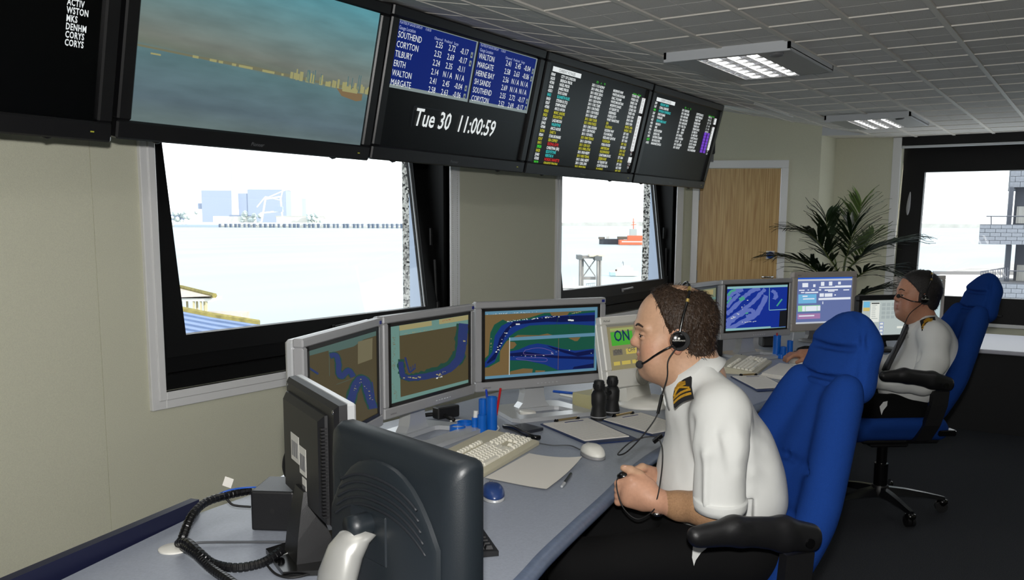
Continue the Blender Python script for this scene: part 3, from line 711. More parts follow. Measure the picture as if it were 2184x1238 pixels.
# ------------------------------------------------------------------ building and shore seen through the far window
D = 45
Fb = at(2120, 480, 1) - Vector((0, 0, CAMZ)); Fb.z = 0; Fb.normalize(); Rb_ = Vector((Fb.y, -Fb.x, 0)); FRB = (Rb_, Fb)
M_block = mat('stone_block', s(128, 132, 140), .9, var=.1, vscale=3); M_mortar = mat('mortar', s(92, 96, 104), .9)
nb = thing('stone_building', 'grey stone block building with balconies and dark windows beyond far window', 'building', at(2160, 700, D))
bmb = BM(); box(bmb, (0, 0, 0), (1, 1, 1)); fin(bmb); blk = bpy.data.meshes.new('stone_block'); bmb.to_mesh(blk); bmb.free(); blk.materials.append(M_block)
Rb = Matrix((Rb_, Fb, Vector((0, 0, 1)))).transposed().to_4x4()
def blocks(parent, px0, px1, py0, py1, d, rows, bw):
    p = at(px0, py1, d); W_ = (at(px1, py1, d) - p).dot(Rb_); Hh = at(px0, py0, d).z - p.z; rh = Hh / rows
    for r in range(rows):
        x = -(bw * .5 if r % 2 else 0)
        while x < W_:
            a0, a1 = max(x, 0), min(x + bw, W_); x += bw
            if a1 - a0 < .04: continue
            o = bpy.data.objects.new('stone_block', blk); C.objects.link(o); o.parent = parent
            o.matrix_parent_inverse = mw(nb).inverted(); c = p + Rb_ * ((a0 + a1) / 2) + Vector((0, 0, (r + .5) * rh))
            o.matrix_basis = Matrix.Translation(c) @ Rb @ Matrix.Diagonal((a1 - a0 - .018, .06, rh - .018, 1))
def mass(nm, px0, px1, py0, py1, d, th, m):
    b = BM(); slab(b, px0, px1, py0, py1, d, th, FRB); return obj(nm, b, m, nb, world=True)
mass('upper_wall', 2153, 2330, 330, 400, D + .02, 6, M_mortar); blocks(nb, 2153, 2330, 330, 400, D, 6, .46)
mass('balcony', 2087, 2330, 480, 521, D - 1.2, 3, M_mortar); blocks(nb, 2087, 2330, 480, 521, D - 1.22, 5, .46)
mass('lower_wall', 2104, 2330, 604, 700, D - .8, 5, M_mortar); blocks(nb, 2104, 2330, 604, 700, D - .82, 10, .46)
M_bay = mat('bay_dark', s(74, 78, 88), .7); M_curt = mat('curtain', s(176, 176, 172), .9, var=.2, vscale=4, stretch=(6, 6, .2))
for (y0, y1) in ((400, 480), (523, 606)):
    mass('bay_pier', 2147 if y0 < 500 else 2140, 2163 if y0 < 500 else 2158, y0, y1, D + .1, 3, M_bay)
    f = mass('window_bay', 2160, 2330, y0, y1, D + .8, .3, M_bay)
    b = BM(); slab(b, 2166, 2330, y0 + 4, y0 + (y1 - y0) * .5, D + .7, .08, FRB); slab(b, 2166, 2330, y0 + (y1 - y0) * .52, y1 - 3, D + .7, .08, FRB); obj('curtain', b, M_curt, f, world=True)
b = BM(); tube(b, [at(2104, 461.5, D - 1), at(2330, 462, D - 1)], .03, 5, smooth=False); tube(b, [at(2114, 462, D - 1), at(2114, 480, D - 1)], .03, 5, smooth=False); obj('railing', b, M_bay, nb, world=True)
b = BM()
tube(b, [at(2092, 580, D - 2), at(2150, 571, D - 1)], .03, 5, smooth=False); tube(b, [at(2092, 602, D - 2), at(2150, 590, D - 1)], .03, 5, smooth=False); tube(b, [at(2150, 578, D - 1.2), at(2330, 581, D - 1.2)], .03, 5, smooth=False)
for k in range(12): tube(b, [at(2092 + k * 5.2, 580 - k * .8, D - 2), at(2092 + k * 5.2, 603 - k * .8, D - 2)], .018, 4, smooth=False)
obj('railing', b, M_bay, nb, world=True)
# foreshore
M_sand = mat('foreshore', s(206, 204, 198), .95, var=.12, vscale=.05)
b = BM()
pts = [atz(1900, 640, SEA + .5), atz(2300, 660, SEA + .5), atz(2300, 560, SEA + .5), atz(2120, 563, SEA + .5), atz(2020, 578, SEA + .5)]
b.faces.new([b.verts.new(p) for p in pts]); struct('foreshore', b, M_sand)
b = BM(); pts = [atz(2000, 583, SEA + .7), atz(2150, 560, SEA + .7), atz(2300, 556, SEA + .7), atz(2300, 575, SEA + .7), atz(2150, 580, SEA + .7)]
b.faces.new([b.verts.new(p) for p in pts]); struct('mud_bank', b, mat('mud', s(150, 148, 146), .95, var=.3, vscale=.08))
sw = thing('sea_wall', 'thin dark sea wall line across the foreshore', 'wall', atz(2100, 588, SEA))
b = BM(); q0, q1 = atz(1990, 585.5, SEA + .5), atz(2300, 588, SEA + .5); box(b, (q0 + q1) / 2 + Vector((0, 0, .4)), ((q1 - q0).length, .8, .9), Matrix.Rotation(math.atan2((q1 - q0).y, (q1 - q0).x), 3, 'Z')); obj('coping', b, mat('wall_dark', s(110, 110, 112), .9), sw, world=True)
# =================================================================== SCREENS
def homog(c):
    "photo quad -> unit square (u right, v down)"
    A = []; B = []
    for (x, y), (u, v) in zip(c, ((0, 0), (1, 0), (1, 1), (0, 1))):
        A.append([x, y, 1, 0, 0, 0, -u * x, -u * y]); B.append(u); A.append([0, 0, 0, x, y, 1, -v * x, -v * y]); B.append(v)
    h = np.linalg.solve(np.array(A, float), np.array(B, float)); H_ = np.append(h, 1).reshape(3, 3)
    def f(p):
        q = H_ @ np.array([p[0], p[1], 1.0]); return (min(max(q[0] / q[2], 0), 1), min(max(q[1] / q[2], 0), 1))
    return f
class Screen:
    "flat picture content on a lit panel: w x h, centre cx,cz, front at y0 (viewer on -y)"
    def __init__(self, parent, w, h, cx, cz, y0, T=None, conv=None):
        self.p, self.w, self.h, self.cx, self.cz, self.y, self.T, self.conv = parent, w, h, cx, cz, y0, T, conv; self.lay = 0
    def xy(self, p):
        u, v = self.conv(p) if self.conv else p
        return self.cx + (u - .5) * self.w, self.cz + (.5 - v) * self.h
    def fix(self, o):
        if self.T is not None: o.matrix_basis = self.T
        return o
    def polys(self, name, L, m):
        self.lay += 1; y = self.y - .00025 * self.lay; bm = BM()
        for P_ in L:
            vs_ = []
            for p in P_:
                x, z = self.xy(p)
                if not vs_ or (vs_[-1].co - Vector((x, y, z))).length > 1e-5: vs_.append(bm.verts.new((x, y, z)))
            if len(vs_) > 2:
                try: bm.faces.new(vs_)
                except ValueError: pass
        bmesh.ops.triangulate(bm, faces=bm.faces)
        for f in bm.faces:
            f.normal_update()
            if f.normal.y > 0: f.normal_flip()
        o = self.fix(obj(name, bm, m, self.p, recalc=False))
        if len(L) > 1: o['kind'] = 'stuff'
        return o
    def ribbon(self, name, pts, wd, m, rag=0):
        "river or line: centreline with width in the same units as pts"
        self.lay += 1; y = self.y - .00025 * self.lay; bm = BM(); P_ = [(v.x, v.y) for v in spline([(a, c, 0) for a, c in pts], 6)]; prev = None
        for i, p in enumerate(P_):
            a = P_[max(i - 1, 0)]; c = P_[min(i + 1, len(P_) - 1)]; d = Vector((c[0] - a[0], c[1] - a[1])).normalized(); n = Vector((-d.y, d.x)); w_ = (wd(i / (len(P_) - 1)) if callable(wd) else wd) / 2
            w0 = w_ * (1 + rag * random.uniform(-1, 1)); w1 = w_ * (1 + rag * random.uniform(-1, 1))
            q = [self.xy((p[0] + n.x * w0, p[1] + n.y * w0)), self.xy((p[0] - n.x * w1, p[1] - n.y * w1))]
            cur = [bm.verts.new((q[0][0], y, q[0][1])), bm.verts.new((q[1][0], y, q[1][1]))]
            if prev: bm.faces.new((prev[0], prev[1], cur[1], cur[0]))
            prev = cur
        for f in bm.faces:
            f.normal_update()
            if f.normal.y > 0: f.normal_flip()
        return self.fix(obj(name, bm, m, self.p, recalc=False))
    def rects(self, name, L, m):
        return self.polys(name, [[(a, b_), (c, b_), (c, d), (a, d)] for a, b_, c, d in L], m)
    def write(self, body, u, v, size, m, align='LEFT', shear=0, line=1.0, sx=1.0, bold=0, name='screen_text', char=1.0):
        self.lay += 1; x, z = self.xy((u, v))
        o = self.fix(text(name, body, size, m, self.p, (x, self.y - .00025 * self.lay, z), align, shear, line, sx, 0, bold, char)); o['kind'] = 'stuff'; return o
E_white = emi('e_white', (225, 230, 230)); E_cyan = emi('e_cyan', (60, 190, 190)); E_yel = emi('e_yellow', (190, 185, 50)); E_red = emi('e_red', (200, 40, 40)); E_green = emi('e_green', (70, 210, 60)); E_pur = emi('e_purple', (110, 60, 190)); E_pale = emi('e_pale', (170, 180, 215)); E_blue = emi('e_blue', (8, 30, 104)); E_grey = emi('e_grey', (128, 140, 140)); E_dim = emi('e_dim', (120, 130, 190)); E_blk = emi('e_black', (20, 22, 26))
E_tblue = emi('e_titleblue', (70, 100, 180))
# ------------------------------------------------------------------ wall televisions
TVB = 1.736; TVH = .655; TILT = math.radians(13.2)
def tv(label, y0, y1, zb=TVB, dy=0, rz=0):
    W_ = y1 - y0 - .008; t = thing('wall_television', label, 'television', (-2.75, (y0 + y1) / 2, zb), 0, 'televisions in a row above the windows')
    t.rotation_euler = (Matrix.Rotation(PI / 2 + rz, 3, 'Z') @ Matrix.Rotation(TILT, 3, 'X')).to_euler()
    h = TVH; bz, bt, bb = .052, .048, .062
    b = BM()
    for lo, hi in (((-W_ / 2, -.012, 0), (W_ / 2, .085, bb)), ((-W_ / 2, -.012, h - bt), (W_ / 2, .085, h)), ((-W_ / 2, -.012, bb), (-W_ / 2 + bz, .085, h - bt)), ((W_ / 2 - bz, -.012, bb), (W_ / 2, .085, h - bt))): bx(b, lo, hi, bev=.006)
    obj('bezel', b, M_tvblack, t)
    b = BM(); bx(b, (-W_ / 2 + .03, .02, .03), (W_ / 2 - .03, .12, h - .03), bev=.01); obj('back_cover', b, M_blackp, t)
    b = BM(); bx(b, (-W_ / 2 + bz - .006, .004, bb - .006), (W_ / 2 - bz + .006, .03, h - bt + .006)); obj('panel', b, M_tvdark, t)
    for sx in (-.25, .25):
        b = BM(); bx(b, (sx - .04, .1, .18), (sx + .04, .14, h - .1)); bx(b, (sx - .02, .12, .3), (sx + .02, .34, .36)); obj('bracket', b, M_blackp, t)
        b = BM(); lathe(b, [(.001, -.012), (.014, -.006), (.016, 0)], 14, c=(sx * 1.7, .03, 0)); obj('foot_knob', b, M_blackp, t, smooth=True)
    text('maker_mark', 'Pioneer', .02, mat('maker_mark', s(120, 122, 125), .4), t, (-.02, -.0125, .018), 'CENTER', .3)
    b = BM(); box(b, (W_ / 2 - .07, -.0125, .03), (.012, .002, .004)); obj('indicator', b, mat('tv_led', s(150, 150, 60), .4, emit=s(150, 150, 40), es=.4), t)
    return t, Screen(t, W_ - 2 * bz, h - bb - bt, 0, bb + (h - bb - bt) / 2, .0035)
# 1: dark list
t, S = tv('dark television at left edge showing a few lines of white text', .545, 1.788, TVB - .022)
S.write('ACTIV\nWSTON\nMKS\nDENHM\nCORYS\nCORYS', .896, .388, .027, E_white, line=.87, sx=.66, bold=.0007, char=1.1)
# 2: harbour picture
t, S = tv('large television showing a hazy blue harbour view', 1.797, 3.012, TVB - .008)
m = bpy.data.materials.new('harbour_picture'); m.use_nodes = True; nt = m.node_tree; bs = nt.nodes['Principled BSDF']; bs.inputs['Base Color'].default_value = (.01, .01, .01, 1); bs.inputs['Roughness'].default_value = .3; bs.inputs['Emission Strength'].default_value = 1
tc = nt.nodes.new('ShaderNodeTexCoord'); sp = nt.nodes.new('ShaderNodeSeparateXYZ'); nt.links.new(tc.outputs['Object'], sp.inputs[0])
ti = nt.nodes.new('ShaderNodeMath'); ti.operation = 'MULTIPLY_ADD'; ti.inputs[1].default_value = .035; nt.links.new(sp.outputs[0], ti.inputs[0]); nt.links.new(sp.outputs[2], ti.inputs[2])
mr = nt.nodes.new('ShaderNodeMapRange'); mr.inputs[1].default_value = .062; mr.inputs[2].default_value = .607; nt.links.new(ti.outputs[0], mr.inputs[0])
mp = nt.nodes.new('ShaderNodeMapping'); mp.inputs['Scale'].default_value = (1.6, 1, 9); nt.links.new(tc.outputs['Object'], mp.inputs[0])
nz = nt.nodes.new('ShaderNodeTexNoise'); nz.inputs['Scale'].default_value = 2.2; nz.inputs['Detail'].default_value = 4; nt.links.new(mp.outputs[0], nz.inputs['Vector'])
rp = nt.nodes.new('ShaderNodeValToRGB'); cr_ = rp.color_ramp; cr_.elements[0].position = 0; cr_.elements[0].color = (*s(96, 112, 112), 1); cr_.elements[1].position = 1; cr_.elements[1].color = (*s(84, 142, 152), 1)
for pos, col in ((.12, (86, 104, 112)), (.28, (88, 112, 118)), (.405, (86, 116, 120)), (.435, (104, 112, 100)), (.5, (114, 120, 112)), (.68, (104, 128, 128))):
    e = cr_.elements.new(pos); e.color = (*s(*col), 1)
nt.links.new(mr.outputs[0], rp.inputs[0])
m2 = nt.nodes.new('ShaderNodeMapRange'); m2.inputs[1].default_value = .35; m2.inputs[2].default_value = .65; m2.inputs[3].default_value = .86; m2.inputs[4].default_value = 1.1; nt.links.new(nz.outputs[0], m2.inputs[0])
vm = nt.nodes.new('ShaderNodeVectorMath'); vm.operation = 'SCALE'; nt.links.new(rp.outputs[0], vm.inputs[0]); nt.links.new(m2.outputs[0], vm.inputs['Scale']); nt.links.new(vm.outputs[0], bs.inputs['Emission Color'])
S.rects('harbour_view', [(0, 0, 1, 1)], m)
E_sand = emi('e_sand', (112, 112, 90)); E_cream = emi('e_cream', (152, 149, 104)); E_rust = emi('e_rust', (122, 102, 74)); E_teal = emi('e_teal', (70, 110, 116))
hz = lambda u: .555 + .032 * u
S.polys('coast_strip', [[(u / 20, hz(u / 20) - .006 - (.008 * random.random() if u > 4 else 0)) for u in range(0, 21)] + [(1, hz(1) + .012), (0, hz(0) + .006)]], E_sand)
S.rects('coast_houses', [(u, hz(u) - .006, u + .02 * random.random() + .008, hz(u) + .01) for u in [random.uniform(.15, .6) for _ in range(18)]], E_cream)
S.rects('coast_works', [(u, hz(u) - random.uniform(.01, .06), u + random.uniform(.005, .016), hz(u) + .02) for u in [random.uniform(.62, 1) for _ in range(34)]], E_cream)
S.rects('coast_masts', [(u, hz(u) - random.uniform(.05, .11), u + .003, hz(u) + .015) for u in [random.uniform(.66, .99) for _ in range(10)]], E_teal)
S.rects('coast_tanks', [(.60, .545, .613, .59), (.616, .547, .628, .59), (.631, .549, .643, .592)], E_cream)
S.polys('ship', [[(.83, .60), (.97, .612), (.97, .66), (.94, .672), (.86, .65)]], E_rust); S.rects('ship_upper', [(.86, .59, .94, .615), (.88, .575, .9, .6), (.91, .58, .935, .6)], E_cream)
S.rects('distant_boat', [(.05, .585, .085, .595)], E_cream)
# 3: tide gauges and clock
t, S = tv('television with blue tide gauge tables above a large white clock', 3.017, 4.26)
S.rects('table_panel', [(.005, .012, .515, .535), (.53, .012, .995, .535)], E_blue); S.rects('panel_border', [(.005, .508, .515, .535), (.53, .508, .995, .535), (.508, .012, .518, .535), (.985, .012, .995, .535), (.005, .012, .515, .018), (.53, .012, .985, .018)], E_grey)
SU = lambda u0, k, rows: None
LEFT = [('SOUTHEND', '2.55', '2.72', '-0.17'), ('CORYTON', '2.52', '2.69', '-0.17'), ('TILBURY', '2.24', '2.35', '-0.11'), ('ERITH', '2.14', 'N / A', 'N / A'), ('WALTON', '2.41', '2.45', '-0.04'), ('MARGATE', '2.58', '2.63', '-0.06')]
RGT = [('WALTON', '2.41', '2.45', '-0.04'), ('MARGATE', '2.58', '2.63', '-0.06'), ('HERNE BAY', '2.56', 'N / A', 'N / A'), ('SH SANDS', '2.69', 'N / A', 'N / A'), ('SOUTHEND', '2.55', '2.72', '-0.17'), ('CORYTON', '2.52', '2.69', '-0.17')]
for u0, rows, arrows in ((.012, LEFT, (0, 1, 4, 5)), (.537, RGT, (0, 1, 4, 5))):
    wdt = .49 if u0 < .5 else .445
    S.write('PLA/TIDE IP GAUGE DISPLAY      11:00:30', u0, .042, .016, E_pale, sx=.75); S.write('Gauge Location', u0, .085, .022, E_pale, sx=.8); S.write('Observed   Predicted   Surge', u0 + wdt * .44, .09, .018, E_pale, sx=.85)
    for k in range(4):
        uu = u0 if k == 0 else u0 + wdt * (.345 + .172 * k)
        S.write('\n'.join(r[k] for r in rows), uu, .148, .0385, E_white, 'LEFT' if k == 0 else 'CENTER', line=1.04, sx=.78 if k == 0 else .8)
    S.rects('scroll_button', [(u0 + wdt * .955, .112 + a * .0715, u0 + wdt * .985, .16 + a * .0715) for a in arrows], E_grey)
    S.polys('scroll_arrow', [[(u0 + wdt * .96, .145 + a * .0715), (u0 + wdt * .97, .122 + a * .0715), (u0 + wdt * .98, .145 + a * .0715)] for a in arrows], E_blk)
S.rects('clock_outline', [(.17, .645, .89, .648), (.17, .645, .172, .82)], emi('e_faint', (38, 42, 48)))
S.write('Tue 30  11:00:59', .18, .80, .112, E_white, shear=.18, sx=.84, bold=.0016)
# 4: list of voyages
t, S = tv('black television filled with coloured rows of current voyages', 4.268, 5.612)
def board(S, rows, u0, v0, dv, size, cols, head, sx):
    S.rects('heading_box', [head], E_white); S.write('CURRENT VOYAGES', (head[0] + head[2]) / 2, head[3] - .008, size * 1.05, E_blk, 'CENTER', sx=sx)
    mats = {'w': E_white, 'y': E_yel, 'c': E_cyan, 'r': E_red, 'g': E_green, 'p': E_blk}
    n = max(len(r) for r in rows)
    for ci, (cu_, key) in enumerate(cols):
        for c, mm in mats.items():
            L = [r[ci][1] if r[ci][0] == c else '' for r in rows]
            if any(L): S.write('\n'.join(L), cu_, v0, size, mm, line=dv, sx=sx, bold=size * .028)
T4 = '''w I0060|w CITY OF LONDON|w 30/11 1115 NOPAY|w MORPHYS WHF|w TOWR T100
w 36253|w BRENDA PRIOR|w 30/11 0954L ESHO|w WHITE MOUNTAIN|w FORDS 1052
w 47300|w NIGEL PRIOR|w 30/11 0925C ESHO|w R.M.C. FULHAM|w ENESS 1100
w 26246|w JAMES PRIOR|w 30/11 0955 ESHO|w WHITE MOUNTAIN|w ENESS 1054
w 43551|w ROO SUNN|w 30/11 1250 NOPAS|w MORPHYS SHAEX|w GTHEE 1052
c I0421|c ELISABETH RUSS|w 30/11 1130L TILBK|w 45 TILBURY DK|w THESS 1056
w I0420|w STEVEN B (TG)|w 30/11 1100 DHESS|w GREENHESS|w ESHO 1054
w I0267|w SYMPHORINE|w 30/11 1150 FORDS|w FORDS JETTY|w ESHO 1054
w 47005|w ARCO AVON|w 30/11 1500 GHEY|w WHET HANSTONE|w ESHO 1054
y 45063|y MARC ANDRE|y 30/11 1000 TURER|y SEA|y RHEHC 1056
y I0423|y EGLANTINE|y 30/11 0900 FORDS|y FLUSHING|y RHEHC 1052
w 11247|w LASS MOON|w 30/11 1200L RODEN|w RODENS WHF|w SRT 1051
w J5463|c VALENTINE|w 30/11 1200 PHORD|w P.D.H.MOBILE|w SRY 1057
w 47004|w ARCO ADUR|w 30/11 1150 REDL|w REDLAND G/HITHE|w SRT 1054
y 36704|y DART 6|y 30/11 0840 TENNO|y VLISSINGEN|y SRY 1052
w I0264|w STAR BONAIRE|w 30/11 1530 PURA|w PURA FOODS|w SRY 1057
y I0247|y SEA OSPREY|y 30/11 1200 OLD|y AMSTERDAM|y SHO 1057
y I0411|r EDZINA (GYP)|y 30/11 0900L ETHS|y KALININGRAD|y SHO 1062
g 39030|w CHRISTINA (SIR)|w 30/11 0930 NESPY|w CHATHAM DOCK|w SIT 1064
y I0420|c EDDYSTONE|y 30/11 0850 TENNL|y ZEEBRUGGE|y SIT 1056
w J5460|c VERITAS H|w 30/11 1300L NESPY|w 43 TILBURY DK|w SIT 1055
w 47305|r NORDIC NANETTE|w 30/11 1250L SHH|w CORYTON NO 4|w ALF 1058
g 39223|y GRANDE SPAGNA|y 30/11 0930 SIHN|y FLUSHING|y NJT 1057'''
rows = [[(c[0], c[2:]) for c in l.split('|')] for l in T4.split('\n')]
board(S, rows, 0, .125, .985, .0222, [(.03, 0), (.115, 1), (.405, 2), (.625, 3), (.835, 4)], (.035, .035, .29, .082), .86)
S.write('ETD        #        TO', .44, .082, .017, E_green, sx=.8); S.write('LstPosition     Draught', .84, .095, .015, E_green, sx=.85)
S.rects('draught_box', [(.955, .105, .995, .285), (.955, .318, .995, .735), (.955, .81, .995, .878)], E_white)
S.write('\n'.join(('6.0', '7.0', '7.6', '2.0', '5.5', '', '7.0', '6.0', '6.0', '2.0', '6.7', '4.4', '6.0', '6.0', '6.6', '5.5', '7.6', '', '', '5.0', '5.0')), .962, .125, .0222, mat('draught_digits', s(90, 30, 40), .6, emit=s(120, 40, 50), es=.6), line=.985, sx=.9)
S.write('6.6\n7.0\n\n\n11.0\n7.0', .962, .75, .0222, E_white, line=.985, sx=.9)
# 5: shorter list
t, S = tv('rightmost black television with a shorter voyage list and purple boxes', 5.62, 6.905)
T5 = '''w 3009|c CRESCENT SMITH|w 30/11 1500 ETHE|w CORYTON NO 2
w 3667|w CORAL CARBONIS|w 30/11 1300L NHES|w SHORYTIME BAY
g 4440|c HYUNDAI CONFIDENCE|w 30/11 1030 NHES|w TINKEY WHF
w 3639|w SAND FULMAR|w 30/11 1600 DONE|w RODENS WHF
w 4763|w WAENGER|w 30/11 1600 DONE|w TILBURY NO1
w 4657|c SERVEIS MERCHANT|w 30/11 1150L TILA|w TILBURY DOCK
w 4430|w MISUNE H|w 30/11      ANNE|w 53. SHIER TH
w 4763|w NME|w 30/11      RESRV|w 52 - MICH 2ND
w 3934|w BRITISH ESTEEM|w 30/11 PANN.2|w CORYTON NO 3
w 4712|w SARPIA TARL|w 30/11 1150 RESRV|w 50 OCT.- HAVEN
w 3909|w EASTERN STEAMER|w 01/12 NP     JN|w 50 OCT.- HAVEN
g 42767|w SEA EAGLE (IND)|w 30/11 1200 RESRV|w RODEHR PORT
w 41905|w MARIANNE DANICA|w 30/11 1005 SRT|w R.R.E. DAGENHAM'''
rows = [[(c[0], c[2:]) for c in l.split('|')] for l in T5.split('\n')]
board(S, rows, 0, .135, .985, .0222, [(.03, 0), (.10, 1), (.42, 2), (.645, 3)], (.04, .05, .30, .095), .8)
S.write('ETD        #        TO', .45, .095, .017, E_green, sx=.8); S.write('LstPosition     Draught', .845, .11, .015, E_green, sx=.85)
S.write('PRIN 10J\nPRIN 10J\nOLT  10H\n55   1HK\n55   1HB\nNBRI 58J', .85, .135, .0222, E_white, line=.985, sx=.8)
S.rects('purple_box', [(.845, .33 + k * .0407, .885, .366 + k * .0407) for k in range(7)] + [(.898, .33 + k * .0407, .936, .366 + k * .0407) for k in range(7)], E_pur)
S.rects('draught_box', [(.955, .115, .992, .20), (.955, .235, .992, .56)], E_white); S.write('7.0\n6.5\n\n4.2\n6.5\n4.5\n5.5\n7.6\n5.0\n7.0\n6.5', .958, .135, .021, mat('draught_digits', (0, 0, 0)), line=1.04, sx=.9); S.write('5.8\n5.8', .958, .585, .022, E_white, line=.985, sx=.9)
# small loudspeaker on the corner wall behind the last television
t = thing('wall_loudspeaker', 'small black loudspeaker on the wall behind the last television', 'loudspeaker', at(1524, 330, 7.55), ang)
b = BM(); bx(b, (-.06, -.06, 0), (.0, .06, .18), bev=.008); obj('body', b, M_blackp, t)
b = BM(); bx(b, (-.055, -.065, .012), (-.005, -.058, .168), bev=.003); obj('grille', b, M_rubber, t)
b = BM(); bx(b, (-.05, -.03, -.03), (-.012, .12, .0)); bx(b, (-.06, .1, -.05), (.0, .15, .03)); obj('bracket', b, M_grey, t)
# =================================================================== DESK
DZ = .74
front = [(-.72, .45), (-.86, 1.10), (-.94, 1.483), (-.978, 1.642), (-1.024, 1.883), (-1.066, 2.113), (-1.118, 2.368), (-1.148, 2.6), (-1.158, 2.9), (-1.148, 3.2), (-1.128, 3.523), (-1.104, 3.744), (-1.083, 4.054), (-1.075, 4.4), (-1.10, 4.8), (-1.08, 5.2), (-.95, 5.5), (-.7, 5.62)]
fr = [(v.x, v.y) for v in spline([(x, y, 0) for x, y in front], 4)]
back = [(-.72, 6.35), (-1.5, 6.35), (-2.15, 5.7), (-2.15, 2.35), (-1.9, 1.75), (-1.857, 1.56), (-1.842, 1.385), (-1.718, .954), (-1.62, .45)]
dk = thing('control_desk', 'long curved grey control desk with rounded blue edge', 'desk', (-1.5, 3, 0))
b = BM(); inner = []
for i, (x, y) in enumerate(fr):
    a = fr[max(i - 1, 0)]; c = fr[min(i + 1, len(fr) - 1)]; d = Vector((c[0] - a[0], c[1] - a[1], 0)).normalized(); inner.append((x + d.y * -.018, y + d.x * .018))
poly = inner + back
prism(b, poly, DZ - .03, DZ); obj('worktop', b, M_desk, dk, world=True)
b = BM(); rings = []
for i, (x, y) in enumerate(fr):
    a = fr[max(i - 1, 0)]; c = fr[min(i + 1, len(fr) - 1)]; d = Vector((c[0] - a[0], c[1] - a[1], 0)).normalized(); n = Vector((d.y, -d.x, 0))
    rings.append([Vector((x, y, DZ - .017)) - n * .02 + n * (.022 * math.cos(th)) * 1.2 + Vector((0, 0, .018 * math.sin(th))) for th in [2 * PI * k / 12 for k in range(12)]])
loft(b, rings); obj('edge_band', b, M_edge, dk, smooth=True, world=True)
b = BM(); a, c = Vector((-1.842, 1.385, 0)), Vector((-1.62, .45, 0)); d = (c - a).normalized(); n = Vector((d.y, -d.x, 0))
if n.x > 0: n = -n
loft(b, [[q + n * .0 + Vector((0, 0, DZ - .03)), q + n * .025 + Vector((0, 0, DZ - .03)), q + n * .025 + Vector((0, 0, DZ + .035)), q + Vector((0, 0, DZ + .035))] for q in (a, c)]); obj('upstand', b, M_navy, dk, world=True)
M_panel = mat('desk_panel_dark', s(16, 17, 20), .7)
b = BM()
for p0, p1 in (((-1.75, 1.0), (-1.8, 1.35)), ((-2.1, 2.4), (-2.1, 5.6))):
    q0, q1 = Vector((*p0, 0)), Vector((*p1, 0)); dd = (q1 - q0).normalized(); nn = Vector((dd.y, -dd.x, 0)) * .01
    loft(b, [[q0 + nn, q0 - nn, q1 - nn, q1 + nn], [v + Vector((0, 0, DZ - .03)) for v in (q0 + nn, q0 - nn, q1 - nn, q1 + nn)]])
obj('modesty_panel', b, M_panel, dk, world=True)
for x, y in ((-1.75, .7), (-1.95, 2.4), (-1.95, 4.0), (-1.95, 5.5), (-1.35, 3.35), (-1.3, 1.2)):
    b = BM(); bx(b, (x - .03, y - .03, 0), (x + .03, y + .03, DZ - .03), bev=.004); obj('leg', b, M_panel, dk, world=True)
# side desk by the far window
sd_ = thing('side_desk', 'pale side desk with dark front panel under the far window', 'desk', (-.2, 7.6, 0))
b = BM(); bx(b, (-1.38, 7.06, .57), (2.2, 8.13, .60), bev=.008, seg=2); obj('worktop', b, mat('side_desk_top', s(196, 196, 208), .45), sd_, world=True)
b = BM(); bx(b, (-1.3, 7.12, 0), (2.1, 7.15, .57)); bx(b, (-1.3, 7.15, 0), (-1.26, 8.1, .57)); obj('front_panel', b, M_panel, sd_, world=True)
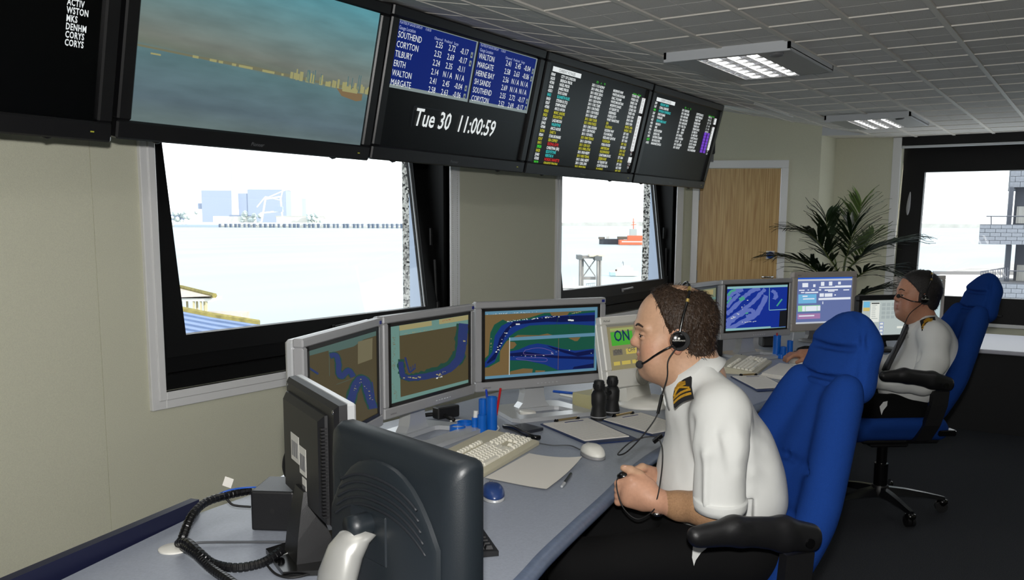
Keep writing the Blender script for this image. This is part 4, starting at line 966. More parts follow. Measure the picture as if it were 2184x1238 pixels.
# =================================================================== MONITORS
def monitor(name, label, PL, PR, z0, z1, style, T0=0, back_off=.05, group=None, zdesk=DZ):
    "PL, PR: screen-left and screen-right edge of the front (viewer side); z0..z1 panel bottom and top"
    PL, PR = Vector(PL), Vector(PR); d = (PR - PL); d.z = 0; W_ = d.length; d.normalize(); rz = math.atan2(d.y, d.x); nrm = Vector((-d.y, d.x, 0))
    c = (PL + PR) / 2; t = thing(name, label, 'monitor', (c.x + nrm.x * back_off, c.y + nrm.y * back_off, zdesk), rz, group)
    H_ = z1 - z0; T = Matrix.Translation((0, -back_off, z0 - zdesk)) @ Matrix.Rotation(math.radians(-T0), 4, 'X')
    st = dict(samsung=(.026, .024, .036, M_silver, .055), grey=(.034, .034, .045, M_wgrey, .05), black=(.03, .03, .035, M_blackp, .05), white=(.032, .032, .07, M_white, .06))[style]
    bs_, bt, bb, m, th = st
    b = BM()
    for lo, hi in (((-W_ / 2, 0, 0), (W_ / 2, .03, bb)), ((-W_ / 2, 0, H_ - bt), (W_ / 2, .03, H_)), ((-W_ / 2, 0, bb), (-W_ / 2 + bs_, .03, H_ - bt)), ((W_ / 2 - bs_, 0, bb), (W_ / 2, .03, H_ - bt))): bx(b, lo, hi, bev=.004)
    obj('bezel', b, m, t).matrix_basis = T
    if style == 'samsung':
        b = BM(); i0 = .011
        for lo, hi in (((-W_ / 2 + bs_, .001, bb), (W_ / 2 - bs_, .02, bb + i0)), ((-W_ / 2 + bs_, .001, H_ - bt - i0), (W_ / 2 - bs_, .02, H_ - bt)), ((-W_ / 2 + bs_, .001, bb), (-W_ / 2 + bs_ + i0, .02, H_ - bt)), ((W_ / 2 - bs_ - i0, .001, bb), (W_ / 2 - bs_, .02, H_ - bt))): bx(b, lo, hi)
        obj('inner_bezel', b, M_bezin, t).matrix_basis = T
        bs_ += i0; bb += i0; bt += i0
    b = BM(); bx(b, (-W_ / 2 + .004, .028, .004), (W_ / 2 - .004, th, H_ - .004), bev=.008); bx(b, (-W_ * .3, th - .005, H_ * .15), (W_ * .3, th + .025, H_ * .8), bev=.012); obj('back_shell', b, m if style != 'samsung' else M_silverl, t).matrix_basis = T
    b = BM(); bx(b, (-W_ / 2 + bs_ - .004, .006, bb - .004), (W_ / 2 - bs_ + .004, .02, H_ - bt + .004)); obj('panel', b, M_tvdark, t).matrix_basis = T
    S = Screen(t, W_ - 2 * bs_, H_ - bb - bt, 0, bb + (H_ - bb - bt) / 2, .0055, T)
    return t, S, W_, H_, T, rz
def stand_samsung(t, W_, z0):
    hgt = z0 - DZ
    b = BM(); prof = [(.075, -.0), (.072, .01), (.05, .035), (.042, .07), (.042, hgt + .12)]
    loft(b, [[(-w_, .035 - .02, z), (w_, .035 - .02, z), (w_, .06, z), (-w_, .06, z)] for w_, z in prof]); obj('neck', b, M_silverl, t)
    b = BM(); outer = [(-.17, -.13), (-.15, -.16), (.15, -.16), (.17, -.13), (.15, .09), (.12, .11), (-.12, .11), (-.15, .09)]
    inn = [(-.115, -.085), (-.105, -.095), (.105, -.095), (.115, -.085), (.095, -.01), (.08, 0), (-.08, 0), (-.095, -.01)]
    o0 = [b.verts.new((x, y, .016)) for x, y in outer]; i0 = [b.verts.new((x, y, .016)) for x, y in inn]; o1 = [b.verts.new((x, y, .001)) for x, y in outer]; i1 = [b.verts.new((x, y, .001)) for x, y in inn]
    for k in range(8):
        l = (k + 1) % 8
        for q in ((o0[k], o0[l], i0[l], i0[k]), (o1[k], o1[l], i1[l], i1[k]), (o0[k], o0[l], o1[l], o1[k]), (i0[k], i0[l], i1[l], i1[k])): b.faces.new(q)
    obj('base', b, M_silverl, t)
def stand_plain(t, hgt, m, w_=.05, br=.12):
    b = BM(); loft(b, [[(-w_ * k, .02, z), (w_ * k, .02, z), (w_ * k, .055, z), (-w_ * k, .055, z)] for k, z in ((1.3, .005), (1, .04), (.9, hgt + .08))]); obj('neck', b, m, t)
    b = BM(); lathe(b, [(.001, .018), (br * .6, .017), (br, .009), (br, .0)], 28, M=Matrix.Diagonal((1, .85, 1)), c=(0, 0, .0005)); obj('base', b, m, t, smooth=True)
c_tan, c_tan2, c_tan3 = emi('chart_tan_bright', (108, 88, 56)), emi('chart_tan', (76, 68, 46)), emi('chart_tan_dim', (72, 64, 44))
c_grn, c_grn2 = emi('chart_green', (22, 76, 60)), emi('chart_green_dim', (30, 66, 56)); c_blu, c_blu2 = emi('chart_blue', (20, 48, 116)), emi('chart_blue_dim', (38, 50, 96)); c_nav = emi('chart_navy', (8, 18, 66)); c_sky = emi('chart_bar', (88, 130, 152)); c_teal, c_teal2 = emi('chart_teal', (98, 132, 124)), emi('chart_teal_dim', (72, 94, 88)); c_crm, c_crm2 = emi('chart_cream', (148, 140, 98)), emi('chart_cream_dim', (104, 98, 74)); c_wht = emi('chart_white', (210, 214, 210)); c_pink = emi('chart_pink', (120, 96, 150))
GM = 'silver widescreen chart monitors'
# right chart monitor of the near desk
t, S, W_, H_, T, rz = monitor('chart_monitor', 'silver widescreen monitor with bright river chart and inset map, beside touchscreen', at(1015, 642, 3.25), at(1293, 638, 3.5), .845, 1.176, 'samsung', group=GM); stand_samsung(t, W_, .845)
S.conv = homog(((197, 150), (1480, 125), (1430, 985), (155, 1070)))
S.polys('chart_land', [[(197, 150), (1480, 125), (1430, 985), (155, 1070)]], c_tan)
S.polys('chart_shallows', [[(165, 790), (215, 740), (250, 440), (300, 330), (400, 265), (440, 290), (700, 250), (880, 190), (940, 190), (960, 230), (1130, 235), (1160, 190), (1478, 170), (1440, 490), (960, 495), (900, 470), (800, 490), (560, 480), (480, 500), (430, 560), (350, 690), (340, 830), (210, 910), (160, 915)]], c_grn)
S.polys('chart_river', [[(165, 850), (260, 700), (300, 480), (380, 350), (470, 300), (700, 275), (870, 225), (1040, 235), (1470, 195), (1445, 380), (1150, 350), (900, 350), (700, 355), (560, 420), (470, 490), (390, 600), (340, 700), (280, 840), (165, 915)]], c_blu)
S.polys('chart_channel', [[(190, 845), (300, 700), (350, 520), (430, 390), (520, 300), (700, 285), (900, 240), (1465, 235), (1455, 320), (1050, 320), (900, 310), (720, 320), (560, 340), (480, 380), (400, 520), (330, 700), (290, 800), (200, 860)]], c_nav)
S.polys('chart_inset', [[(460, 512), (1435, 475), (1405, 955), (440, 1020)]], c_grn)
S.polys('inset_river', [[(458, 700), (560, 680), (680, 620), (780, 600), (900, 625), (1050, 680), (1200, 710), (1418, 690), (1402, 958), (1000, 972), (850, 890), (640, 830), (455, 820)]], c_blu)
S.polys('inset_channel', [[(458, 725), (640, 710), (900, 760), (1050, 780), (1410, 800), (1410, 840), (1000, 810), (800, 780), (456, 765)], [(880, 630), (1050, 690), (1200, 740), (1415, 700), (1410, 760), (1230, 790), (1080, 740), (950, 680)], [(1180, 930), (1405, 890), (1402, 950), (1160, 960)]], c_nav)
S.polys('inset_land', [[(1130, 535), (1270, 530), (1235, 580), (1205, 582)], [(455, 970), (600, 935), (710, 945), (700, 1000), (440, 1018)], [(740, 965), (850, 972), (840, 992), (735, 996)], [(462, 565), (520, 575), (540, 610), (500, 660), (460, 670)]], c_tan)
S.polys('tool_bar', [[(197, 150), (1480, 125), (1478, 172), (195, 195)], [(460, 512), (1435, 475), (1432, 520), (460, 556)], [(160, 1032), (1425, 950), (1430, 985), (155, 1070)], [(1450, 170), (1478, 170), (1430, 985), (1405, 985)]], c_sky)
S.ribbon('inset_edge', [(464, 512), (437, 1020)], 7, c_wht)
for P_ in ([(635, 685), (795, 660), (930, 710), (915, 755), (630, 745), (635, 685)], [(545, 790), (845, 800), (840, 850), (545, 808), (545, 790)]): S.ribbon('traffic_zone', P_, 4, c_pink)
S.ribbon('bearing_line', [(1020, 540), (995, 965)], 4, emi('chart_rust', (110, 80, 60))); S.ribbon('bearing_line', [(1160, 190), (1140, 480)], 4, c_grn2); S.ribbon('bearing_line', [(1030, 250), (960, 490)], 4, c_grn2)
def specks(S, L, n, m, sz=9, rag=8):
    R_ = []
    for k in range(n):
        i = random.randrange(len(L) - 1); q = random.random(); x = L[i][0] * (1 - q) + L[i + 1][0] * q + random.uniform(-rag, rag); y = L[i][1] * (1 - q) + L[i + 1][1] * q + random.uniform(-rag, rag); z_ = random.uniform(.4, 1) * sz; R_.append([(x, y), (x + z_ * 1.6, y), (x + z_ * 1.6, y + z_), (x, y + z_)])
    S.polys('ship_mark', R_, m)
specks(S, [(430, 292), (560, 275), (720, 262), (880, 245), (1040, 240)], 46, c_wht, 9, 8); specks(S, [(300, 700), (330, 600), (410, 440), (480, 350)], 16, c_wht, 12, 18); specks(S, [(250, 500), (230, 700)], 14, c_crm, 7, 6); specks(S, [(480, 760), (800, 770), (1080, 700), (1400, 740)], 16, c_wht, 8, 12); specks(S, [(1130, 285), (1170, 288)], 5, c_wht, 22, 3); specks(S, [(530, 325), (570, 325)], 4, c_wht, 18, 3); specks(S, [(205, 185), (780, 168)], 40, c_wht, 6, 4); specks(S, [(1160, 205), (1280, 180)], 16, c_crm, 9, 4)
def buttons(t, T, W_, m=M_silverl, x=.02):
    for k in range(6):
        b = BM(); box(b, (x + k * .016 - .04, -.001, .016), (.008, .003, .004), bev=.001); obj('button', b, m, t).matrix_basis = T
def badge(t, T, W_, H_):
    b = BM(); box(b, (W_ / 2 - .014, -.001, H_ - .012), (.012, .002, .010)); obj('sticker', b, mat('sticker_blue', s(30, 40, 120), .4), t).matrix_basis = T
    o = text('maker_mark', 'SAMSUNG', .007, M_bezin, t, (-W_ / 2 + .028, -.0008, .012)); o.matrix_basis = T
buttons(t, T, W_); badge(t, T, W_, H_)
# middle chart monitor
t, S, W_, H_, T, rz = monitor('chart_monitor', 'middle silver widescreen monitor with curved river on brown chart', at(818, 681, 2.78), at(1013, 646, 3.23), .845, 1.172, 'samsung', group=GM); stand_samsung(t, W_, .845)
S.conv = homog(((935, 155), (1790, 5), (1750, 835), (905, 1115)))
S.polys('chart_land', [[(935, 155), (1790, 5), (1750, 835), (905, 1115)]], c_tan2)
S.polys('tool_bar', [[(935, 155), (1040, 138), (1015, 1083), (905, 1115)], [(1040, 138), (1790, 5), (1783, 122), (1040, 268)], [(1015, 1030), (1752, 800), (1750, 835), (1015, 1085)]], c_teal)
S.polys('text_box', [[(1040, 140), (1395, 80), (1395, 140), (1040, 205)], [(1475, 65), (1790, 8), (1786, 68), (1475, 125)]], c_crm)
S.ribbon('chart_shallows', [(1715, 118), (1690, 350), (1640, 540), (1500, 660), (1330, 735), (1150, 785), (1060, 770), (1042, 700), (1035, 560)], lambda q: 130 - 60 * q, c_grn2, .25)
S.polys('chart_bay', [[(1720, 440), (1740, 520), (1700, 600), (1660, 640), (1680, 500)]], c_grn2)
S.ribbon('chart_river', [(1735, 115), (1705, 350), (1655, 560), (1520, 690), (1350, 755), (1150, 792), (1060, 772), (1040, 700), (1035, 590)], lambda q: 98 - 44 * q, c_blu2, .12)
S.ribbon('chart_dock', [(1085, 535), (1105, 640), (1125, 725)], 20, c_blu2); S.ribbon('chart_dock', [(1125, 725), (1190, 665)], 18, c_blu2)
for k in range(3): S.ribbon('chart_basin', [(1140 + k * 22, 690 - k * 16), (1138 + k * 24, 650 - k * 18)], 9, c_blu2)
specks(S, [(1060, 780), (1300, 770), (1520, 710)], 22, c_crm, 14, 16); specks(S, [(1380, 790), (1480, 760)], 12, c_wht, 9, 5); specks(S, [(1710, 320), (1720, 330)], 3, c_crm, 16, 4)
specks(S, [(960, 250), (940, 700)], 70, c_crm2, 7, 16); specks(S, [(930, 850), (960, 1050)], 24, c_crm2, 7, 14); specks(S, [(1080, 240), (1400, 180)], 30, c_crm, 6, 4); specks(S, [(1490, 80), (1620, 50)], 22, emi('chart_salmon', (150, 100, 70)), 7, 8)
buttons(t, T, W_, x=.06); badge(t, T, W_, H_)
# left chart monitor
t, S, W_, H_, T, rz = monitor('chart_monitor', 'dim silver widescreen monitor with two river bends, leftmost beside black monitor', at(646, 735, 2.27), at(815, 681, 2.78), .83, 1.168, 'samsung', group=GM); stand_samsung(t, W_, .83)
S.conv = homog(((115, 430), (865, 185), (830, 1170), (86, 1640)))
S.polys('chart_land', [[(115, 430), (865, 185), (830, 1170), (86, 1640)]], c_tan3)
S.polys('tool_bar', [[(115, 430), (865, 185), (862, 245), (640, 320), (620, 375), (345, 460), (345, 425), (115, 495)]], c_teal2)
S.polys('text_box', [[(665, 318), (822, 272), (806, 525), (652, 590)]], c_crm2)
for w_, m in ((1.35, c_grn2), (1, c_blu2)):
    S.ribbon('chart_river', [(350, 492), (415, 480), (440, 560), (438, 690), (470, 745), (545, 665), (592, 745)], 58 * w_, m, .12); S.ribbon('chart_river', [(540, 1080), (590, 900), (660, 775), (720, 800), (745, 950), (785, 1120)], 86 * w_, m, .1); S.ribbon('chart_creek', [(115, 645), (210, 715)], 22 * w_, m, .1)
S.ribbon('chart_dock', [(785, 800), (798, 980)], 14, c_blu2); specks(S, [(590, 900), (660, 775), (745, 950), (785, 1120)], 14, c_crm, 10, 16); S.ribbon('chart_grid', [(340, 440), (330, 740)], 4, c_teal2); S.ribbon('chart_grid', [(400, 840), (600, 755)], 4, c_teal2)
badge(t, T, W_, H_)
# far desk chart monitors
t, S, W_, H_, T, rz = monitor('chart_monitor', 'silver widescreen monitor with deep blue estuary chart in front of the door', at(1541, 589, 4.78), at(1692, 590, 5.02), .845, 1.165, 'samsung', group=GM); stand_samsung(t, W_, .845)
S.conv = homog(((612, 130), (1248, 128), (1200, 632), (572, 660)))
e_nv, e_lv, e_gr = emi('est_navy', (18, 44, 138)), emi('est_lavender', (92, 108, 178)), emi('est_green', (70, 150, 130))
S.polys('chart_sea', [[(612, 130), (1248, 128), (1200, 632), (572, 660)]], e_nv)
for P_, w_ in (([(590, 460), (700, 360), (800, 250), (900, 180), (960, 160)], 46), ([(585, 540), (750, 430), (870, 330), (960, 230), (1010, 170)], 40), ([(580, 600), (700, 500), (820, 420), (880, 440), (860, 480), (800, 500)], 44), ([(590, 640), (760, 560), (900, 470), (960, 380), (1020, 250)], 50), ([(610, 300), (640, 230), (720, 180), (780, 165)], 60), ([(600, 380), (660, 300), (740, 220)], 40)):
    S.ribbon('chart_bank', P_, w_, e_lv, .3)
for P_, w_ in (([(620, 240), (650, 190), (700, 170)], 26), ([(735, 290), (790, 270)], 40), ([(600, 330), (650, 260)], 18), ([(790, 460), (820, 450)], 16)): S.ribbon('chart_flats', P_, w_, e_gr, .3)
S.polys('tool_bar', [[(612, 130), (1248, 128), (1246, 155), (610, 158)], [(576, 632), (1202, 612), (1200, 632), (572, 660)]], emi('est_bar', (130, 176, 180)))
S.polys('chart_inset', [[(1055, 160), (1246, 158), (1222, 415), (1038, 422)], [(1060, 430), (1218, 425), (1200, 628), (1045, 632)]], e_nv); S.polys('inset_black', [[(1150, 440), (1217, 432), (1202, 620), (1130, 625)]], E_blk)
S.ribbon('chart_bank', [(1080, 190), (1120, 240), (1100, 300)], 40, e_lv, .3); S.ribbon('chart_bank', [(1120, 380), (1180, 300)], 16, e_gr, .3)
S.ribbon('inset_edge', [(1055, 160), (1038, 422)], 5, emi('est_bar', (0, 0, 0))); S.ribbon('inset_edge', [(1038, 426), (1222, 420)], 8, emi('est_bar', (0, 0, 0))); specks(S, [(600, 540), (720, 450), (850, 230)], 16, c_wht, 9, 14); specks(S, [(740, 560), (930, 552)], 16, c_wht, 8, 6)
buttons(t, T, W_)
t, S, W_, H_, T, rz = monitor('chart_monitor', 'silver widescreen monitor half hidden behind the near operator\'s head', at(1445, 606, 4.35), at(1536, 592, 4.76), .845, 1.165, 'samsung', group=GM); stand_samsung(t, W_, .845)
S.rects('chart_land', [(0, 0, 1, 1)], emi('d_olive', (112, 118, 92))); S.rects('text_box', [(.05, .03, .45, .16), (.55, .03, .92, .14)], emi('d_cream', (150, 136, 90))); S.rects('tool_bar', [(0, .2, 1, .26)], c_teal); S.rects('chart_sea', [(.5, .3, .88, .75)], emi('est_navy', (0, 0, 0))); S.ribbon('chart_bank', [(.52, .6), (.66, .42), (.85, .34)], .06, e_lv); S.ribbon('chart_bank', [(.6, .72), (.75, .55), (.86, .5)], .04, e_lv)
# form monitor
t, S, W_, H_, T, rz = monitor('form_monitor', 'grey framed monitor showing a form with many white boxes', at(1692, 615, 5.45), at(1827, 618, 5.62), .815, 1.175, 'grey'); stand_plain(t, .08, M_grey)
o = text('maker_mark', 'AOC', .012, M_blackp, t, (-W_ / 2 + .03, -.001, H_ - .024)); o.matrix_basis = T
S.conv = homog(((1335, 262), (1880, 270), (1868, 690), (1315, 683)))
S.polys('form_page', [[(1335, 262), (1880, 270), (1868, 690), (1315, 683)]], emi('f_page', (98, 112, 160)))
S.polys('title_bar', [[(1335, 262), (1880, 270), (1879, 283), (1335, 275)]], emi('f_title', (40, 90, 190))); S.polys('menu_bar', [[(1335, 276), (1879, 284), (1878, 300), (1334, 292)], [(1316, 668), (1869, 676), (1868, 690), (1315, 683)]], emi('f_menu', (190, 196, 205)))
bb_ = lambda x0, y0, x1, y1: [(x0, y0), (x1, y0 + (x1 - x0) * .012), (x1, y1 + (x1 - x0) * .012), (x0, y1)]
S.polys('info_panel', [bb_(1340, 412, 1520, 495)], emi('f_sky', (110, 175, 215))); S.polys('table_panel', [bb_(1336, 515, 1560, 570)], emi('f_green', (150, 210, 160))); S.polys('note_panel', [bb_(1332, 590, 1560, 640)], emi('f_pink', (160, 120, 165)))
S.polys('field', [bb_(*q) for q in ((1378, 310, 1435, 348), (1485, 325, 1508, 350), (1562, 306, 1596, 342), (1642, 306, 1676, 342), (1735, 310, 1762, 335), (1545, 350, 1870, 362), (1705, 345, 1870, 356), (1345, 370, 1400, 380), (1430, 370, 1443, 380), (1468, 370, 1500, 382), (1405, 392, 1535, 404), (1365, 390, 1398, 400), (1542, 372, 1565, 384), (1600, 376, 1735, 388), (1635, 390, 1700, 398), (1790, 382, 1850, 392), (1550, 410, 1594, 442), (1602, 412, 1680, 444), (1540, 452, 1866, 472), (1380, 425, 1430, 436), (1385, 450, 1500, 460), (1378, 520, 1406, 568), (1412, 522, 1525, 568), (1530, 524, 1560, 568), (1345, 605, 1500, 616), (1580, 486, 1588, 510), (1700, 425, 1715, 436))], emi('f_white', (225, 230, 240)))
# black monitor
t, S, W_, H_, T, rz = monitor('control_monitor', 'black framed monitor with pale control panel beside the far operator', at(1832, 633, 5.1), at(1962, 640, 5.22), .80, 1.065, 'black'); stand_plain(t, .06, M_blackp)
S.rects('control_page', [(0, 0, 1, 1)], emi('g_page', (176, 186, 184))); S.rects('menu_list', [(.16, .06, .33, .62)], emi('g_list', (225, 228, 220))); S.rects('status_box', [(.02, .03, .14, .2)], emi('g_blue', (110, 180, 215))); S.rects('warning_box', [(.02, .2, .14, .3)], emi('g_yel', (200, 180, 110))); S.rects('menu_heading', [(.17, .07, .32, .1)], E_blk)
S.rects('menu_rows', [(.18, .13 + k * .055, .18 + random.uniform(.06, .12), .142 + k * .055) for k in range(8)], E_grey); S.rects('button_grid', [(.37 + i * .09, .08 + j * .12, .44 + i * .09, .17 + j * .12) for i in range(4) for j in range(4)], emi('g_btn', (160, 170, 170))); S.rects('number_box', [(.34, .63 + k * .1, .42, .71 + k * .1) for k in range(4)], emi('g_num', (120, 140, 200))); S.rects('number_face', [(.35, .645 + k * .1, .41, .70 + k * .1) for k in range(4)], emi('g_list', (0, 0, 0))); S.rects('entry_box', [(.68, .76, .95, .82)], emi('g_list', (0, 0, 0)))
# pale monitor standing by the far window
t, S, W_, H_, T, rz = monitor('window_monitor', 'pale framed monitor behind the far operator\'s head by the window', at(1914, 590, 7.1), at(2018, 594, 7.25), .665, 1.062, 'grey', zdesk=.60); stand_plain(t, .06, M_grey)
S.rects('page', [(0, 0, 1, 1)], emi('h_page', (176, 196, 200))); S.rects('side_bar', [(0, 0, .1, 1)], emi('h_side', (120, 170, 190)))
# touchscreen
t, S, W_, H_, T, rz = monitor('touchscreen_monitor', 'cream touchscreen monitor with green ON and beige OFF buttons', at(1302, 676, 3.42), at(1455, 655, 3.66), .83, 1.11, 'white', T0=12)
o = text('maker_mark', 'McNeil', .012, M_blackp, t, (-W_ / 2 + .015, -.001, H_ - .022)); o.matrix_basis = T
M_cream = M_white
b = BM(); loft(b, [[(-.07, -.02, .02), (.07, -.02, .02), (.07, .08, .02), (-.07, .08, .02)], [(-.06, .0, .11), (.06, .0, .11), (.06, .09, .2), (-.06, .09, .2)]]); obj('neck', b, M_white, t)
b = BM(); lathe(b, [(.001, .036), (.06, .034), (.10, .022), (.118, .008), (.118, .0)], 30, M=Matrix.Diagonal((1.05, 1.0, 1)), c=(.03, -.03, .0005)); obj('base', b, M_white, t, smooth=True)
b = BM(); lathe(b, [(.001, .004), (.03, .003), (.04, 0)], 24, M=Matrix.Rotation(PI / 2, 3, 'X'), c=(-.01, -.001, .036)); obj('control_pad', b, mat('pad_grey', s(176, 172, 160), .5), t, smooth=True).matrix_basis = T
S.rects('page', [(0, 0, 1, 1)], emi('t_page', (132, 124, 92))); S.rects('title_row', [(.0, 0, 1, .05)], emi('t_title', (110, 108, 100))); S.rects('label_row', [(.05, .09, .42, .15), (.48, .09, .9, .15)], emi('t_lab', (150, 160, 96)))
S.rects('on_button', [(.05, .17, .40, .47)], emi('t_on', (70, 158, 52))); S.rects('off_button', [(.45, .17, .86, .47)], emi('t_off', (176, 166, 130)))
E_nav = emi('t_navy', (24, 42, 80)); S.write('ON', .225, .375, .06, E_nav, 'CENTER', bold=.001, sx=.9); S.write('OFF', .65, .375, .06, E_nav, 'CENTER', bold=.001, sx=.9)
S.rects('small_button_dark', [(.05, .56, .2, .68), (.68, .56, .84, .68)], emi('t_dk', (96, 92, 84))); S.rects('small_button', [(.26, .56, .44, .68), (.48, .56, .64, .68), (.04, .82, .14, .9), (.17, .82, .31, .9), (.34, .82, .54, .9), (.57, .82, .9, .9)], emi('t_sm', (184, 166, 84)))
S.write('OFF', .35, .64, .024, E_nav, 'CENTER'); S.write('ON', .56, .64, .024, E_nav, 'CENTER'); S.write('ON', .125, .64, .024, emi('t_faint', (70, 68, 64)), 'CENTER'); S.write('OFF', .76, .64, .024, emi('t_faint', (0, 0, 0)), 'CENTER'); S.write('Man', .44, .875, .018, E_nav, 'CENTER')
# =================================================================== BACK-VIEW MONITORS
# black monitor seen from behind
PLk, PRk = at(756, 870, 1.75), at(643, 799, 2.08)
d = PRk - PLk; d.z = 0; Wk = d.length; d.normalize(); rzk = math.atan2(d.y, d.x); ck = (PLk + PRk) / 2; nk = Vector((-d.y, d.x, 0))
bk = thing('black_monitor', 'black monitor with silver rim seen from behind, with white stickers', 'monitor', (ck.x + nk.x * .05, ck.y + nk.y * .05, DZ), rzk)
z0, z1 = .845 - DZ, 1.112 - DZ; y0 = -.05
b = BM(); bx(b, (-Wk / 2, y0 - .004, z0), (Wk / 2, y0 + .016, z1), bev=.004); obj('front_rim', b, M_silverl, bk)
b = BM(); bx(b, (-Wk / 2 + .02, y0 - .006, z0 + .02), (Wk / 2 - .02, y0 - .003, z1 - .02)); obj('panel', b, M_tvdark, bk)
b = BM(); loft(b, [[(-Wk / 2 + a, y, z0 + a), (Wk / 2 - a, y, z0 + a), (Wk / 2 - a, y, z1 - a), (-Wk / 2 + a, y, z1 - a)] for a, y in ((.001, y0 + .014), (.003, y0 + .03), (.012, y0 + .038))]); obj('back_shell', b, M_blackp, bk)
b = BM(); loft(b, [[(-Wk * .36 + a, y, z0 + .012 + a), (Wk * .42 - a, y, z0 + .012 + a), (Wk * .42 - a, y, z1 - .03 - a), (-Wk * .36 + a, y, z1 - .03 - a)] for a, y in ((.0, y0 + .036), (.001, y0 + .044), (.014, y0 + .055))]); hump = obj('back_box', b, M_blackp, bk)
for k in range(26):
    b = BM(); zq = z0 + .03 + k * .0072; box(b, (-Wk * .345, y0 + .046, zq), (.016, .012, .004)); obj('vent_rib', b, M_blackp, hump)
for (u0, u1, v0, v1) in ((.02, .085, .10, .16), (.085 - .118, .018, .085, .145), (-.03, .0, .045, .08)):
    b = BM(); bx(b, (u0, y0 + .0548, z0 + v0), (u1, y0 + .0556, z0 + v1)); st = obj('sticker', b, M_white, hump)
    for q in range(9):
        b = BM(); xx_ = u0 + (u1 - u0) * (.12 + .085 * q); bx(b, (xx_, y0 + .0556, z0 + v0 + .01), (xx_ + .002 + .0015 * (q % 3), y0 + .0559, z0 + v1 - .016)); obj('barcode_bar', b, M_grey, st)
for sx in (-1, 1):
    b = BM(); lathe(b, [(.001, .003), (.0045, .002), (.005, 0)], 10, M=Matrix.Rotation(-PI / 2, 3, 'X'), c=(sx * (Wk / 2 - .018), y0 + .037, z1 - .018)); obj('screw', b, M_chrome, bk, smooth=True)
b = BM(); loft(b, [[(-w_, ya, z), (w_, ya, z), (w_ * .9, yb, z), (-w_ * .9, yb, z)] for w_, ya, yb, z in ((.055, -.05, .035, .012), (.05, -.04, .03, .06), (.042, -.02, .02, .12), (.036, -.015, .012, .16))]); obj('neck', b, M_blackp, bk)
b = BM(); bx(b, (-.13, -.13, .001), (.13, -.02, .012), bev=.004); loft(b, [[(-.11, -.02, z), (.11, -.02, z), (.075, .07, z), (-.075, .07, z)] for z in (.001, .012)]); obj('base', b, M_blackg, bk)
# blue-grey monitor with silver arm
PLg, PRg = at(1031, 985, 1.42), at(750, 908, 1.72)
d = PRg - PLg; d.z = 0; Wg = d.length; d.normalize(); rzg = math.atan2(d.y, d.x); cg = (PLg + PRg) / 2; ng = Vector((-d.y, d.x, 0))
gk = thing('bluegrey_monitor', 'dark blue grey monitor with vented back and silver arm, nearest the camera', 'monitor', (cg.x + ng.x * .04, cg.y + ng.y * .04, DZ), rzg)
M_slateg = mat('slate_grey_plastic', s(24, 30, 35), .45, bump=.05, bscale=500)
z0, z1 = .785 - DZ, 1.092 - DZ; hz_ = (z1 - z0) / 2; zc = (z0 + z1) / 2
def rrect(hx, hz2, r, y, n=6, zc_=zc):
    P_ = []
    for (sx, sz, a0) in ((1, 1, 0), (-1, 1, 90), (-1, -1, 180), (1, -1, 270)):
        for k in range(n + 1):
            a = math.radians(a0 + 90 * k / n); P_.append((sx * (hx - r) + r * math.cos(a), y, zc_ + sz * (hz2 - r) + r * math.sin(a)))
    return P_
b = BM(); loft(b, [rrect(Wg / 2 - a, hz_ - a, r, y) for a, r, y in ((.006, .012, -.045), (.0, .016, -.035), (.0, .018, -.012), (.006, .024, .004), (.024, .035, .016), (.036, .04, .019))]); obj('back_shell', b, M_slateg, gk, smooth=True, auto=50)
b = BM(); bx(b, (-Wg / 2 + .02, -.048, z0 + .02), (Wg / 2 - .02, -.044, z1 - .02)); obj('panel', b, M_tvdark, gk)
# arched raised back panel
def arch(hx, top, y, n=14):
    P_ = [(-hx, y, z0 + .02)]
    for k in range(n + 1):
        t_ = k / n; x = -hx + 2 * hx * t_; P_.append((x, y, top - .11 * (abs(2 * t_ - 1) ** 2.6)))
    P_.append((hx, y, z0 + .02)); return P_
b = BM(); loft(b, [arch(hx, tp, y) for hx, tp, y in ((.165, z1 - .035, .016), (.163, z1 - .037, .026), (.155, z1 - .045, .032))]); ap = obj('arched_panel', b, M_slateg, gk, smooth=True, auto=40)
M_slot = mat('slot_dark', s(20, 24, 30), .6)
for k in range(5):
    b = BM(); zt = z1 - .062 - k * .0135; hw = .118 + .006 * k
    tube(b, [(x, .033 - .001 * abs(x) / .1, zt - 1.9 * abs(x / .16) ** 2.4 * .03 - .0) for x in [hw * (q / 6 - 1) for q in range(13)]], .0026, 6, 3); obj('vent_slot', b, M_slot, ap, smooth=True)
b = BM(); bx(b, (-.03, .028, zc - .06), (.085, .0345, zc + .03), bev=.003); obj('mount_plate', b, M_slateg, ap)
M_arm = mat('arm_silver', s(186, 186, 182), .28, metal=.5)
arm = [((.022, .042, zc - .004), .026, .016), ((.024, .062, zc - .012), .032, .022), ((.028, .078, zc - .035), .036, .026), ((.034, .092, zc - .08), .042, .027), ((.04, .102, .03), .052, .027), ((.04, .106, .008), .07, .03)]
b = BM(); loft(b, [[(p[0] + w_ * 1.0 * math.cos(a), p[1] + t_ * math.sin(a) * 1.0, p[2] + t_ * .5 * math.sin(a)) for a in [2 * PI * k / 20 for k in range(20)]] for p, w_, t_ in arm]); obj('stand_arm', b, M_arm, gk, smooth=True)
b = BM(); lathe(b, [(.036, -.04), (.038, -.02), (.038, .025), (.03, .034), (.001, .036)], 20, M=Matrix.Rotation(PI / 2, 3, 'Y') @ Matrix.Rotation(PI / 2, 3, 'X') @ Matrix.Diagonal((.55, .55, .8)), c=(.024, .042, zc + .006)); obj('hinge', b, M_slateg, gk, smooth=True)
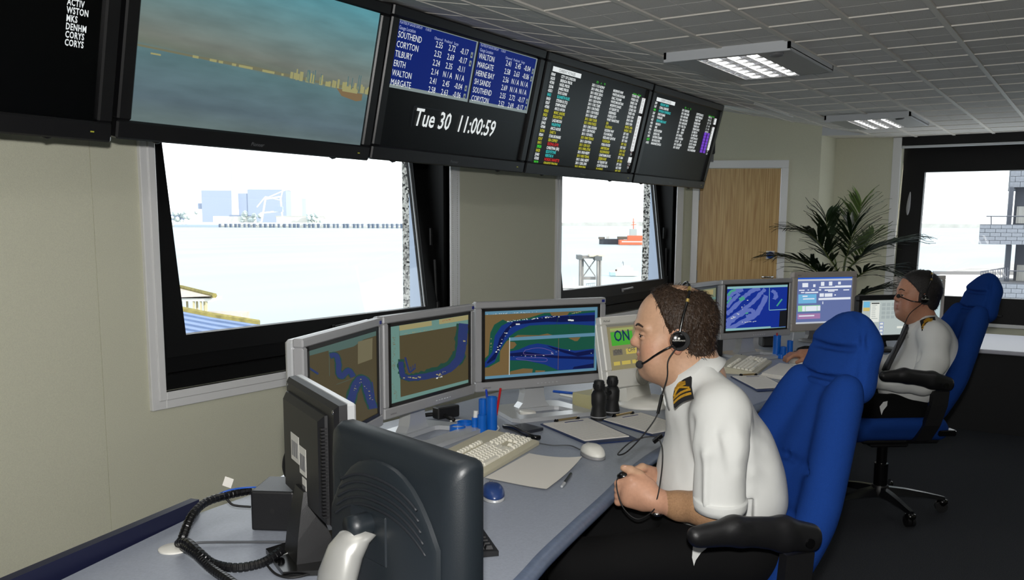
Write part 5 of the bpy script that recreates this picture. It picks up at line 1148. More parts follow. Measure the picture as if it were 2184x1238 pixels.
b = BM(); lathe(b, [(.001, .012), (.12, .010), (.135, .004), (.135, .0)], 30, M=Matrix.Diagonal((1, .75, 1)), c=(.04, .05, .0005)); obj('base', b, M_arm, gk, smooth=True)
b = BM(); bx(b, (-.06, .03, z0 + .012), (-.015, .036, z0 + .05)); obj('label', b, M_white, gk)
b = BM(); bx(b, (-.095, .03, z0 + .0), (-.06, .05, z0 + .035), bev=.003); obj('blue_plug', b, mat('plug_blue', s(40, 80, 180), .4), gk)
b = BM(); tube(b, [(-.03, .045, z0 + .04), (-.02, .06, z0 + .0), (-.01, .06, .01)], .006, 8); obj('white_lead', b, M_white, gk, smooth=True)
# =================================================================== SMALL THINGS ON THE NEAR DESK
def flatdir(a, c): return math.atan2(c[1] - a[1], c[0] - a[0])
# small loudspeaker box
sb = thing('desk_loudspeaker', 'small black box loudspeaker on the desk corner near the cables', 'loudspeaker', (-1.608, 1.432, DZ), flatdir((-1.643, 1.373), (-1.555, 1.422)))
b = BM(); bx(b, (-.052, -.045, .001), (.052, .085, .097), bev=.005, seg=2); obj('body', b, M_blackp, sb)
b = BM(); bx(b, (.0515, -.03, .01), (.0545, .075, .085), bev=.001); fp = obj('control_face', b, M_rubber, sb)
for k in range(3):
    b = BM(); cyl(b, (.054, -.01 + k * .03, .03), (.06, -.01 + k * .03, .03), .006, n=12); obj('knob', b, M_blackg, fp)
b = BM(); box(b, (.055, .0, .065), (.002, .006, .003)); obj('led', b, mat('led_red', (.2, 0, 0), .4, emit=(1, .05, .05), es=1.5), fp)
b = BM(); cyl(b, (0, -.0455, .05), (0, -.0445, .05), .006, n=12); obj('port', b, M_rubber, sb)
# grommet and cable looms
gr = thing('cable_grommet', 'flat white oval cable grommet set in the desk', 'grommet', atz(372, 1173, DZ))
b = BM(); lathe(b, [(.034, .0005), (.034, .004), (.03, .006), (.001, .006)], 28); obj('cap', b, M_white, gr, smooth=True, auto=40)
M_wrap = mat('spiral_wrap', s(13, 13, 15), .3)
def loom(label, pts, r=.0092):
    t = thing('cable_loom', label, 'cable', pts[0], 0); b = BM()
    P_ = spline(pts, 14); L = sum((P_[i + 1] - P_[i]).length for i in range(len(P_) - 1)); turns = L / .012
    tube(b, pts, lambda q: r * (1 + .10 * (1 if math.sin(2 * PI * turns * q) > -.6 else -.3)), 10, 40); obj('wrap', b, M_wrap, t, world=True)
    b = BM(); tube(b, [pts[-2], pts[-1]], r * .5, 8, smooth=False); obj('lead', b, M_rubber, t, world=True); return t
Zt = lambda x, y, z: atz(x, y, z)
loom('black spiral wrapped cable loom arching from grommet to loudspeaker box', [Zt(384, 1166, .748), Zt(392, 1140, .775), Zt(410, 1100, .80), Zt(440, 1072, .805), Zt(490, 1056, .80), Zt(535, 1047, .80)])
loom('black spiral wrapped cable loom curving from grommet to black monitor base', [Zt(381, 1160, .752), Zt(400, 1158, .772), Zt(425, 1180, .768), Zt(455, 1203, .757), Zt(500, 1212, .751), Zt(545, 1206, .751), Zt(572, 1195, .756), Zt(600, 1175, .765)])
loom('black spiral wrapped cable loom running out towards the camera', [Zt(392, 1166, .76), Zt(420, 1184, .764), Zt(450, 1212, .754), Zt(490, 1240, .751), Zt(540, 1275, .751), Zt(600, 1330, .751)])
def wire(label, pts, r, m, name='wire', cat='cable', k=8):
    b = BM(); tube(b, pts, r, 6, k); o = obj(name, b, m, smooth=True); tag(o, label, cat); return o
wire('blue network cable with white tag arching over the desk edge', [Zt(425, 1090, .77), Zt(455, 1062, .80), Zt(490, 1046, .815), Zt(540, 1040, .82), Zt(575, 1045, .80)], .0022, mat('cable_blue', s(30, 84, 180), .4), 'network_cable')
tgp = Zt(487, 1043, .815); b = BM(); box(b, tgp + Vector((0, 0, .016)), (.022, .001, .024), Matrix.Rotation(.6, 3, 'Z') @ Matrix.Rotation(.35, 3, 'Y')); o = obj('cable_tag', b, M_paper); tag(o, 'small white paper tag on the blue network cable', 'tag')
wire('thin black lead looping from the cable loom to the loudspeaker box', [Zt(450, 1063, .80), Zt(480, 1064, .795), Zt(498, 1078, .78), Zt(535, 1082, .775)], .003, M_rubber)
wire('grey lead lying straight across the desk corner to the black monitor', [Zt(398, 1163, .746), Zt(430, 1158, .746), Zt(520, 1157, .745), Zt(612, 1157, .745)], .0028, mat('lead_grey', s(70, 72, 76), .5))
wire('thin black lead hanging in front of the black monitor base', [Zt(565, 1200, .748), Zt(590, 1226, .744), Zt(630, 1232, .744), Zt(680, 1215, .746), Zt(712, 1180, .752), Zt(722, 1140, .79)], .0026, M_rubber)
wire('black and white twisted lead with yellow plug by the black monitor', [Zt(574, 1200, .748), Zt(595, 1190, .75), Zt(615, 1180, .752), Zt(626, 1164, .765)], .0022, mat('lead_light', s(170, 172, 170), .5))
b = BM(); p0 = Zt(618, 1164, .765); p1 = Zt(640, 1162, .768); cyl(b, p0, p1, .005, .0045, 10); o = obj('jack_plug', b, mat('plug_yellow', s(190, 196, 120), .4)); tag(o, 'small pale yellow plug beside the black monitor base', 'plug')
wire('black cable hanging behind the leftmost chart monitor', [at(612, 1020, 2.4), at(606, 1000, 2.42), at(607, 980, 2.45), at(612, 965, 2.47)], .005, M_rubber)
# pen holder
def pen_holder(label, base, k, tubes):
    t = thing('pen_holder', label, 'pen holder', (base[0], base[1], DZ), 0, 'blue pen holders')
    for (x, y, r, h) in tubes:
        b = BM(); lathe(b, [(r, .001), (r, h), (r - .003, h), (r - .003, .01), (.001, .008)], 20, c=(x, y, 0)); obj('cup', b, M_bluep, t, smooth=True, auto=40)
    return t
pen_holder('blue plastic pen holder of joined cups behind the near keyboard', (-1.80, 2.50), 1, [(.035, .05, .020, .118), (-.005, .055, .016, .105), (.03, .0, .0165, .062), (.0, -.002, .0115, .05), (-.052, .012, .030, .026), (-.045, -.042, .028, .022)])
for label, col, x, y, h, tilt in (('red ballpoint pen standing in the tall blue cup', s(180, 24, 30), -1.755, 2.555, .15, .02), ('blue ballpoint pen standing in the tall blue cup', s(30, 60, 170), -1.768, 2.543, .142, -.02), ('short white marker in the small blue cup', s(225, 225, 220), -1.80, 2.498, .072, 0)):
    b = BM(); cyl(b, (x, y, DZ + .02), (x + tilt, y + .006, DZ + h), .0042 if h > .1 else .008, n=10); o = obj('pen', b, mat('pen_%d' % int(h * 1000), col, .35), smooth=False); tag(o, label, 'pen')
# keyboards
kme = {}
def key_mesh(w_, d_):
    kk = (round(w_, 3), round(d_, 3))
    if kk not in kme:
        b = BM(); loft(b, [[(-w_ / 2 + a, -d_ / 2 + a, z), (w_ / 2 - a, -d_ / 2 + a, z), (w_ / 2 - a, d_ / 2 - a, z), (-w_ / 2 + a, d_ / 2 - a, z)] for a, z in ((0, 0), (.0028, .008))]); fin(b); me = bpy.data.meshes.new('key'); b.to_mesh(me); b.free(); me.materials.append(M_key); kme[kk] = me
    return kme[kk]
def keyboard(label, corner, right, L=.45, Dp=.185):
    "corner: front right corner on the desk, right: direction of the long side"
    r = Vector((right[0], right[1], 0)).normalized(); aw = Vector((-r.y, r.x, 0)); c = Vector((corner[0], corner[1], DZ)) - r * L / 2 + aw * Dp / 2
    t = thing('keyboard', label, 'keyboard', c, math.atan2(r.y, r.x), 'beige keyboards')
    b = BM(); loft(b, [[(x, -Dp / 2, .001), (x, Dp / 2, .001), (x, Dp / 2, .034), (x, Dp / 2 - .03, .033), (x, -Dp / 2 + .012, .016), (x, -Dp / 2, .012)] for x in (-L / 2, L / 2)]); obj('case', b, M_beige, t)
    u = .0187; sl = math.atan2(.017, Dp - .042)
    def key(x, y, w_=1.0):
        o = bpy.data.objects.new('key', key_mesh(u * w_ - .0022, .0165)); C.objects.link(o); o.parent = t
        o.location = (x + u * w_ / 2, y, .016 + (y + Dp / 2 - .012) * math.tan(sl) + .0005); o.rotation_euler = (sl, 0, 0)
    x0 = -L / 2 + .012
    for j, row in enumerate(([1.25, 1.25, 1.25, 5.5, 1.25, 1.25, 1.25, 2], [2.25] + [1] * 10 + [2.75], [1.75] + [1] * 11 + [2.25], [1.5] + [1] * 12 + [1.5], [1] * 13 + [2])):
        x = x0; y = -Dp / 2 + .03 + j * .0187
        for w_ in row: key(x, y, w_); x += u * w_
    y = -Dp / 2 + .03 + 5.6 * .0187
    for k in range(13): key(x0 + u * (k + (k > 0) * .8 + (k > 4) * .5 + (k > 8) * .5), y)
    xn = x0 + u * 15.4
    for (i, j) in ((0, 0), (1, 0), (2, 0), (1, 1)) + tuple((i, j) for i in range(3) for j in (3, 4)): key(xn + i * u, -Dp / 2 + .03 + j * .0187)
    xn += u * 3.4
    for i in range(4):
        for j in range(5): key(xn + i * u, -Dp / 2 + .03 + j * .0187)
    return t
keyboard('beige keyboard in front of the near chart monitors', (-1.512, 2.458), (-.17, .985))
keyboard('beige keyboard on the far desk beyond the near operator\'s shoulder', (-1.438, 4.655), (-.14, .98))
# sheets
def sheet(name, label, pts, th, m, cat='paper', curl=0):
    cx = sum(p[0] for p in pts) / 4; cy = sum(p[1] for p in pts) / 4; t = thing(name, label, cat, (cx, cy, DZ)); n = max(1, int(th / .004))
    for k in range(n):
        b = BM(); j = [(random.uniform(-.004, .004), random.uniform(-.004, .004)) if k and n > 1 else (0, 0) for _ in pts]; g = 8
        P_ = [Vector((p[0] - cx + q[0], p[1] - cy + q[1], 0)) for p, q in zip(pts, j)]
        vs_ = [[b.verts.new(P_[0].lerp(P_[1], i / g).lerp(P_[3].lerp(P_[2], i / g), l / g) + Vector((0, 0, .0015 + (k + 1) * th / n + curl * ((i / g) ** 3 * (l / g) ** 2) * .02 + curl * .004 * (l / g) ** 4))) for l in range(g + 1)] for i in range(g + 1)]
        for i in range(g):
            for l in range(g): b.faces.new((vs_[i][l], vs_[i + 1][l], vs_[i + 1][l + 1], vs_[i][l + 1]))
        if th > .003:
            b.free(); b = BM(); z0_ = .0015 + k * th / n; prism(b, [(v.x, v.y) for v in P_], z0_, z0_ + th / n * .85); obj('sheet', b, m, t)
        else: obj('sheet', b, m, t, smooth=True)
    return t
sheet('paper_sheet', 'loose white sheet of paper in front of the near keyboard', [(-1.432, 2.035), (-1.476, 2.34), (-1.275, 2.32), (-1.223, 2.028)], .002, M_paper, curl=1)
sheet('paper_stack', 'thick stack of white papers at the far desk edge', [(-1.343, 4.189), (-1.367, 4.553), (-1.186, 4.519), (-1.147, 4.14)], .02, M_paper)
sheet('paper_stack', 'small pile of papers under the form monitor', [(-1.46, 5.2), (-1.44, 5.4), (-1.28, 5.38), (-1.3, 5.17)], .012, M_paper)
def clipboard(label, P0, P1, P2, P3, grp='navy clipboards with printed forms'):
    "P0-P3 clip edge, P1-P2 far edge"
    cx = (P0[0] + P2[0]) / 2; cy = (P0[1] + P2[1]) / 2; t = thing('clipboard', label, 'clipboard', (cx, cy, DZ), 0, grp); V_ = [Vector((p[0] - cx, p[1] - cy, 0)) for p in (P0, P1, P2, P3)]
    b = BM(); prism(b, [(v.x, v.y) for v in V_], .001, .005); obj('board', b, M_clipb, t)
    f = lambda u, v: V_[0].lerp(V_[3], v).lerp(V_[1].lerp(V_[2], v), u)
    b = BM(); prism(b, [tuple(f(u, v)[:2]) for u, v in ((.03, .03), (.88, .06), (.88, .93), (.03, .95))], .005, .008); pg = obj('form_page', b, M_paper, t)
    M_ink = mat('form_ink', s(186, 184, 182), .8); b = BM()
    for k in range(18):
        u = .16 + k * .038; prism(b, [tuple(f(a, v)[:2]) for a, v in ((u, .1), (u + .006, .1), (u + .006, .86), (u, .86))], .008, .0083)
    o = obj('form_line', b, M_ink, pg); o['kind'] = 'stuff'
    b = BM(); prism(b, [tuple(f(a, v)[:2]) for a, v in ((.09, .4), (.115, .4), (.115, .78), (.09, .78))], .008, .0085); obj('form_title', b, mat('ink_blue', s(50, 60, 110), .8), pg)
    b = BM(); a, c = f(.02, .3), f(.02, .74); tube(b, [a + Vector((0, 0, .012)), c + Vector((0, 0, .014))], .004, 8, smooth=False); obj('clip', b, mat('clip_brass', s(170, 150, 110), .3, metal=.7), t)
    for q in (a, c):
        b = BM(); box(b, q + Vector((0, 0, .011)), (.016, .016, .012), bev=.004); obj('clip_end', b, M_blackg, t)
    return t
clipboard('navy clipboard with printed form beside the white mouse', (-1.663, 2.711), (-1.378, 2.543), (-1.268, 2.70), (-1.569, 2.901))
clipboard('navy clipboard with printed form beside the binoculars, partly behind the operator', (-1.52, 2.90), (-1.235, 2.77), (-1.165, 2.96), (-1.45, 3.10))
clipboard('navy clipboard with plain paper on the far desk edge', (-1.46, 4.10), (-1.23, 3.80), (-1.12, 3.93), (-1.34, 4.22))
# mice
def mouse(label, x, y, rz, m, sz=1.0, lower=None):
    t = thing('computer_mouse', label, 'mouse', (x, y, DZ), rz, 'computer mice')
    def dome(k, z0_, zt_):
        b = BM(); rings = []
        for i in range(9):
            a = i / 8 * PI / 2; rr = math.cos(a) ** .55 if i < 8 else .02; z = z0_ + (zt_ - z0_) * math.sin(a)
            rings.append([(.031 * sz * rr * k * math.cos(q) * (1 - .10 * math.sin(q)), .058 * sz * rr * k * math.sin(q), z * (1 - .25 * (math.sin(q) * rr) ** 2) if z > .004 else z) for q in [2 * PI * j / 28 for j in range(28)]])
        loft(b, rings); return b
    obj('lower_shell', dome(1.0, .001, .024 * sz), lower or m, t, smooth=True)
    o = obj('upper_shell', dome(.985, .012, .038 * sz), m, t, smooth=True)
    b = BM(); cyl(b, (-.004, .03 * sz, .031 * sz), (.004, .03 * sz, .031 * sz), .006, n=14); obj('wheel', b, M_grey, t, smooth=True)
    return t
mouse('white computer mouse beside the clipboard on the near desk', -1.30, 2.43, .95, M_white, 1.05, mat('mouse_grey', s(130, 130, 132), .5))
mouse('silver and dark blue computer mouse below the loose paper', -1.315, 1.905, .75, mat('mouse_blue', s(34, 58, 110), .3), 1.0, M_silverl)
mouse('white computer mouse under the far operator\'s hand', -1.31, 4.66, .9, M_white)
wire('thin grey mouse cable curving from the keyboard to the white mouse', [(-1.52, 2.46, DZ + .006), (-1.47, 2.47, DZ + .003), (-1.42, 2.50, DZ + .003), (-1.36, 2.47, DZ + .003), (-1.33, 2.46, DZ + .012)], .002, mat('lead_grey', (0, 0, 0)))
# pen on the desk
b = BM(); a, c = Vector((-1.203, 2.076, DZ + .006)), Vector((-1.245, 2.20, DZ + .006)); t = thing('ballpoint_pen', 'black ballpoint pen lying beside the loose paper', 'pen', (-1.22, 2.13, DZ))
cyl(b, a.lerp(c, .25), c, .0045, n=12); obj('barrel', b, M_blackg, t, world=True)
b = BM(); cyl(b, a, a.lerp(c, .25), .0035, .005, 12); obj('tip', b, M_silverl, t, world=True)
# binoculars
bi = thing('binoculars', 'black binoculars standing on their lenses beside the beige box', 'binoculars', (-1.534, 2.966, DZ))
for y, h in ((-.056, .148), (.052, .148)):
    b = BM(); lathe(b, [(.029, .001), (.03, .02), (.024, .05), (.027, .062), (.028, .095), (.022, .108), (.017, .112), (.020, .118), (.020, h - .006), (.017, h), (.001, h - .003)], 22, c=(0, y, 0)); ob = obj('barrel', b, M_rubber, bi, smooth=True, auto=40)
    b = BM(); lathe(b, [(.0302, .012), (.0305, .016)], 22, c=(0, y, 0)); obj('ring', b, M_silver, ob)
    for k in range(10):
        a = 2 * PI * k / 10; b = BM(); box(b, (.0205 * math.cos(a), y + .0205 * math.sin(a), .128), (.003, .003, .014)); obj('grip_rib', b, M_blackp, ob)
b = BM(); box(b, (0, -.002, .09), (.022, .07, .016), bev=.004); cyl(b, (0, -.002, .07), (0, -.002, .115), .011, n=14); obj('bridge', b, M_rubber, bi)
# beige box, tape, bottle
bb2 = thing('beige_box', 'small beige metal box behind the binoculars', 'box', (-1.66, 3.085, DZ), flatdir((-1.722, 3.051), (-1.61, 3.021)))
b = BM(); bx(b, (-.06, -.045, .001), (.06, .07, .06), bev=.002); obj('case', b, mat('box_beige', s(176, 170, 128), .6), bb2)
for x in (-.052, .045):
    b = BM(); cyl(b, (x, -.0455, .012), (x, -.0475, .012), .003, n=8); obj('screw', b, M_silver, bb2)
b = BM(); lathe(b, [(.022, 0), (.022, .018), (.018, .02), (.001, .02)], 22); o = obj('tape_roll', b, M_white, smooth=True, auto=40); o.location = (-1.645, 3.11, DZ + .0605); tag(o, 'white tape roll lying on the beige box', 'tape')
bt_ = thing('spray_bottle', 'slim white and teal bottle beside the touchscreen', 'bottle', atz(1287, 850, DZ))
b = BM(); lathe(b, [(.016, .001), (.016, .085), (.012, .092)], 18); obj('body', b, mat('bottle_teal', s(60, 140, 130), .4), bt_, smooth=True, auto=40)
b = BM(); lathe(b, [(.013, .09), (.013, .125), (.01, .13), (.001, .13)], 18); obj('cap', b, M_white, bt_, smooth=True, auto=40)
b = BM(); cyl(b, atz(1362, 838, DZ + .012), atz(1386, 841, DZ + .012), .009, n=12); tag(obj('marker_pen', b, M_blackg), 'thick black marker lying beside the touchscreen base', 'marker')
# wallet, strap, puck, adaptor, cables behind
t = thing('pocket_notebook', 'small dark notebook with brown edge beyond the keyboard', 'notebook', (-1.665, 2.615, DZ), -.25)
b = BM(); bx(b, (-.05, -.04, .001), (.05, .04, .012), bev=.002); obj('cover', b, mat('notebook_dark', s(38, 40, 48), .4), t); b = BM(); bx(b, (-.049, -.041, .003), (.049, -.036, .010)); obj('page_edge', b, mat('notebook_brown', s(110, 72, 40), .6), t)
wire('black folded strap lying behind the keyboard', [(-1.735, 2.585, DZ + .01), (-1.68, 2.56, DZ + .016), (-1.62, 2.53, DZ + .012), (-1.56, 2.50, DZ + .012), (-1.545, 2.515, DZ + .01)], .009, M_blackg, 'strap', 'strap')
b = BM(); lathe(b, [(.03, .001), (.03, .01), (.026, .014), (.001, .015)], 24, M=Matrix.Diagonal((1.2, .8, 1))); o = obj('white_puck', b, M_white, smooth=True, auto=40); o.location = (-1.80, 2.84, DZ); tag(o, 'small white plastic puck under the right chart monitor stand', 'gadget')
b = BM(); bx(b, (-.05, -.02, .001), (.05, .02, .045), bev=.004); o = obj('power_adaptor', b, M_blackp); o.location = (-2.02, 2.62, DZ); o.rotation_euler = (0, 0, 1.3); tag(o, 'black power adaptor block behind the middle chart monitor', 'adaptor')
wire('thick black cable on the desk under the middle chart monitor', [atz(880, 893, DZ + .01), atz(905, 886, DZ + .014), atz(940, 885, DZ + .014), atz(968, 896, DZ + .01)], .008, M_rubber)
wire('white cable behind the blue pen holder', [atz(960, 899, DZ + .005), atz(985, 897, DZ + .005), atz(1015, 902, DZ + .005), atz(1050, 905, DZ + .005), atz(1064, 914, DZ + .004), atz(1050, 928, DZ + .004)], .0035, M_white)
wire('white cable behind the right chart monitor stand', [atz(1195, 842, DZ + .01), atz(1215, 846, DZ + .012), atz(1235, 852, DZ + .01), atz(1250, 860, DZ + .006)], .006, M_white)
wire('blue cable behind the right chart monitor', [atz(1180, 835, DZ + .02), atz(1210, 838, DZ + .02), atz(1235, 840, DZ + .012)], .006, MATS['cable_blue'])
# black keyboard peeping out behind the blue-grey monitor
kb = thing('black_keyboard', 'corner of a black keyboard behind the blue grey monitor', 'keyboard', (-1.06, 1.56, DZ), math.atan2(.101, -.114))
b = BM(); loft(b, [[(x, 0, .001), (x, .16, .001), (x, .16, .022), (x, 0, .012)] for x in (0, .30)]); obj('case', b, M_blackp, kb)
for i in range(14):
    for j in range(7):
        o = bpy.data.objects.new('key', key_mesh(.0165, .0165)); C.objects.link(o); o.parent = kb; o.location = (.02 + i * .0195, .018 + j * .0195, .013 + j * .0012)
        if o.data.materials[0] is M_key:
            if 'bkey' not in kme:
                me = o.data.copy(); me.materials.clear(); me.materials.append(M_blackp); kme['bkey'] = me
            o.data = kme['bkey']
# =================================================================== FAR DESK THINGS
pen_holder('blue plastic pen holder of joined cups on the far desk', (-1.45, 4.92), 1, [(-.04, -.02, .021, .118), (.02, .02, .0165, .09), (.0, -.03, .0165, .06), (.0, -.06, .028, .024), (.055, -.02, .028, .024)])
b = BM(); cyl(b, (-1.425, 4.94, DZ + .02), (-1.415, 4.945, DZ + .135), .004, n=8); tag(obj('pen', b, M_silverl), 'silver pen standing in the far blue pen holder', 'pen')
b = BM(); cyl(b, (-1.49, 4.90, DZ + .02), (-1.492, 4.90, DZ + .132), .005, n=8); tag(obj('pen', b, mat('pen_red2', s(170, 24, 30), .4)), 'red pen standing in the far blue pen holder', 'pen')
for label, x, y, h in (('black desk loudspeaker behind the near operator\'s neck', -1.80, 4.74, .135), ('black desk loudspeaker behind the far blue pen holder', -1.66, 5.30, .10)):
    t = thing('desk_loudspeaker', label, 'loudspeaker', (x, y, DZ), .6, 'black speakers on the far desk'); b = BM(); bx(b, (-.05, -.045, .001), (.05, .05, h), bev=.008, seg=2); obj('body', b, M_blackp, t); b = BM(); bx(b, (-.044, -.049, .01), (.044, -.044, h - .01), bev=.002); obj('grille', b, M_rubber, t)
t = thing('desk_phone', 'flat black handset lying under the form monitor', 'phone', (-1.36, 5.02, DZ), .9); b = BM(); bx(b, (-.07, -.03, .001), (.07, .03, .03), bev=.008, seg=2); obj('body', b, M_blackp, t); b = BM(); tube(b, [(-.06, 0, .036), (0, 0, .048), (.06, 0, .036)], .012, 8); obj('handset', b, M_blackg, t, smooth=True)
wire('thin black cable on the far desk behind the keyboard', [atz(1560, 772, DZ + .003), atz(1580, 766, DZ + .003), atz(1610, 762, DZ + .003), atz(1650, 757, DZ + .003)], .003, M_rubber)
wire('black keyboard cable in front of the far monitor', [atz(1580, 757, DZ + .008), atz(1600, 751, DZ + .01), atz(1625, 752, DZ + .008)], .004, M_rubber)
b = BM(); cyl(b, atz(1545, 771, DZ + .005), atz(1562, 774, DZ + .005), .004, n=8); tag(obj('pencil', b, mat('pencil_red', s(190, 60, 60), .5)), 'red and yellow pencil beside the far keyboard', 'pencil')
# =================================================================== OFFICE CHAIRS
def office_chair(label, root, f, recline=0, drop=0):
    f = Vector((f[0], f[1], 0)).normalized(); rz = math.atan2(f.y, f.x)
    t = thing('office_chair', label, 'chair', (root[0], root[1], 0), rz, 'blue high backed office chairs')
    Rr = Matrix.Translation((0, 0, .45)) @ Matrix.Rotation(math.radians(-recline), 4, 'Y') @ Matrix.Translation((0, 0, -.45))
    # seat
    S = SDF((-.34, -.34, .36), (.36, .34, .60), .006)
    S.rbox((.02, 0, .462), (.245, .25, .052), .05, k=0); S.ell((.0, 0, .545), (.2, .17, .03), k=.04, op='sub'); S.cap((.245, -.18, .45), (.245, .18, .45), .05, k=.04)
    S.cap((-.16, .235, .50), (.18, .235, .495), .03, k=.03); S.cap((-.16, -.235, .50), (.18, -.235, .495), .03, k=.03)
    o = objm('seat', S.mesh('seat', 2), M_fabric, t, smooth=True); o.matrix_basis = Rr
    b = BM(); bx(b, (-.20, -.19, .385), (.20, .19, .42), bev=.012); bx(b, (-.10, -.08, .34), (.10, .08, .39), bev=.01); o = obj('seat_pan', b, M_blackp, t); o.matrix_basis = Rr
    # back: tall shell with side wings, leaning
    S = SDF((-.58, -.32, .46), (-.04, .32, 1.10), .006)
    lean = lambda z: -.185 - .44 * (z - .5) - .02 * math.sin((z - .5) * 3.0)
    for i in range(13):
        z = .525 + i * .0385; w_ = .17 + .035 * math.sin(min(max((z - .5) / .4, 0), 1) * PI) if z < .70 else .205 - .36 * (z - .70); x = lean(z)
        z2 = z + .0385
        for sy in (-1, 1):
            S.cap((x, 0, z), (x + .005, sy * w_ * .72, z), .042, .044, k=.03); S.cap((x + .03, sy * w_ * .92, z), (lean(z2) + .03, sy * w_ * .92, z2), .040, k=.035)
    S.ell((lean(.60) + .02, 0, .62), (.03, .13, .07), k=.04)
    for zc_ in (.72, .83):      # stitched creases
        S.chain([(lean(zc_) + .052 + .02 * abs(y) / .15, y, zc_ - .02 * (abs(y) / .15) ** 2) for y in np.linspace(-.17, .17, 13)], [.008] * 13, k=.014, op='sub')
    o = objm('backrest', S.mesh('backrest', 2), M_fabric, t, smooth=True); o.matrix_basis = Rr
    # headrest
    S = SDF((-.62, -.20, .94), (-.34, .20, 1.26), .005)
    R = rotm('Y', -12)
    S.rbox((-.462, 0, 1.075), (.044, .118, .092), .040, R, k=0); S.ell((-.482, 0, 1.14), (.048, .105, .085), R, k=.04); S.ell((-.448, 0, 1.035), (.058, .112, .06), R, k=.05)
    for zc_ in (1.045, 1.125): S.chain([(-.398 - .03 * (zc_ - 1.045) / .08, y, zc_ + .012 * (abs(y) / .12) ** 2) for y in np.linspace(-.105, .105, 11)], [.006] * 11, k=.012, op='sub')
    for sy in (-1, 1): S.chain([(-.425, sy * .110, .985), (-.427, sy * .119, 1.06), (-.442, sy * .107, 1.13), (-.468, sy * .07, 1.20), (-.485, sy * .02, 1.224)], [.006] * 5, k=.012, op='sub')
    o = objm('headrest', S.mesh('headrest', 2), M_fabric, t, smooth=True); o.matrix_basis = Rr
    b = BM(); bx(b, (-.455, -.03, .93), (-.43, .03, 1.02)); o = obj('headrest_post', b, M_blackp, t); o.matrix_basis = Rr
    b = BM(); tube(b, [(-.10, 0, .40), (-.24, 0, .41), (-.26, 0, .50), (-.33, 0, .72)], .022, 10); o = obj('back_bar', b, M_blackp, t, smooth=True); o.matrix_basis = Rr
    # arms
    for sy in (-1, 1):
        dz_ = .012 - (drop if sy < 0 else 0)
        S = SDF((-.30, sy * .285 - .09, .52), (.26, sy * .285 + .09, .80), .005)
        S.chain([(.16, sy * .285, .736), (.06, sy * .287, .742), (-.08, sy * .285, .724), (-.165, sy * .28, .702)], [.021, .028, .030, .025], k=.02)
        S.chain([(.15, sy * .285, .722), (.04, sy * .287, .722), (-.08, sy * .285, .698), (-.165, sy * .28, .682)], [.016, .024, .028, .025], k=.02)
        o = objm('armrest', S.mesh('armrest', 1), M_blackp, t, smooth=True); o.matrix_basis = Matrix.Translation((0, 0, dz_)) @ Rr
        b = BM(); loft(b, [[(x - .04, sy * (y - .018), z), (x + .04, sy * (y - .018), z), (x + .04, sy * (y + .012), z), (x - .04, sy * (y + .012), z)] for x, y, z in ((-.13, .282, .67), (-.125, .282, .60), (-.10, .275, .50), (-.07, .25, .42), (-.06, .17, .395))]); o = obj('arm_post', b, M_blackp, t); o.matrix_basis = Matrix.Translation((0, 0, min(dz_, 0))) @ Rr
        b = BM(); cyl(b, (-.14, sy * .305, .69), (-.14, sy * .316, .69), .012, n=14); o = obj('arm_knob', b, M_blackg, t); o.matrix_basis = Matrix.Translation((0, 0, dz_)) @ Rr
    b = BM(); bx(b, (-.24, .20, .44), (-.15, .262, .47), bev=.006); o = obj('lever_box', b, M_blackg, t); o.matrix_basis = Rr
    b = BM(); cyl(b, (0, 0, .20), (0, 0, .35), .026, n=18); cyl(b, (0, 0, .09), (0, 0, .24), .034, n=18); obj('gas_stem', b, M_blackg, t, smooth=True, auto=40)
    b = BM(); lathe(b, [(.045, .07), (.05, .10), (.04, .125), (.001, .126)], 20); hub = obj('base_hub', b, M_blackp, t, smooth=True, auto=40)
    M_leg = mat('base_leg_gloss', s(18, 19, 22), .22)
    for k in range(5):
        a = 2 * PI * k / 5 + .35; c, s_ = math.cos(a), math.sin(a)
        b = BM(); rings = []
        for r, w_, z0, z1 in ((.03, .026, .075, .118), (.12, .024, .078, .112), (.22, .02, .075, .098), (.30, .017, .066, .084), (.315, .014, .066, .080)):
            rings.append([(r * c - w_ * s_, r * s_ + w_ * c, z0), (r * c - w_ * .6 * s_, r * s_ + w_ * .6 * c, z1), (r * c + w_ * .6 * s_, r * s_ - w_ * .6 * c, z1), (r * c + w_ * s_, r * s_ - w_ * c, z0)])
        loft(b, rings); lg = obj('base_leg', b, M_leg, t, smooth=True, auto=45)
        for sg in (-1, 1):
            b = BM(); p = Vector((.30 * c, .30 * s_, .030)); ax = Vector((-s_, c, 0)) * .012 * sg; cyl(b, p + ax * .3, p + ax * 1.6, .029, n=18); obj('caster_wheel', b, M_blackp, lg, smooth=True, auto=40)
        b = BM(); lathe(b, [(.02, .035), (.027, .05), (.024, .068), (.001, .07)], 14, c=(.305 * c, .305 * s_, 0)); obj('caster_hood', b, M_blackg, lg, smooth=True)
    return t
office_chair('blue high backed office chair carrying the near operator', (-.880, 2.208), (-.60, -.80), drop=.10)
office_chair('blue high backed office chair carrying the far operator', (-.905, 4.855), (-.80, -.60), drop=.10)
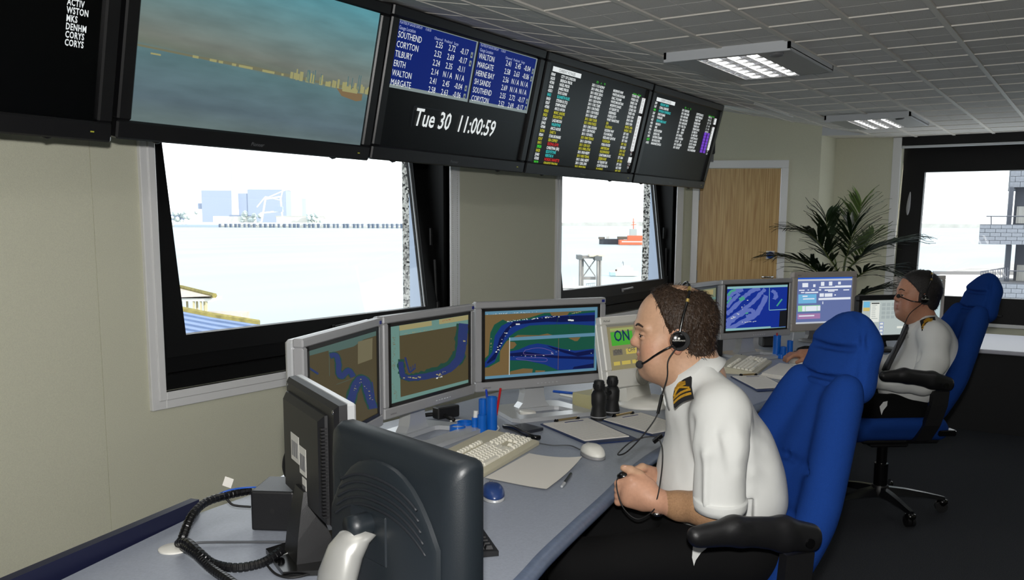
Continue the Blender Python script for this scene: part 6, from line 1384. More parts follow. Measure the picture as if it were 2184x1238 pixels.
# =================================================================== PALM
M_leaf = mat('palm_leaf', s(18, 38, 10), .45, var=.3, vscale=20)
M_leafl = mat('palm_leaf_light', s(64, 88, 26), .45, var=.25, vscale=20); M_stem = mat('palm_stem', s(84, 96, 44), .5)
pb = at(1795, 660, 6.75); pt = thing('potted_palm', 'potted kentia palm with arching green fronds in the alcove', 'plant', (pb.x, pb.y, 0))
b = BM(); lathe(b, [(.13, .001), (.17, .28), (.18, .30), (.165, .30), (.15, .27), (.001, .26)], 26); obj('pot', b, mat('plant_pot', s(70, 66, 62), .5), pt, smooth=True, auto=40)
D = 6.75
def frond(px, n, m, droop=.3, lw=.032, ll=.36, dv=0):
    pts = [Vector((pb.x, pb.y, .28))] + [at(x, y, D + dz) for x, y, dz in px]; P_ = spline(pts, 10)
    b = BM(); tube(b, pts, lambda q: .009 * (1 - q) + .0015, 6, 10); st = obj('frond_stem', b, M_stem, pt, smooth=True, world=True)
    L0 = len(P_); i0 = int(L0 * .42)
    for k in range(n):
        for sg in (-1, 1):
            q = (k + .5) / n; i = int(i0 + (L0 - 2 - i0) * q); p = P_[i]; d = (P_[i + 1] - P_[i]).normalized()
            side = d.cross(Vector((0, 0, 1))); side = side.normalized() if side.length > .05 else RIGHT.copy()
            up = side.cross(d).normalized(); length = ll * (.55 + .45 * math.sin(PI * min(1, q * .85 + .12))) * random.uniform(.85, 1.1)
            dr = (d * (.55 + .5 * q) + side * sg * (.75 - .35 * q) + up * random.uniform(.0, .25)).normalized()
            bm = BM(); rows = []
            for j in range(6):
                u = j / 5; c = p + dr * (length * u) + Vector((0, 0, -droop * length * u * u * random.uniform(.8, 1.2))); wv_ = lw * (.35 + 1.3 * u * (1 - u) * 2) * (1 - u ** 3) * .5 + .0004
                nn = dr.cross(Vector((0, 0, 1))).cross(dr).normalized() if abs(dr.z) < .95 else side; wd = dr.cross(nn).normalized()
                rows.append((bm.verts.new(c - wd * wv_ + nn * .002), bm.verts.new(c - nn * .001), bm.verts.new(c + wd * wv_ + nn * .002)))
            for a, c in zip(rows, rows[1:]):
                bm.faces.new((a[0], a[1], c[1], c[0])); bm.faces.new((a[1], a[2], c[2], c[1]))
            obj('leaflet', bm, m, st, smooth=True, world=True, recalc=False)
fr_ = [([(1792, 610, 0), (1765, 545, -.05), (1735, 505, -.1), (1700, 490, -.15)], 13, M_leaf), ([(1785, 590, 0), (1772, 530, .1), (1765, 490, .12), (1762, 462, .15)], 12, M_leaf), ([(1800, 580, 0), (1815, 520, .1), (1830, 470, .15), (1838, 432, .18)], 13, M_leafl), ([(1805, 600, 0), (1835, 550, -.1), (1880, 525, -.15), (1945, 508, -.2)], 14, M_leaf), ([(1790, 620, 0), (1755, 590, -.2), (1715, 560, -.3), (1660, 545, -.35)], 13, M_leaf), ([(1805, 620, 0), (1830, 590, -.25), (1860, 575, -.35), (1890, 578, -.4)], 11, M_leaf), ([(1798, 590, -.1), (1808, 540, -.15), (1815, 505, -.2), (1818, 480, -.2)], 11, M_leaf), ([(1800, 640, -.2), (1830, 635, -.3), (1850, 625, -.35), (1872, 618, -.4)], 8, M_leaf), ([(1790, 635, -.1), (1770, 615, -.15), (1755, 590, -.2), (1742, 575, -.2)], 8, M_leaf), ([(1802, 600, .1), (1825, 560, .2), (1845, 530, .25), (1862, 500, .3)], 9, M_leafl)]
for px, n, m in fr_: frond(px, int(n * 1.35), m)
# =================================================================== PEOPLE
FW = -Vector((RIGHT.x, RIGHT.y, 0)).normalized(); LF = Vector((-FW.y, FW.x, 0))    # both operators face left in the photo; their left side is nearer
class Frame:
    def __init__(self, px, py, d, hip):
        p = at(px, py, d); self.k = p.dot(LF); o = Vector((0, 0, CAMZ))
        h = self.raw(*hip, 0); self.root = Vector((h.x, h.y, 0))
    def raw(self, px, py, v):
        o = Vector((0, 0, CAMZ)); r = at(px, py, 1) - o; t = (self.k + v - o.dot(LF)) / r.dot(LF); return o + r * t
    def q(self, px, py, v=0):
        p = self.raw(px, py, v) - self.root; return np.array((p.dot(FW), p.dot(LF), p.z))
    def loc(self, p):
        p = Vector(p) - self.root; return np.array((p.dot(FW), p.dot(LF), p.z))
RZP = math.atan2(FW.y, FW.x)
def sculpt_head(S, o, pit=0, fat=1.0):
    Rm = np.array(rotm('Y', pit)); P = lambda x, y, z: o + Rm @ np.array((x, y, z))
    E = lambda c, r, k=.02, op='add', R=None: S.ell(P(*c), r, Rm if R is None else Rm @ np.array(R), k, op)
    E((-.012, 0, .045), (.105, .077, .092), 0)
    E((.029, 0, -.03), (.052, .060, .082), .04); E((.022, 0, -.078), (.056, .057 * fat, .042), .03); E((.02, 0, -.090), (.05, .05 * fat, .026), .03); E((.052, 0, -.052), (.030, .034, .030), .022)
    S.ell(P(.060, 0, -.092), (.0195, .022, .0185), None, .02)
    for y in (-1, 1):
        E((.05, y * .040 * fat, -.028), (.034, .026, .034), .025); E((.045, y * .042 * fat, -.065), (.03, .022, .03), .025)
        S.cap(P(.090, y * .010, .030), P(.074, y * .048, .026), .009, .008, k=.014)
        E((.096, y * .033, .007), (.018, .016, .011), .012, 'sub')
        E((.0775, y * .032, .0105), (.0125, .0148, .0062), .003); E((.0765, y * .032, -.002), (.0125, .0145, .0045), .003)
        S.cap(P(.0895, y * .018, .0005), P(.082, y * .045, .001), .0022, k=.004)
        # ear
        E((-.004, y * .078, .0), (.022, .009, .033), .01, R=rotm('Y', -12)); E((.0, y * .089, .004), (.012, .008, .018), .006, 'sub'); E((-.004, y * .078, -.028), (.009, .008, .011), .006)
        S.ell(P(.086, y * .0125, -.0225), (.011, .0075, .0075), Rm, .008)
        E((.092, y * .006, -.0285), (.006, .0035, .004), .003, 'sub')
    S.cap(P(.086, 0, .018), P(.1, 0, -.013), .007, .009, k=.010); S.ell(P(.0965, 0, -.0175), (.0115, .0115, .0105), Rm, .008)
    S.chain([P(.071, -.024, -.0505), P(.0835, -.009, -.046), P(.0845, 0, -.0468), P(.0835, .009, -.046), P(.071, .024, -.0505)], [.004, .0055, .0053, .0055, .004], k=.006)
    S.chain([P(.069, -.021, -.054), P(.080, 0, -.0605), P(.069, .021, -.054)], [.004, .0075, .004], k=.007)
    S.chain([P(.074, -.024, -.052), P(.088, 0, -.0532), P(.074, .024, -.052)], [.0016, .002, .0016], k=.003, op='sub')
    E((.089, 0, -.0735), (.010, .02, .005), .010, 'sub')
    return P, Rm
def skin_cols(me, o, Rm, base, red, beard, hand=None):
    v = mverts(me); h = (v - o) @ Rm; n = len(v); c = np.tile(np.array(s(*base)), (n, 1)); hd = np.abs(h[:, 0]) < .2
    g = lambda ctr, r: np.exp(-(((h - np.array(ctr)) / np.array(r)) ** 2).sum(1))
    for y in (-1, 1):
        c += (np.array(s(*red)) - c) * (.55 * g((.06, y * .045, -.03), (.03, .03, .03)))[:, None]; c += (np.array(s(*red)) - c) * (.8 * g((-.004, y * .085, -.01), (.03, .014, .04)))[:, None]
    c += (np.array(s(176, 92, 84)) - c) * (.75 * np.maximum(g((.082, 0, -.047), (.014, .024, .0055)), g((.079, 0, -.060), (.014, .02, .007))))[:, None]
    c += (np.array(s(*red)) - c) * (.5 * g((.1, 0, -.016), (.016, .016, .014)))[:, None]
    if beard: c += (np.array(s(*beard)) - c) * (.45 * np.clip(g((.05, 0, -.09), (.06, .08, .045)) , 0, 1))[:, None]
    return c, v
def strands(hair_me, o, parent, n, ln, seed, m, grav=(0, 0, -1), back=(-.5, 0, 0), wd=.0013):
    r = np.random.default_rng(seed); v = mverts(hair_me); nn = np.zeros(len(v) * 3, np.float32)
    hair_me.vertices.foreach_get('normal', nn); nn = nn.reshape(-1, 3)
    ok = np.where(((v - o)[:, 2] > -.07))[0]; idx = r.choice(ok, n); b = BM()
    for i in idx:
        p = Vector(v[i]); N = Vector(nn[i]); g = Vector(grav) + Vector(back) + Vector(r.normal(0, .35, 3)); tdir = (g - N * g.dot(N)).normalized(); sd_ = N.cross(tdir).normalized() * wd
        L = ln * r.uniform(.5, 1.2); pts = [p - N * .002, p + tdir * L * .35 + N * .0035, p + tdir * L * .7 + N * .004, p + tdir * L + N * .001]; pr = None
        for j, q in enumerate(pts):
            w_ = 1 - j / 3.2; cur = (b.verts.new(q - sd_ * w_), b.verts.new(q + sd_ * w_))
            if pr: b.faces.new((pr[0], pr[1], cur[1], cur[0]))
            pr = cur
    o_ = obj('hair_strands', b, m, parent, smooth=True, recalc=False); o_['kind'] = 'stuff'; return o_
def eyes(P, Rm, parent):
    for y in (-1, 1):
        c = P(.0755, y * .032, .0045); b = BM(); bmesh.ops.create_uvsphere(b, u_segments=18, v_segments=12, radius=.0115, matrix=Matrix.Translation(c)); e = obj('eyeball', b, mat('eye_white', s(190, 178, 170), .25), parent, smooth=True)
        b = BM(); c2 = P(.0755 + .0085, y * .0335, .004); bmesh.ops.create_uvsphere(b, u_segments=12, v_segments=8, radius=.0055, matrix=Matrix.Translation(c2)); obj('iris', b, mat('iris_dark', s(40, 34, 30), .15), e, smooth=True)
        b = BM(); tube(b, [P(.0945, y * .014, .030), P(.093, y * .028, .0355), P(.083, y * .048, .030)], lambda q: .0048 * (1 - .6 * q), 6, 5); obj('eyebrow', b, M_hair, parent, smooth=True)
        b = BM(); tube(b, [P(.0885, y * .022, .0075), P(.0895, y * .031, .0095), P(.083, y * .044, .0065)], .0012, 5, 5); obj('eyelash', b, M_rubber, parent, smooth=True)
def headset(label, P, wear, mic, cable=None, rod=M_blackg):
    o0 = wear.location
    t = thing('headset', label, 'headset', o0, RZP, 'operator headsets')
    b = BM(); R = Matrix.Rotation(-PI / 2, 3, 'X')
    lathe(b, [(.001, .012), (.012, .0115), (.018, .009), (.0195, .004), (.0195, 0)], 24, M=R, c=P(.0, .096, .002)); ep = obj('ear_piece', b, M_blackg, t, smooth=True, auto=50)
    b = BM(); lathe(b, [(.0255, -.002), (.0262, .006), (.023, .009), (.001, .009)], 24, M=R, c=P(-.006, .087, .0)); obj('foam_pad', b, mat('foam_grey', s(44, 44, 45), .9, bump=.6, bscale=900), t, smooth=True)
    text('maker_mark', 'PLANTRONICS', .0048, M_white, ep, (0, 0, 0), 'CENTER').matrix_basis = Matrix.Translation(P(.0, .1085, .001)) @ Matrix.Rotation(PI, 4, 'Z')
    b = BM(); cyl(b, Vector(P(0, .1075, .008)), Vector(P(0, .1086, .008)), .0028, n=10); obj('emblem', b, M_white, ep)
    b = BM(); arc = [(-.004, .094, .018), (-.012, .0885, .06), (-.024, .078, .10), (-.034, .05, .131), (-.038, 0, .1445), (-.034, -.05, .131), (-.024, -.078, .10), (-.01, -.09, .05), (-.006, -.092, .0)]
    tube(b, [P(*a) for a in arc], .0035, 8, 6); obj('head_band', b, M_blackg, t, smooth=True)
    b = BM(); tube(b, [P(-.0315, .058, .127), P(-.0345, .048, .1335)], .005, 8, smooth=False); tube(b, [P(-.0235, .0795, .0985), P(-.026, .076, .106)], .005, 8, smooth=False); obj('band_clip', b, mat('clip_gold', s(196, 168, 96), .3, metal=.7), t)
    b = BM(); lathe(b, [(.02, -.003), (.02, .003)], 20, M=R, c=P(-.006, -.09, 0)); obj('temple_pad', b, M_rubber, t)
    b = BM(); tube(b, [P(*a) for a in mic], .0028, 8, 8); obj('boom', b, M_blackg, t, smooth=True)
    b = BM(); bmesh.ops.create_uvsphere(b, u_segments=16, v_segments=10, radius=.0105, matrix=Matrix.Translation(P(*mic[-1]))); obj('mic_foam', b, MATS['foam_grey'], t, smooth=True)
    if cable:
        b = BM(); tube(b, cable, .0019, 6, 8); obj('cable', b, M_rubber, t, smooth=True)
    return t
def collar(P_c, ax, m, parent, rx, ry, hgt, tip):
    "shirt collar: fold-over band, open at the front"
    c = Vector(P_c); tl = Matrix.Rotation(math.radians(ax), 3, 'Y'); b = BM(); n = 40; rows = [[], [], [], [], []]
    for k in range(n + 1):
        a = math.radians(18 + 324 * k / n); fx = math.cos(a); dx, dy = rx * math.cos(a), ry * math.sin(a); fr_ = max(0, fx) ** 2
        for r_, sc, z in ((0, .97, -.022), (1, .99, hgt), (2, 1.05, hgt + .002), (3, 1.22, -.012 - tip * fr_ * .5), (4, 1.33, -.024 - tip * fr_)):
            rows[r_].append(c + tl @ Vector((dx * sc + (tip * .35 * fr_ if r_ > 2 else 0), dy * sc, z)))
    loft(b, rows, cap=False, closed=False); o = obj('collar', b, m, parent, smooth=True)
    md = o.modifiers.new('thick', 'SOLIDIFY'); md.thickness = .003; return o
def epaulette(p00, p01, p10, p11, parent):
    "p00,p01 neck end (front, back), p10,p11 outer end"
    p00, p01, p10, p11 = map(Vector, (p00, p01, p10, p11)); nrm = (p10 - p00).cross(p01 - p00).normalized()
    if nrm.z < 0: nrm = -nrm
    f = lambda u, v, h: p00.lerp(p01, v).lerp(p10.lerp(p11, v), u) + nrm * (h + .010 * math.sin(PI * v) * .6 + .006 * math.sin(PI * u))
    def plate(u0, u1, v0, v1, h0, h1, n=6):
        b = BM(); loft(b, [[f(u0, v0 + (v1 - v0) * k / n, h0) for k in range(n + 1)] + [f(u0, v1 - (v1 - v0) * k / n, h1) for k in range(n + 1)], [f((u0 + u1) / 2, v0 + (v1 - v0) * k / n, h0) for k in range(n + 1)] + [f((u0 + u1) / 2, v1 - (v1 - v0) * k / n, h1) for k in range(n + 1)], [f(u1, v0 + (v1 - v0) * k / n, h0) for k in range(n + 1)] + [f(u1, v1 - (v1 - v0) * k / n, h1) for k in range(n + 1)]]); return b
    e = obj('epaulette', plate(0, 1, 0, 1, .0, .006), M_navyblk, parent, smooth=True, auto=50)
    for u0, u1 in ((.66, .74), (.82, .90)): obj('rank_stripe', plate(u0, u1, .02, .98, .006, .0075), M_gold, e, smooth=True, auto=50)
    b = BM(); tube(b, [f(.64, .1, .0075), f(.5, .25, .008), f(.42, .45, .009), f(.28, .62, .009), f(.2, .5, .009), f(.26, .34, .009), f(.42, .42, .009), f(.55, .7, .008), f(.64, .95, .0075)], .0032, 6, 6); obj('rank_loop', b, M_gold, e, smooth=True)
    obj('badge', plate(.30, .46, .2, .8, .008, .012), M_gold, e, smooth=True, auto=50)
M_navyblk = mat('navy_black_cloth', s(12, 13, 18), .9)
def shirt_wrinkle(me, amp, seed):
    v = mverts(me); r = np.random.default_rng(seed); d = np.zeros(len(v), np.float32)
    for _ in range(12):
        k = r.normal(0, 1, 3); k[2] *= 1.3; k = k / np.linalg.norm(k) * r.uniform(25, 70); d += np.sin(v @ k + r.uniform(0, 6.3)) * r.uniform(.3, 1)
    nn = np.zeros(len(v) * 3, np.float32); me.vertices.foreach_get('normal', nn); nn = nn.reshape(-1, 3)
    me.vertices.foreach_set('co', (v + nn * (d * amp / 4)[:, None]).ravel()); me.update()
# ------------------------------------------------------------------ near operator
F1 = Frame(1440, 700, 2.40, (1585, 1150)); q = F1.q
op = thing('person', 'near operator in white short sleeved shirt and headset, seated at the desk', 'person', F1.root, RZP)
O = q(1432, 718, 0)
S = SDF((-.20, -.36, .50), (.46, .36, 1.34), .0033)
P, Rm = sculpt_head(S, O, 0, 1.04)
nb_ = q(1480, 805, 0)
S.cap(P(-.03, 0, -.03), nb_, .058, .066, k=.03); S.cap(P(-.005, 0, -.08), nb_ + np.array((.018, 0, -.008)), .048, .056, k=.03); S.cap(P(-.07, 0, -.02), nb_ + np.array((-.03, 0, 0)), .04, .05, k=.03)
S.ell(q(1520, 960, 0), (.09, .13, .15), rotm('Y', 16), k=.04); S.cap(nb_, q(1510, 900, 0), .06, .07, k=.04); S.ell(q(1540, 1060, 0), (.10, .13, .08), None, k=.05)
for sg in (-1, 1): S.cap(q(1528, 900, sg * .10), q(1536, 905, sg * .165), .038, .036, k=.03)
# left arm and hand
sh, el, w0_ = q(1536, 915, .175), q(1550, 1096, .222), q(1400, 1068, .125)
S.cap(sh, el, .034, .036, k=.03); S.chain([el, q(1500, 1084, .20), q(1450, 1080, .16), w0_], [.038, .041, .034, .0265], k=.025)
S.chain([w0_, q(1378, 1058, .112), q(1348, 1045, .098)], [.0265, .030, .030], k=.02); S.cap(q(1370, 1072, .105), q(1342, 1066, .098), .022, .022, k=.02); S.cap(q(1378, 1040, .108), q(1350, 1026, .10), .020, .018, k=.02)
for i in range(4):
    a = q(1346, 1024 + i * 15, .112 - .004 * i); b_ = q(1319, 1032 + i * 13, .088 - .004 * i); c = q(1322, 1036 + i * 12, .052 - .003 * i); e_ = q(1344, 1038 + i * 11, .046 - .002 * i)
    S.chain([a, b_, c, e_], [.0115, .0105, .0095, .0085], k=.006)
S.chain([q(1385, 1036, .105), q(1362, 1014, .09), q(1345, 1004, .082), q(1330, 999, .078)], [.017, .0135, .0115, .0095], k=.008)
# right arm and hand behind
el2, w2 = q(1540, 1090, -.235), q(1398, 1022, -.02)
S.cap(q(1536, 915, -.17), el2, .034, .04, k=.03); S.chain([el2, q(1470, 1060, -.14), w2], [.041, .038, .027], k=.025); S.chain([w2, q(1372, 1012, .005)], [.027, .028], k=.02)
for i in range(4): S.chain([q(1372, 1000 + i * 10, .0), q(1350, 1004 + i * 10, .02), q(1346, 1012 + i * 9, .045)], [.011, .0095, .0085], k=.006)
S.chain([q(1388, 1006, .01), q(1370, 998, .035), q(1352, 1004, .05)], [.014, .011, .009], k=.008)
me = S.mesh('body', 1); cols, v = skin_cols(me, O, Rm, (184, 146, 118), (182, 116, 96), (160, 124, 104))
loc = v - w0_; arm = (v[:, 2] < q(1450, 990, 0)[2]); hand = arm & (v[:, 0] > w0_[0] - .02)
cols[arm & ~hand] = np.array(s(160, 124, 92)); cols[hand] = np.array(s(190, 144, 118)); tint = rng.normal(1, .07, (len(v), 1)); cols[arm & ~hand] *= tint[arm & ~hand]
vcol(me, cols); body = objm('body', me, M_skin, op, smooth=True); eyes(P, Rm, body)
for (a, b_) in ((q(1330, 999, .078), q(1341, 1003, .081)),):   # thumb nail
    b = BM(); bmesh.ops.create_uvsphere(b, u_segments=10, v_segments=8, radius=.0062, matrix=Matrix.Translation(Vector(a) + Vector((-.004, .003, .0055))) @ Matrix.Diagonal((1.2, .9, .4, 1))); obj('thumb_nail', b, mat('nail', s(214, 170, 150), .3), body, smooth=True)
# hair: short, dark, thin on the crown
S = SDF(O + np.array((-.16, -.12, -.13)), O + np.array((.12, .12, .17)), .003)
S.ell(P(-.014, 0, .045), (.1115, .0835, .0955), Rm, 0); S.ell(P(-.055, 0, -.02), (.062, .066, .06), Rm, .02)
S.half(P(.024, 0, .03), (1, 0, -.40), .006); S.half(P(-.02, 0, -.035), (.75, 0, -1), .006); S.half(P(0, 0, -.068), (0, 0, -1), .004)
S.ell(P(-.040, 0, .152), (.056, .058, .034), Rm, .012, 'sub')
hm = S.mesh('hair', 0); hv = mverts(hm); hm.vertices.foreach_set('co', (hv + rng.normal(0, .0009, hv.shape)).astype(np.float32).ravel()); hm.update()
hair = objm('hair', hm, M_hair, body, smooth=True); strands(hm, O, body, 2600, .024, 3, M_hair)
S2 = SDF(O + np.array((-.05, -.12, .05)), O + np.array((.12, .12, .17)), .004)   # thin fringe sample over the forehead
S2.ell(P(-.012, 0, .045), (.1062, .0782, .0932), Rm, 0); S2.half(P(.045, 0, .10), (1, 0, -.4), 0); S2.half(P(0, 0, .088), (0, 0, -1), 0)
hm2 = S2.mesh('fringe', 0); strands(hm2, O, body, 420, .03, 4, M_hair, grav=(.2, 0, .2), back=(-1, .2, 0), wd=.0009); bpy.data.meshes.remove(hm2)
# shirt
S = SDF((-.26, -.33, .52), (.26, .33, 1.12), .0045)
R17 = rotm('Y', 17)
S.ell(q(1522, 925, 0), (.118, .178, .15), R17, k=0); S.ell(q(1518, 1010, 0), (.150, .178, .13), rotm('Y', 8), k=.06); S.ell(q(1527, 1062, 0), (.158, .178, .085), None, k=.05); S.ell(q(1580, 1060, 0), (.10, .16, .10), None, k=.05); S.ell(q(1610, 1000, 0), (.06, .14, .13), rotm('Y', 10), k=.06)
S.cap(q(1543, 872, -.125), q(1543, 872, .125), .058, k=.05)
for sg in (-1, 1): S.cap(q(1500, 805, sg * .045), q(1540, 868, sg * .13), .035, .05, k=.04); S.cap(q(1536, 890, sg * .15), q(1534, 930, sg * .18), .066, .062, k=.04)
S.cap(nb_ + np.array((.01, 0, .005)), q(1490, 860, 0), .066, .085, k=.04)
S.ell(nb_ + np.array((.02, 0, .05)), (.062, .058, .06), rotm('Y', 30), k=.01, op='sub')
S.half(q(1500, 1128, 0), (.12, 0, -1), .01)
S.chain([q(1405, 900, .03), q(1398, 960, .05), q(1392, 1030, .05), q(1405, 1085, .05)], [.006, .008, .008, .006], k=.02, op='sub')
S.chain([q(1415, 900, .06), q(1420, 960, .10), q(1440, 1020, .14)], [.010, .012, .010], k=.03, op='sub')
S.chain([q(1465, 900, .165), q(1470, 980, .175), q(1480, 1060, .18)], [.008, .012, .012], k=.03, op='sub')
for a, c in (((1440, 1040), (1480, 1085)), ((1420, 1060), (1460, 1108))): S.cap(q(*a, .155), q(*c, .165), .006, .008, k=.03, op='sub')
for a, c in (((1560, 900), (1620, 960)), ((1580, 960), (1640, 1000)), ((1600, 1010), (1650, 1060)), ((1590, 1050), (1625, 1105))): S.cap(q(*a, .15), q(*c, .11), .008, .008, k=.03)
HEM = {}
for sg in (1, -1):      # sleeves, cut straight at the hem
    S.cap(q(1538, 885, sg * .150), q(1536, 955, sg * .198), .060, .066, k=.035); S.cap(q(1536, 955, sg * .198), q(1533, 1130, sg * .228), .066, .064, k=.012)
    HEM[sg] = hem = q(1534, 1083, sg * .220); Rs = rotm('X', -sg * 7)
    S.rbox(hem + np.array((0, sg * .012, -.075)), (.10, .085, .075), .002, Rs, k=.003, op='sub')
    S.cap(hem + np.array((0, sg * .002, -.03)), hem + np.array((0, sg * .01, -.12)), .046, .05, k=.002, op='sub')
    # pressed crease and pull folds
    S.chain([q(1512, 900, sg * .200), q(1506, 970, sg * .252), q(1503, 1078, sg * .272)], [.003, .004, .004], k=.02)
    for a, c in (((1555, 905), (1572, 960)), ((1545, 930), (1560, 1000))): S.cap(q(*a, sg * .250), q(*c, sg * .275), .004, .005, k=.03, op='sub')
    S.chain([q(1585, 890, sg * .16), q(1588, 950, sg * .172), q(1580, 1040, sg * .172)], [.006, .008, .006], k=.03, op='sub'); S.chain([q(1470, 905, sg * .17), q(1474, 980, sg * .178), q(1484, 1050, sg * .182)], [.006, .008, .006], k=.03, op='sub')
me = S.mesh('shirt', 1); shirt_wrinkle(me, .0018, 5); shirt = objm('shirt', me, M_shirt, op, smooth=True)
for sg in (1, -1):
    hem = HEM[sg]; b = BM(); lathe(b, [(.0655, -.001), (.0668, .012), (.0668, .024), (.0655, .028)], 40, M=rotm('X', -sg * 7), c=hem + np.array((0, sg * .004, .0))); obj('sleeve_hem', b, M_shirt, shirt, smooth=True)
collar(q(1471, 795, 0), 36, M_shirt, shirt, .074, .068, .026, .055)
epaulette(q(1441, 833, .088), q(1476, 806, .088), q(1440, 872, .158), q(1480, 851, .158), shirt)
epaulette(q(1441, 833, -.088), q(1476, 806, -.088), q(1440, 872, -.158), q(1480, 851, -.158), shirt)
b = BM(); loft(b, [[q(1478, 1165, .2), q(1500, 1162, .2), q(1520, 1158, .2)], [q(1476, 1190, .2), q(1490, 1180, .2), q(1505, 1172, .2)], [q(1480, 1208, .2), q(1484, 1196, .2), q(1495, 1180, .2)]], cap=False, closed=False); st_ = obj('shirt_tail', b, M_shirt, shirt, smooth=True)
# trousers
S = SDF((-.26, -.30, .03), (.62, .30, .76), .0075); hz0 = q(1570, 1140, 0); kx = hz0[0] + .45
S.ell(hz0 + np.array((0, 0, -.01)), (.155, .185, .105), None, 0); S.ell(q(1500, 1118, 0), (.12, .165, .06), None, .05)
for sg in (-1, 1):
    kn = np.array((kx, sg * .13, .575)); S.cap(hz0 + np.array((.03, sg * .10, -.02)), kn, .092, .068, k=.05); S.cap(kn, (kx + .02, sg * .14, .12), .066, .05, k=.03)
me = S.mesh('trousers', 1); objm('trousers', me, M_trou, op, smooth=True)
for sg in (-1, 1):
    S = SDF((kx - .12, sg * .14 - .08, -.01), (kx + .26, sg * .14 + .08, .15), .006); S.ell((kx + .09, sg * .14, .035), (.14, .05, .04), None, 0); S.cap((kx + .01, sg * .14, .06), (kx + .01, sg * .14, .12), .045, k=.03); S.half((0, 0, .004), (0, 0, -1)); objm('shoe', S.mesh('shoe', 1), M_blackg, op, smooth=True)
# wristwatch and hand-held switch
wt = thing('wristwatch', 'black strapped wristwatch on the near operator\'s left wrist', 'watch', op.location, RZP, None)
b = BM(); wc = Vector(q(1400, 1068, .125)); ax = (Vector(q(1378, 1058, .112)) - Vector(q(1450, 1080, .16))).normalized(); u_, v_ = frame_of(ax)
rings = []
for k in range(28):
    a = 2 * PI * k / 28; dr_ = u_ * math.cos(a) + v_ * math.sin(a); rings.append([wc + dr_ * .0295 + ax * .009, wc + dr_ * .0315 + ax * .006, wc + dr_ * .0315 - ax * .006, wc + dr_ * .0295 - ax * .009])
rings.append(rings[0]); loft(b, rings, cap=False); obj('strap', b, M_rubber, wt, smooth=True)
b = BM(); lathe(b, [(.014, -.004), (.015, .003), (.013, .006), (.001, .006)], 20, M=Matrix.Rotation(PI, 3, 'X'), c=wc + Vector((0, .012, -.030))); obj('case', b, M_chrome, wt, smooth=True)
pt_ = thing('talk_switch', 'small black talk switch held in the near operator\'s hand', 'switch', op.location, RZP); b = BM(); bmesh.ops.create_uvsphere(b, u_segments=18, v_segments=12, radius=.015, matrix=Matrix.Translation(q(1332, 1017, .082)) @ Matrix.Diagonal((1.35, .9, .85, 1))); obj('body', b, M_blackg, pt_, smooth=True)
headset('black headset with boom microphone worn by the near operator', P, op, [(.012, .098, -.012), (.03, .098, -.02), (.055, .088, -.038), (.078, .066, -.06), (.0905, .052, -.068)], [P(.004, .098, -.018), q(1425, 770, .10), q(1423, 805, .12), q(1410, 848, .15), q(1402, 885, .16), q(1375, 925, .16), q(1340, 962, .14), q(1322, 971, .12), q(1320, 966, .11), q(1350, 941, .12), q(1395, 932, .13), q(1411, 950, .14), q(1413, 985, .15), q(1408, 1030, .15), q(1402, 1062, .155), q(1393, 1090, .15), q(1360, 1108, .13), q(1330, 1085, .12), q(1316, 1045, .105), q(1317, 1022, .09), q(1328, 1016, .085)])
b = BM(); cyl(b, Vector(q(1412, 843, .15)), Vector(q(1403, 883, .16)), .0042, n=10); hs = [o for o in bpy.data.objects if o.name.startswith('headset')][-1]; obj('inline_plug', b, M_blackg, hs)
b = BM(); box(b, q(1403, 936, .13), (.03, .012, .012), rotm('Y', 40), bev=.002); obj('cable_clip', b, M_blackg, hs)
# ------------------------------------------------------------------ far operator
F2 = Frame(1960, 640, 4.57, (1925, 850)); q = F2.q
op2 = thing('person', 'far operator in white shirt and black tie with headset, seated sideways', 'person', F2.root, RZP)
O = q(1953, 636, 0)
S = SDF((-.40, -.45, .40), (.60, .40, 1.36), .0055)
P, Rm = sculpt_head(S, O, -7, .96)
nb_ = q(1972, 690, 0)
S.cap(P(-.03, 0, -.03), nb_, .054, .058, k=.03); S.cap(P(.0, 0, -.08), nb_ + np.array((.02, 0, -.02)), .046, .052, k=.03)
S.ell(q(1975, 755, 0), (.07, .12, .13), None, k=.04); S.cap(nb_, q(1975, 745, 0), .05, .06, k=.04)
ms = F2.loc((-1.31, 4.66, DZ + .045)); wr_ = ms + np.array((-.10, -.01, .015)); el2 = q(1905, 782, -.24)
S.cap(q(1968, 735, -.16), el2, .03, .030, k=.03); S.chain([el2, wr_], [.036, .026], k=.02); S.chain([wr_, ms + np.array((-.02, 0, .012))], [.026, .027], k=.02)
for i in range(4):
    y = (-.026 + i * .0175); S.chain([ms + np.array((-.015, y, .012)), ms + np.array((.028, y * 1.1, .010)), ms + np.array((.052, y * 1.1, -.008)), ms + np.array((.060, y * 1.05, -.022))], [.0115, .0105, .0095, .0085], k=.006)
S.chain([ms + np.array((-.05, .018, .005)), ms + np.array((-.02, .042, -.008)), ms + np.array((.015, .044, -.024))], [.016, .012, .0095], k=.008)
el = q(1966, 818, .235); wl_ = q(1866, 815, .13)
S.cap(q(1988, 738, .165), el, .028, .030, k=.03); S.chain([el, wl_], [.030, .025], k=.02); S.chain([wl_, q(1838, 818, .11)], [.027, .026], k=.02)
for i in range(4): S.chain([q(1838, 812 + i * 5, .115), q(1822, 814 + i * 5, .10), q(1816, 820 + i * 4, .075)], [.011, .0095, .0085], k=.006)
S.chain([q(1850, 812, .11), q(1835, 806, .085), q(1824, 808, .07)], [.014, .0115, .009], k=.008)
me = S.mesh('body', 1); cols, v = skin_cols(me, O, Rm, (178, 128, 102), (170, 104, 84), (140, 104, 88)); vcol(me, cols); body = objm('body', me, M_skin, op2, smooth=True); eyes(P, Rm, body)
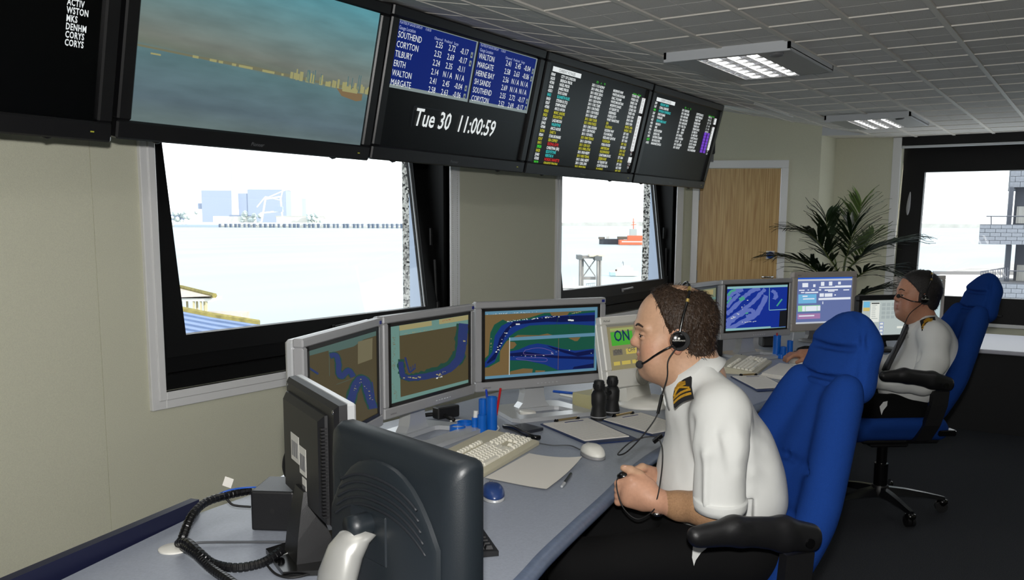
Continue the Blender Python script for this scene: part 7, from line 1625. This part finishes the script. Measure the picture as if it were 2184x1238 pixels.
S = SDF(O + np.array((-.17, -.12, -.14)), O + np.array((.13, .12, .18)), .004)
S.ell(P(-.015, 0, .047), (.112, .083, .098), Rm, 0); S.ell(P(-.06, 0, -.015), (.055, .062, .055), Rm, .02)
S.half(P(.045, 0, .055), (1, 0, -.75), .006); S.half(P(-.012, 0, -.03), (.8, 0, -1), .006); S.half(P(0, 0, -.06), (0, 0, -1), .004)
S.cap(P(.012, .078, .02), P(.014, .08, -.012), .010, .007, k=.008); S.cap(P(.012, -.078, .02), P(.014, -.08, -.012), .010, .007, k=.008)
hm = S.mesh('hair', 0); M_hair2 = mat('dark_hair_short', s(24, 20, 18), .5, bump=.8, bscale=220, var=.4, vscale=160)
objm('hair', hm, M_hair2, body, smooth=True); strands(hm, O, body, 900, .012, 6, M_hair2)
S = SDF((-.42, -.45, .44), (.55, .42, 1.12), .0075)
S.ell(q(1980, 738, 0), (.118, .18, .145), rotm('Y', -6), k=0); S.ell(q(1952, 800, 0), (.128, .168, .12), rotm('Y', -14), k=.06); S.ell(q(1932, 838, 0), (.13, .165, .08), None, k=.05); S.ell(q(2000, 770, 0), (.07, .15, .12), rotm('Y', -14), k=.06)
S.cap(q(1988, 715, -.13), q(1988, 715, .13), .058, k=.05)
for sg in (-1, 1): S.cap(q(1978, 690, sg * .05), q(1988, 712, sg * .13), .035, .05, k=.04)
S.cap(nb_ + np.array((.01, 0, 0)), q(1968, 720, 0), .06, .08, k=.04); S.ell(nb_ + np.array((.02, 0, .055)), (.058, .054, .055), None, k=.01, op='sub')
S.chain([q(1992, 722, .165), q(1990, 770, .215), q(1968, 818, .235)], [.068, .066, .056], k=.04); S.chain([q(1968, 818, .235), q(1920, 815, .19), q(1866, 815, .13)], [.056, .050, .036], k=.03)
S.chain([q(1965, 722, -.16), el2], [.064, .056], k=.04); S.chain([el2, wr_ + np.array((-.03, 0, .0))], [.056, .036], k=.03)
S.half(q(1925, 862, 0), (0, 0, -1), .01)
for a, c in (((1950, 740), (1935, 790)), ((1985, 790), (1950, 815)), ((1960, 760), (1985, 800)), ((1930, 800), (1900, 806)), ((1995, 750), (2002, 790))): S.cap(q(*a, .20), q(*c, .22), .010, .012, k=.04, op='sub')
me = S.mesh('shirt', 2); shirt_wrinkle(me, .004, 11); shirt = objm('shirt', me, M_shirt, op2, smooth=True)
collar(q(1965, 684, 0), 18, M_shirt, shirt, .068, .064, .016, .04)
epaulette(q(1962, 686, .095), q(1994, 678, .095), q(1966, 708, .165), q(1997, 700, .165), shirt); epaulette(q(1962, 686, -.095), q(1994, 678, -.095), q(1966, 708, -.165), q(1997, 700, -.165), shirt)
b = BM(); rows = []
for (x, y, w_) in ((1942, 690, .018), (1937, 700, .03), (1930, 715, .022), (1920, 735, .028), (1908, 758, .034), (1898, 778, .04), (1892, 792, .042)):
    c = q(x, y, 0); rows.append([Vector((c[0] + .012, -w_, c[2])), Vector((c[0] + .020, 0, c[2])), Vector((c[0] + .012, w_, c[2])), Vector((c[0] - .01, 0, c[2]))])
loft(b, rows); obj('tie', b, mat('black_tie', s(14, 14, 16), .6), op2, smooth=True)
b = BM(); loft(b, [[q(1884, 858, .2), q(1893, 856, .2)], [q(1876, 868, .2), q(1892, 866, .2)], [q(1880, 886, .2), q(1884, 876, .2)]], cap=False, closed=False); obj('shirt_tail', b, M_shirt, shirt)
S = SDF((-.30, -.30, .03), (.62, .30, .72), .009); hz0 = q(1930, 868, 0); kx = hz0[0] + .44
S.ell(hz0, (.15, .175, .10), None, 0)
for sg in (-1, 1):
    kn = np.array((kx, sg * .13, .575)); S.cap(hz0 + np.array((.03, sg * .10, -.01)), kn, .088, .068, k=.05); S.cap(kn, (kx + .02, sg * .14, .12), .066, .05, k=.03)
objm('trousers', S.mesh('trousers', 1), M_trou, op2, smooth=True)
for sg in (-1, 1):
    S = SDF((kx - .12, sg * .14 - .08, -.01), (kx + .26, sg * .14 + .08, .15), .007); S.ell((kx + .09, sg * .14, .035), (.14, .05, .04), None, 0); S.cap((kx + .01, sg * .14, .06), (kx + .01, sg * .14, .12), .045, k=.03); S.half((0, 0, .004), (0, 0, -1)); objm('shoe', S.mesh('shoe', 1), M_blackg, op2, smooth=True)
headset('black headset with boom microphone worn by the far operator', P, op2, [(.012, .098, -.012), (.03, .098, -.016), (.06, .085, -.015), (.09, .06, -.006), (.108, .045, .0)], [P(.004, .098, -.018), q(1942, 668, .10), q(1930, 690, .11), q(1920, 715, .10), q(1905, 760, .08), q(1895, 790, .08)])
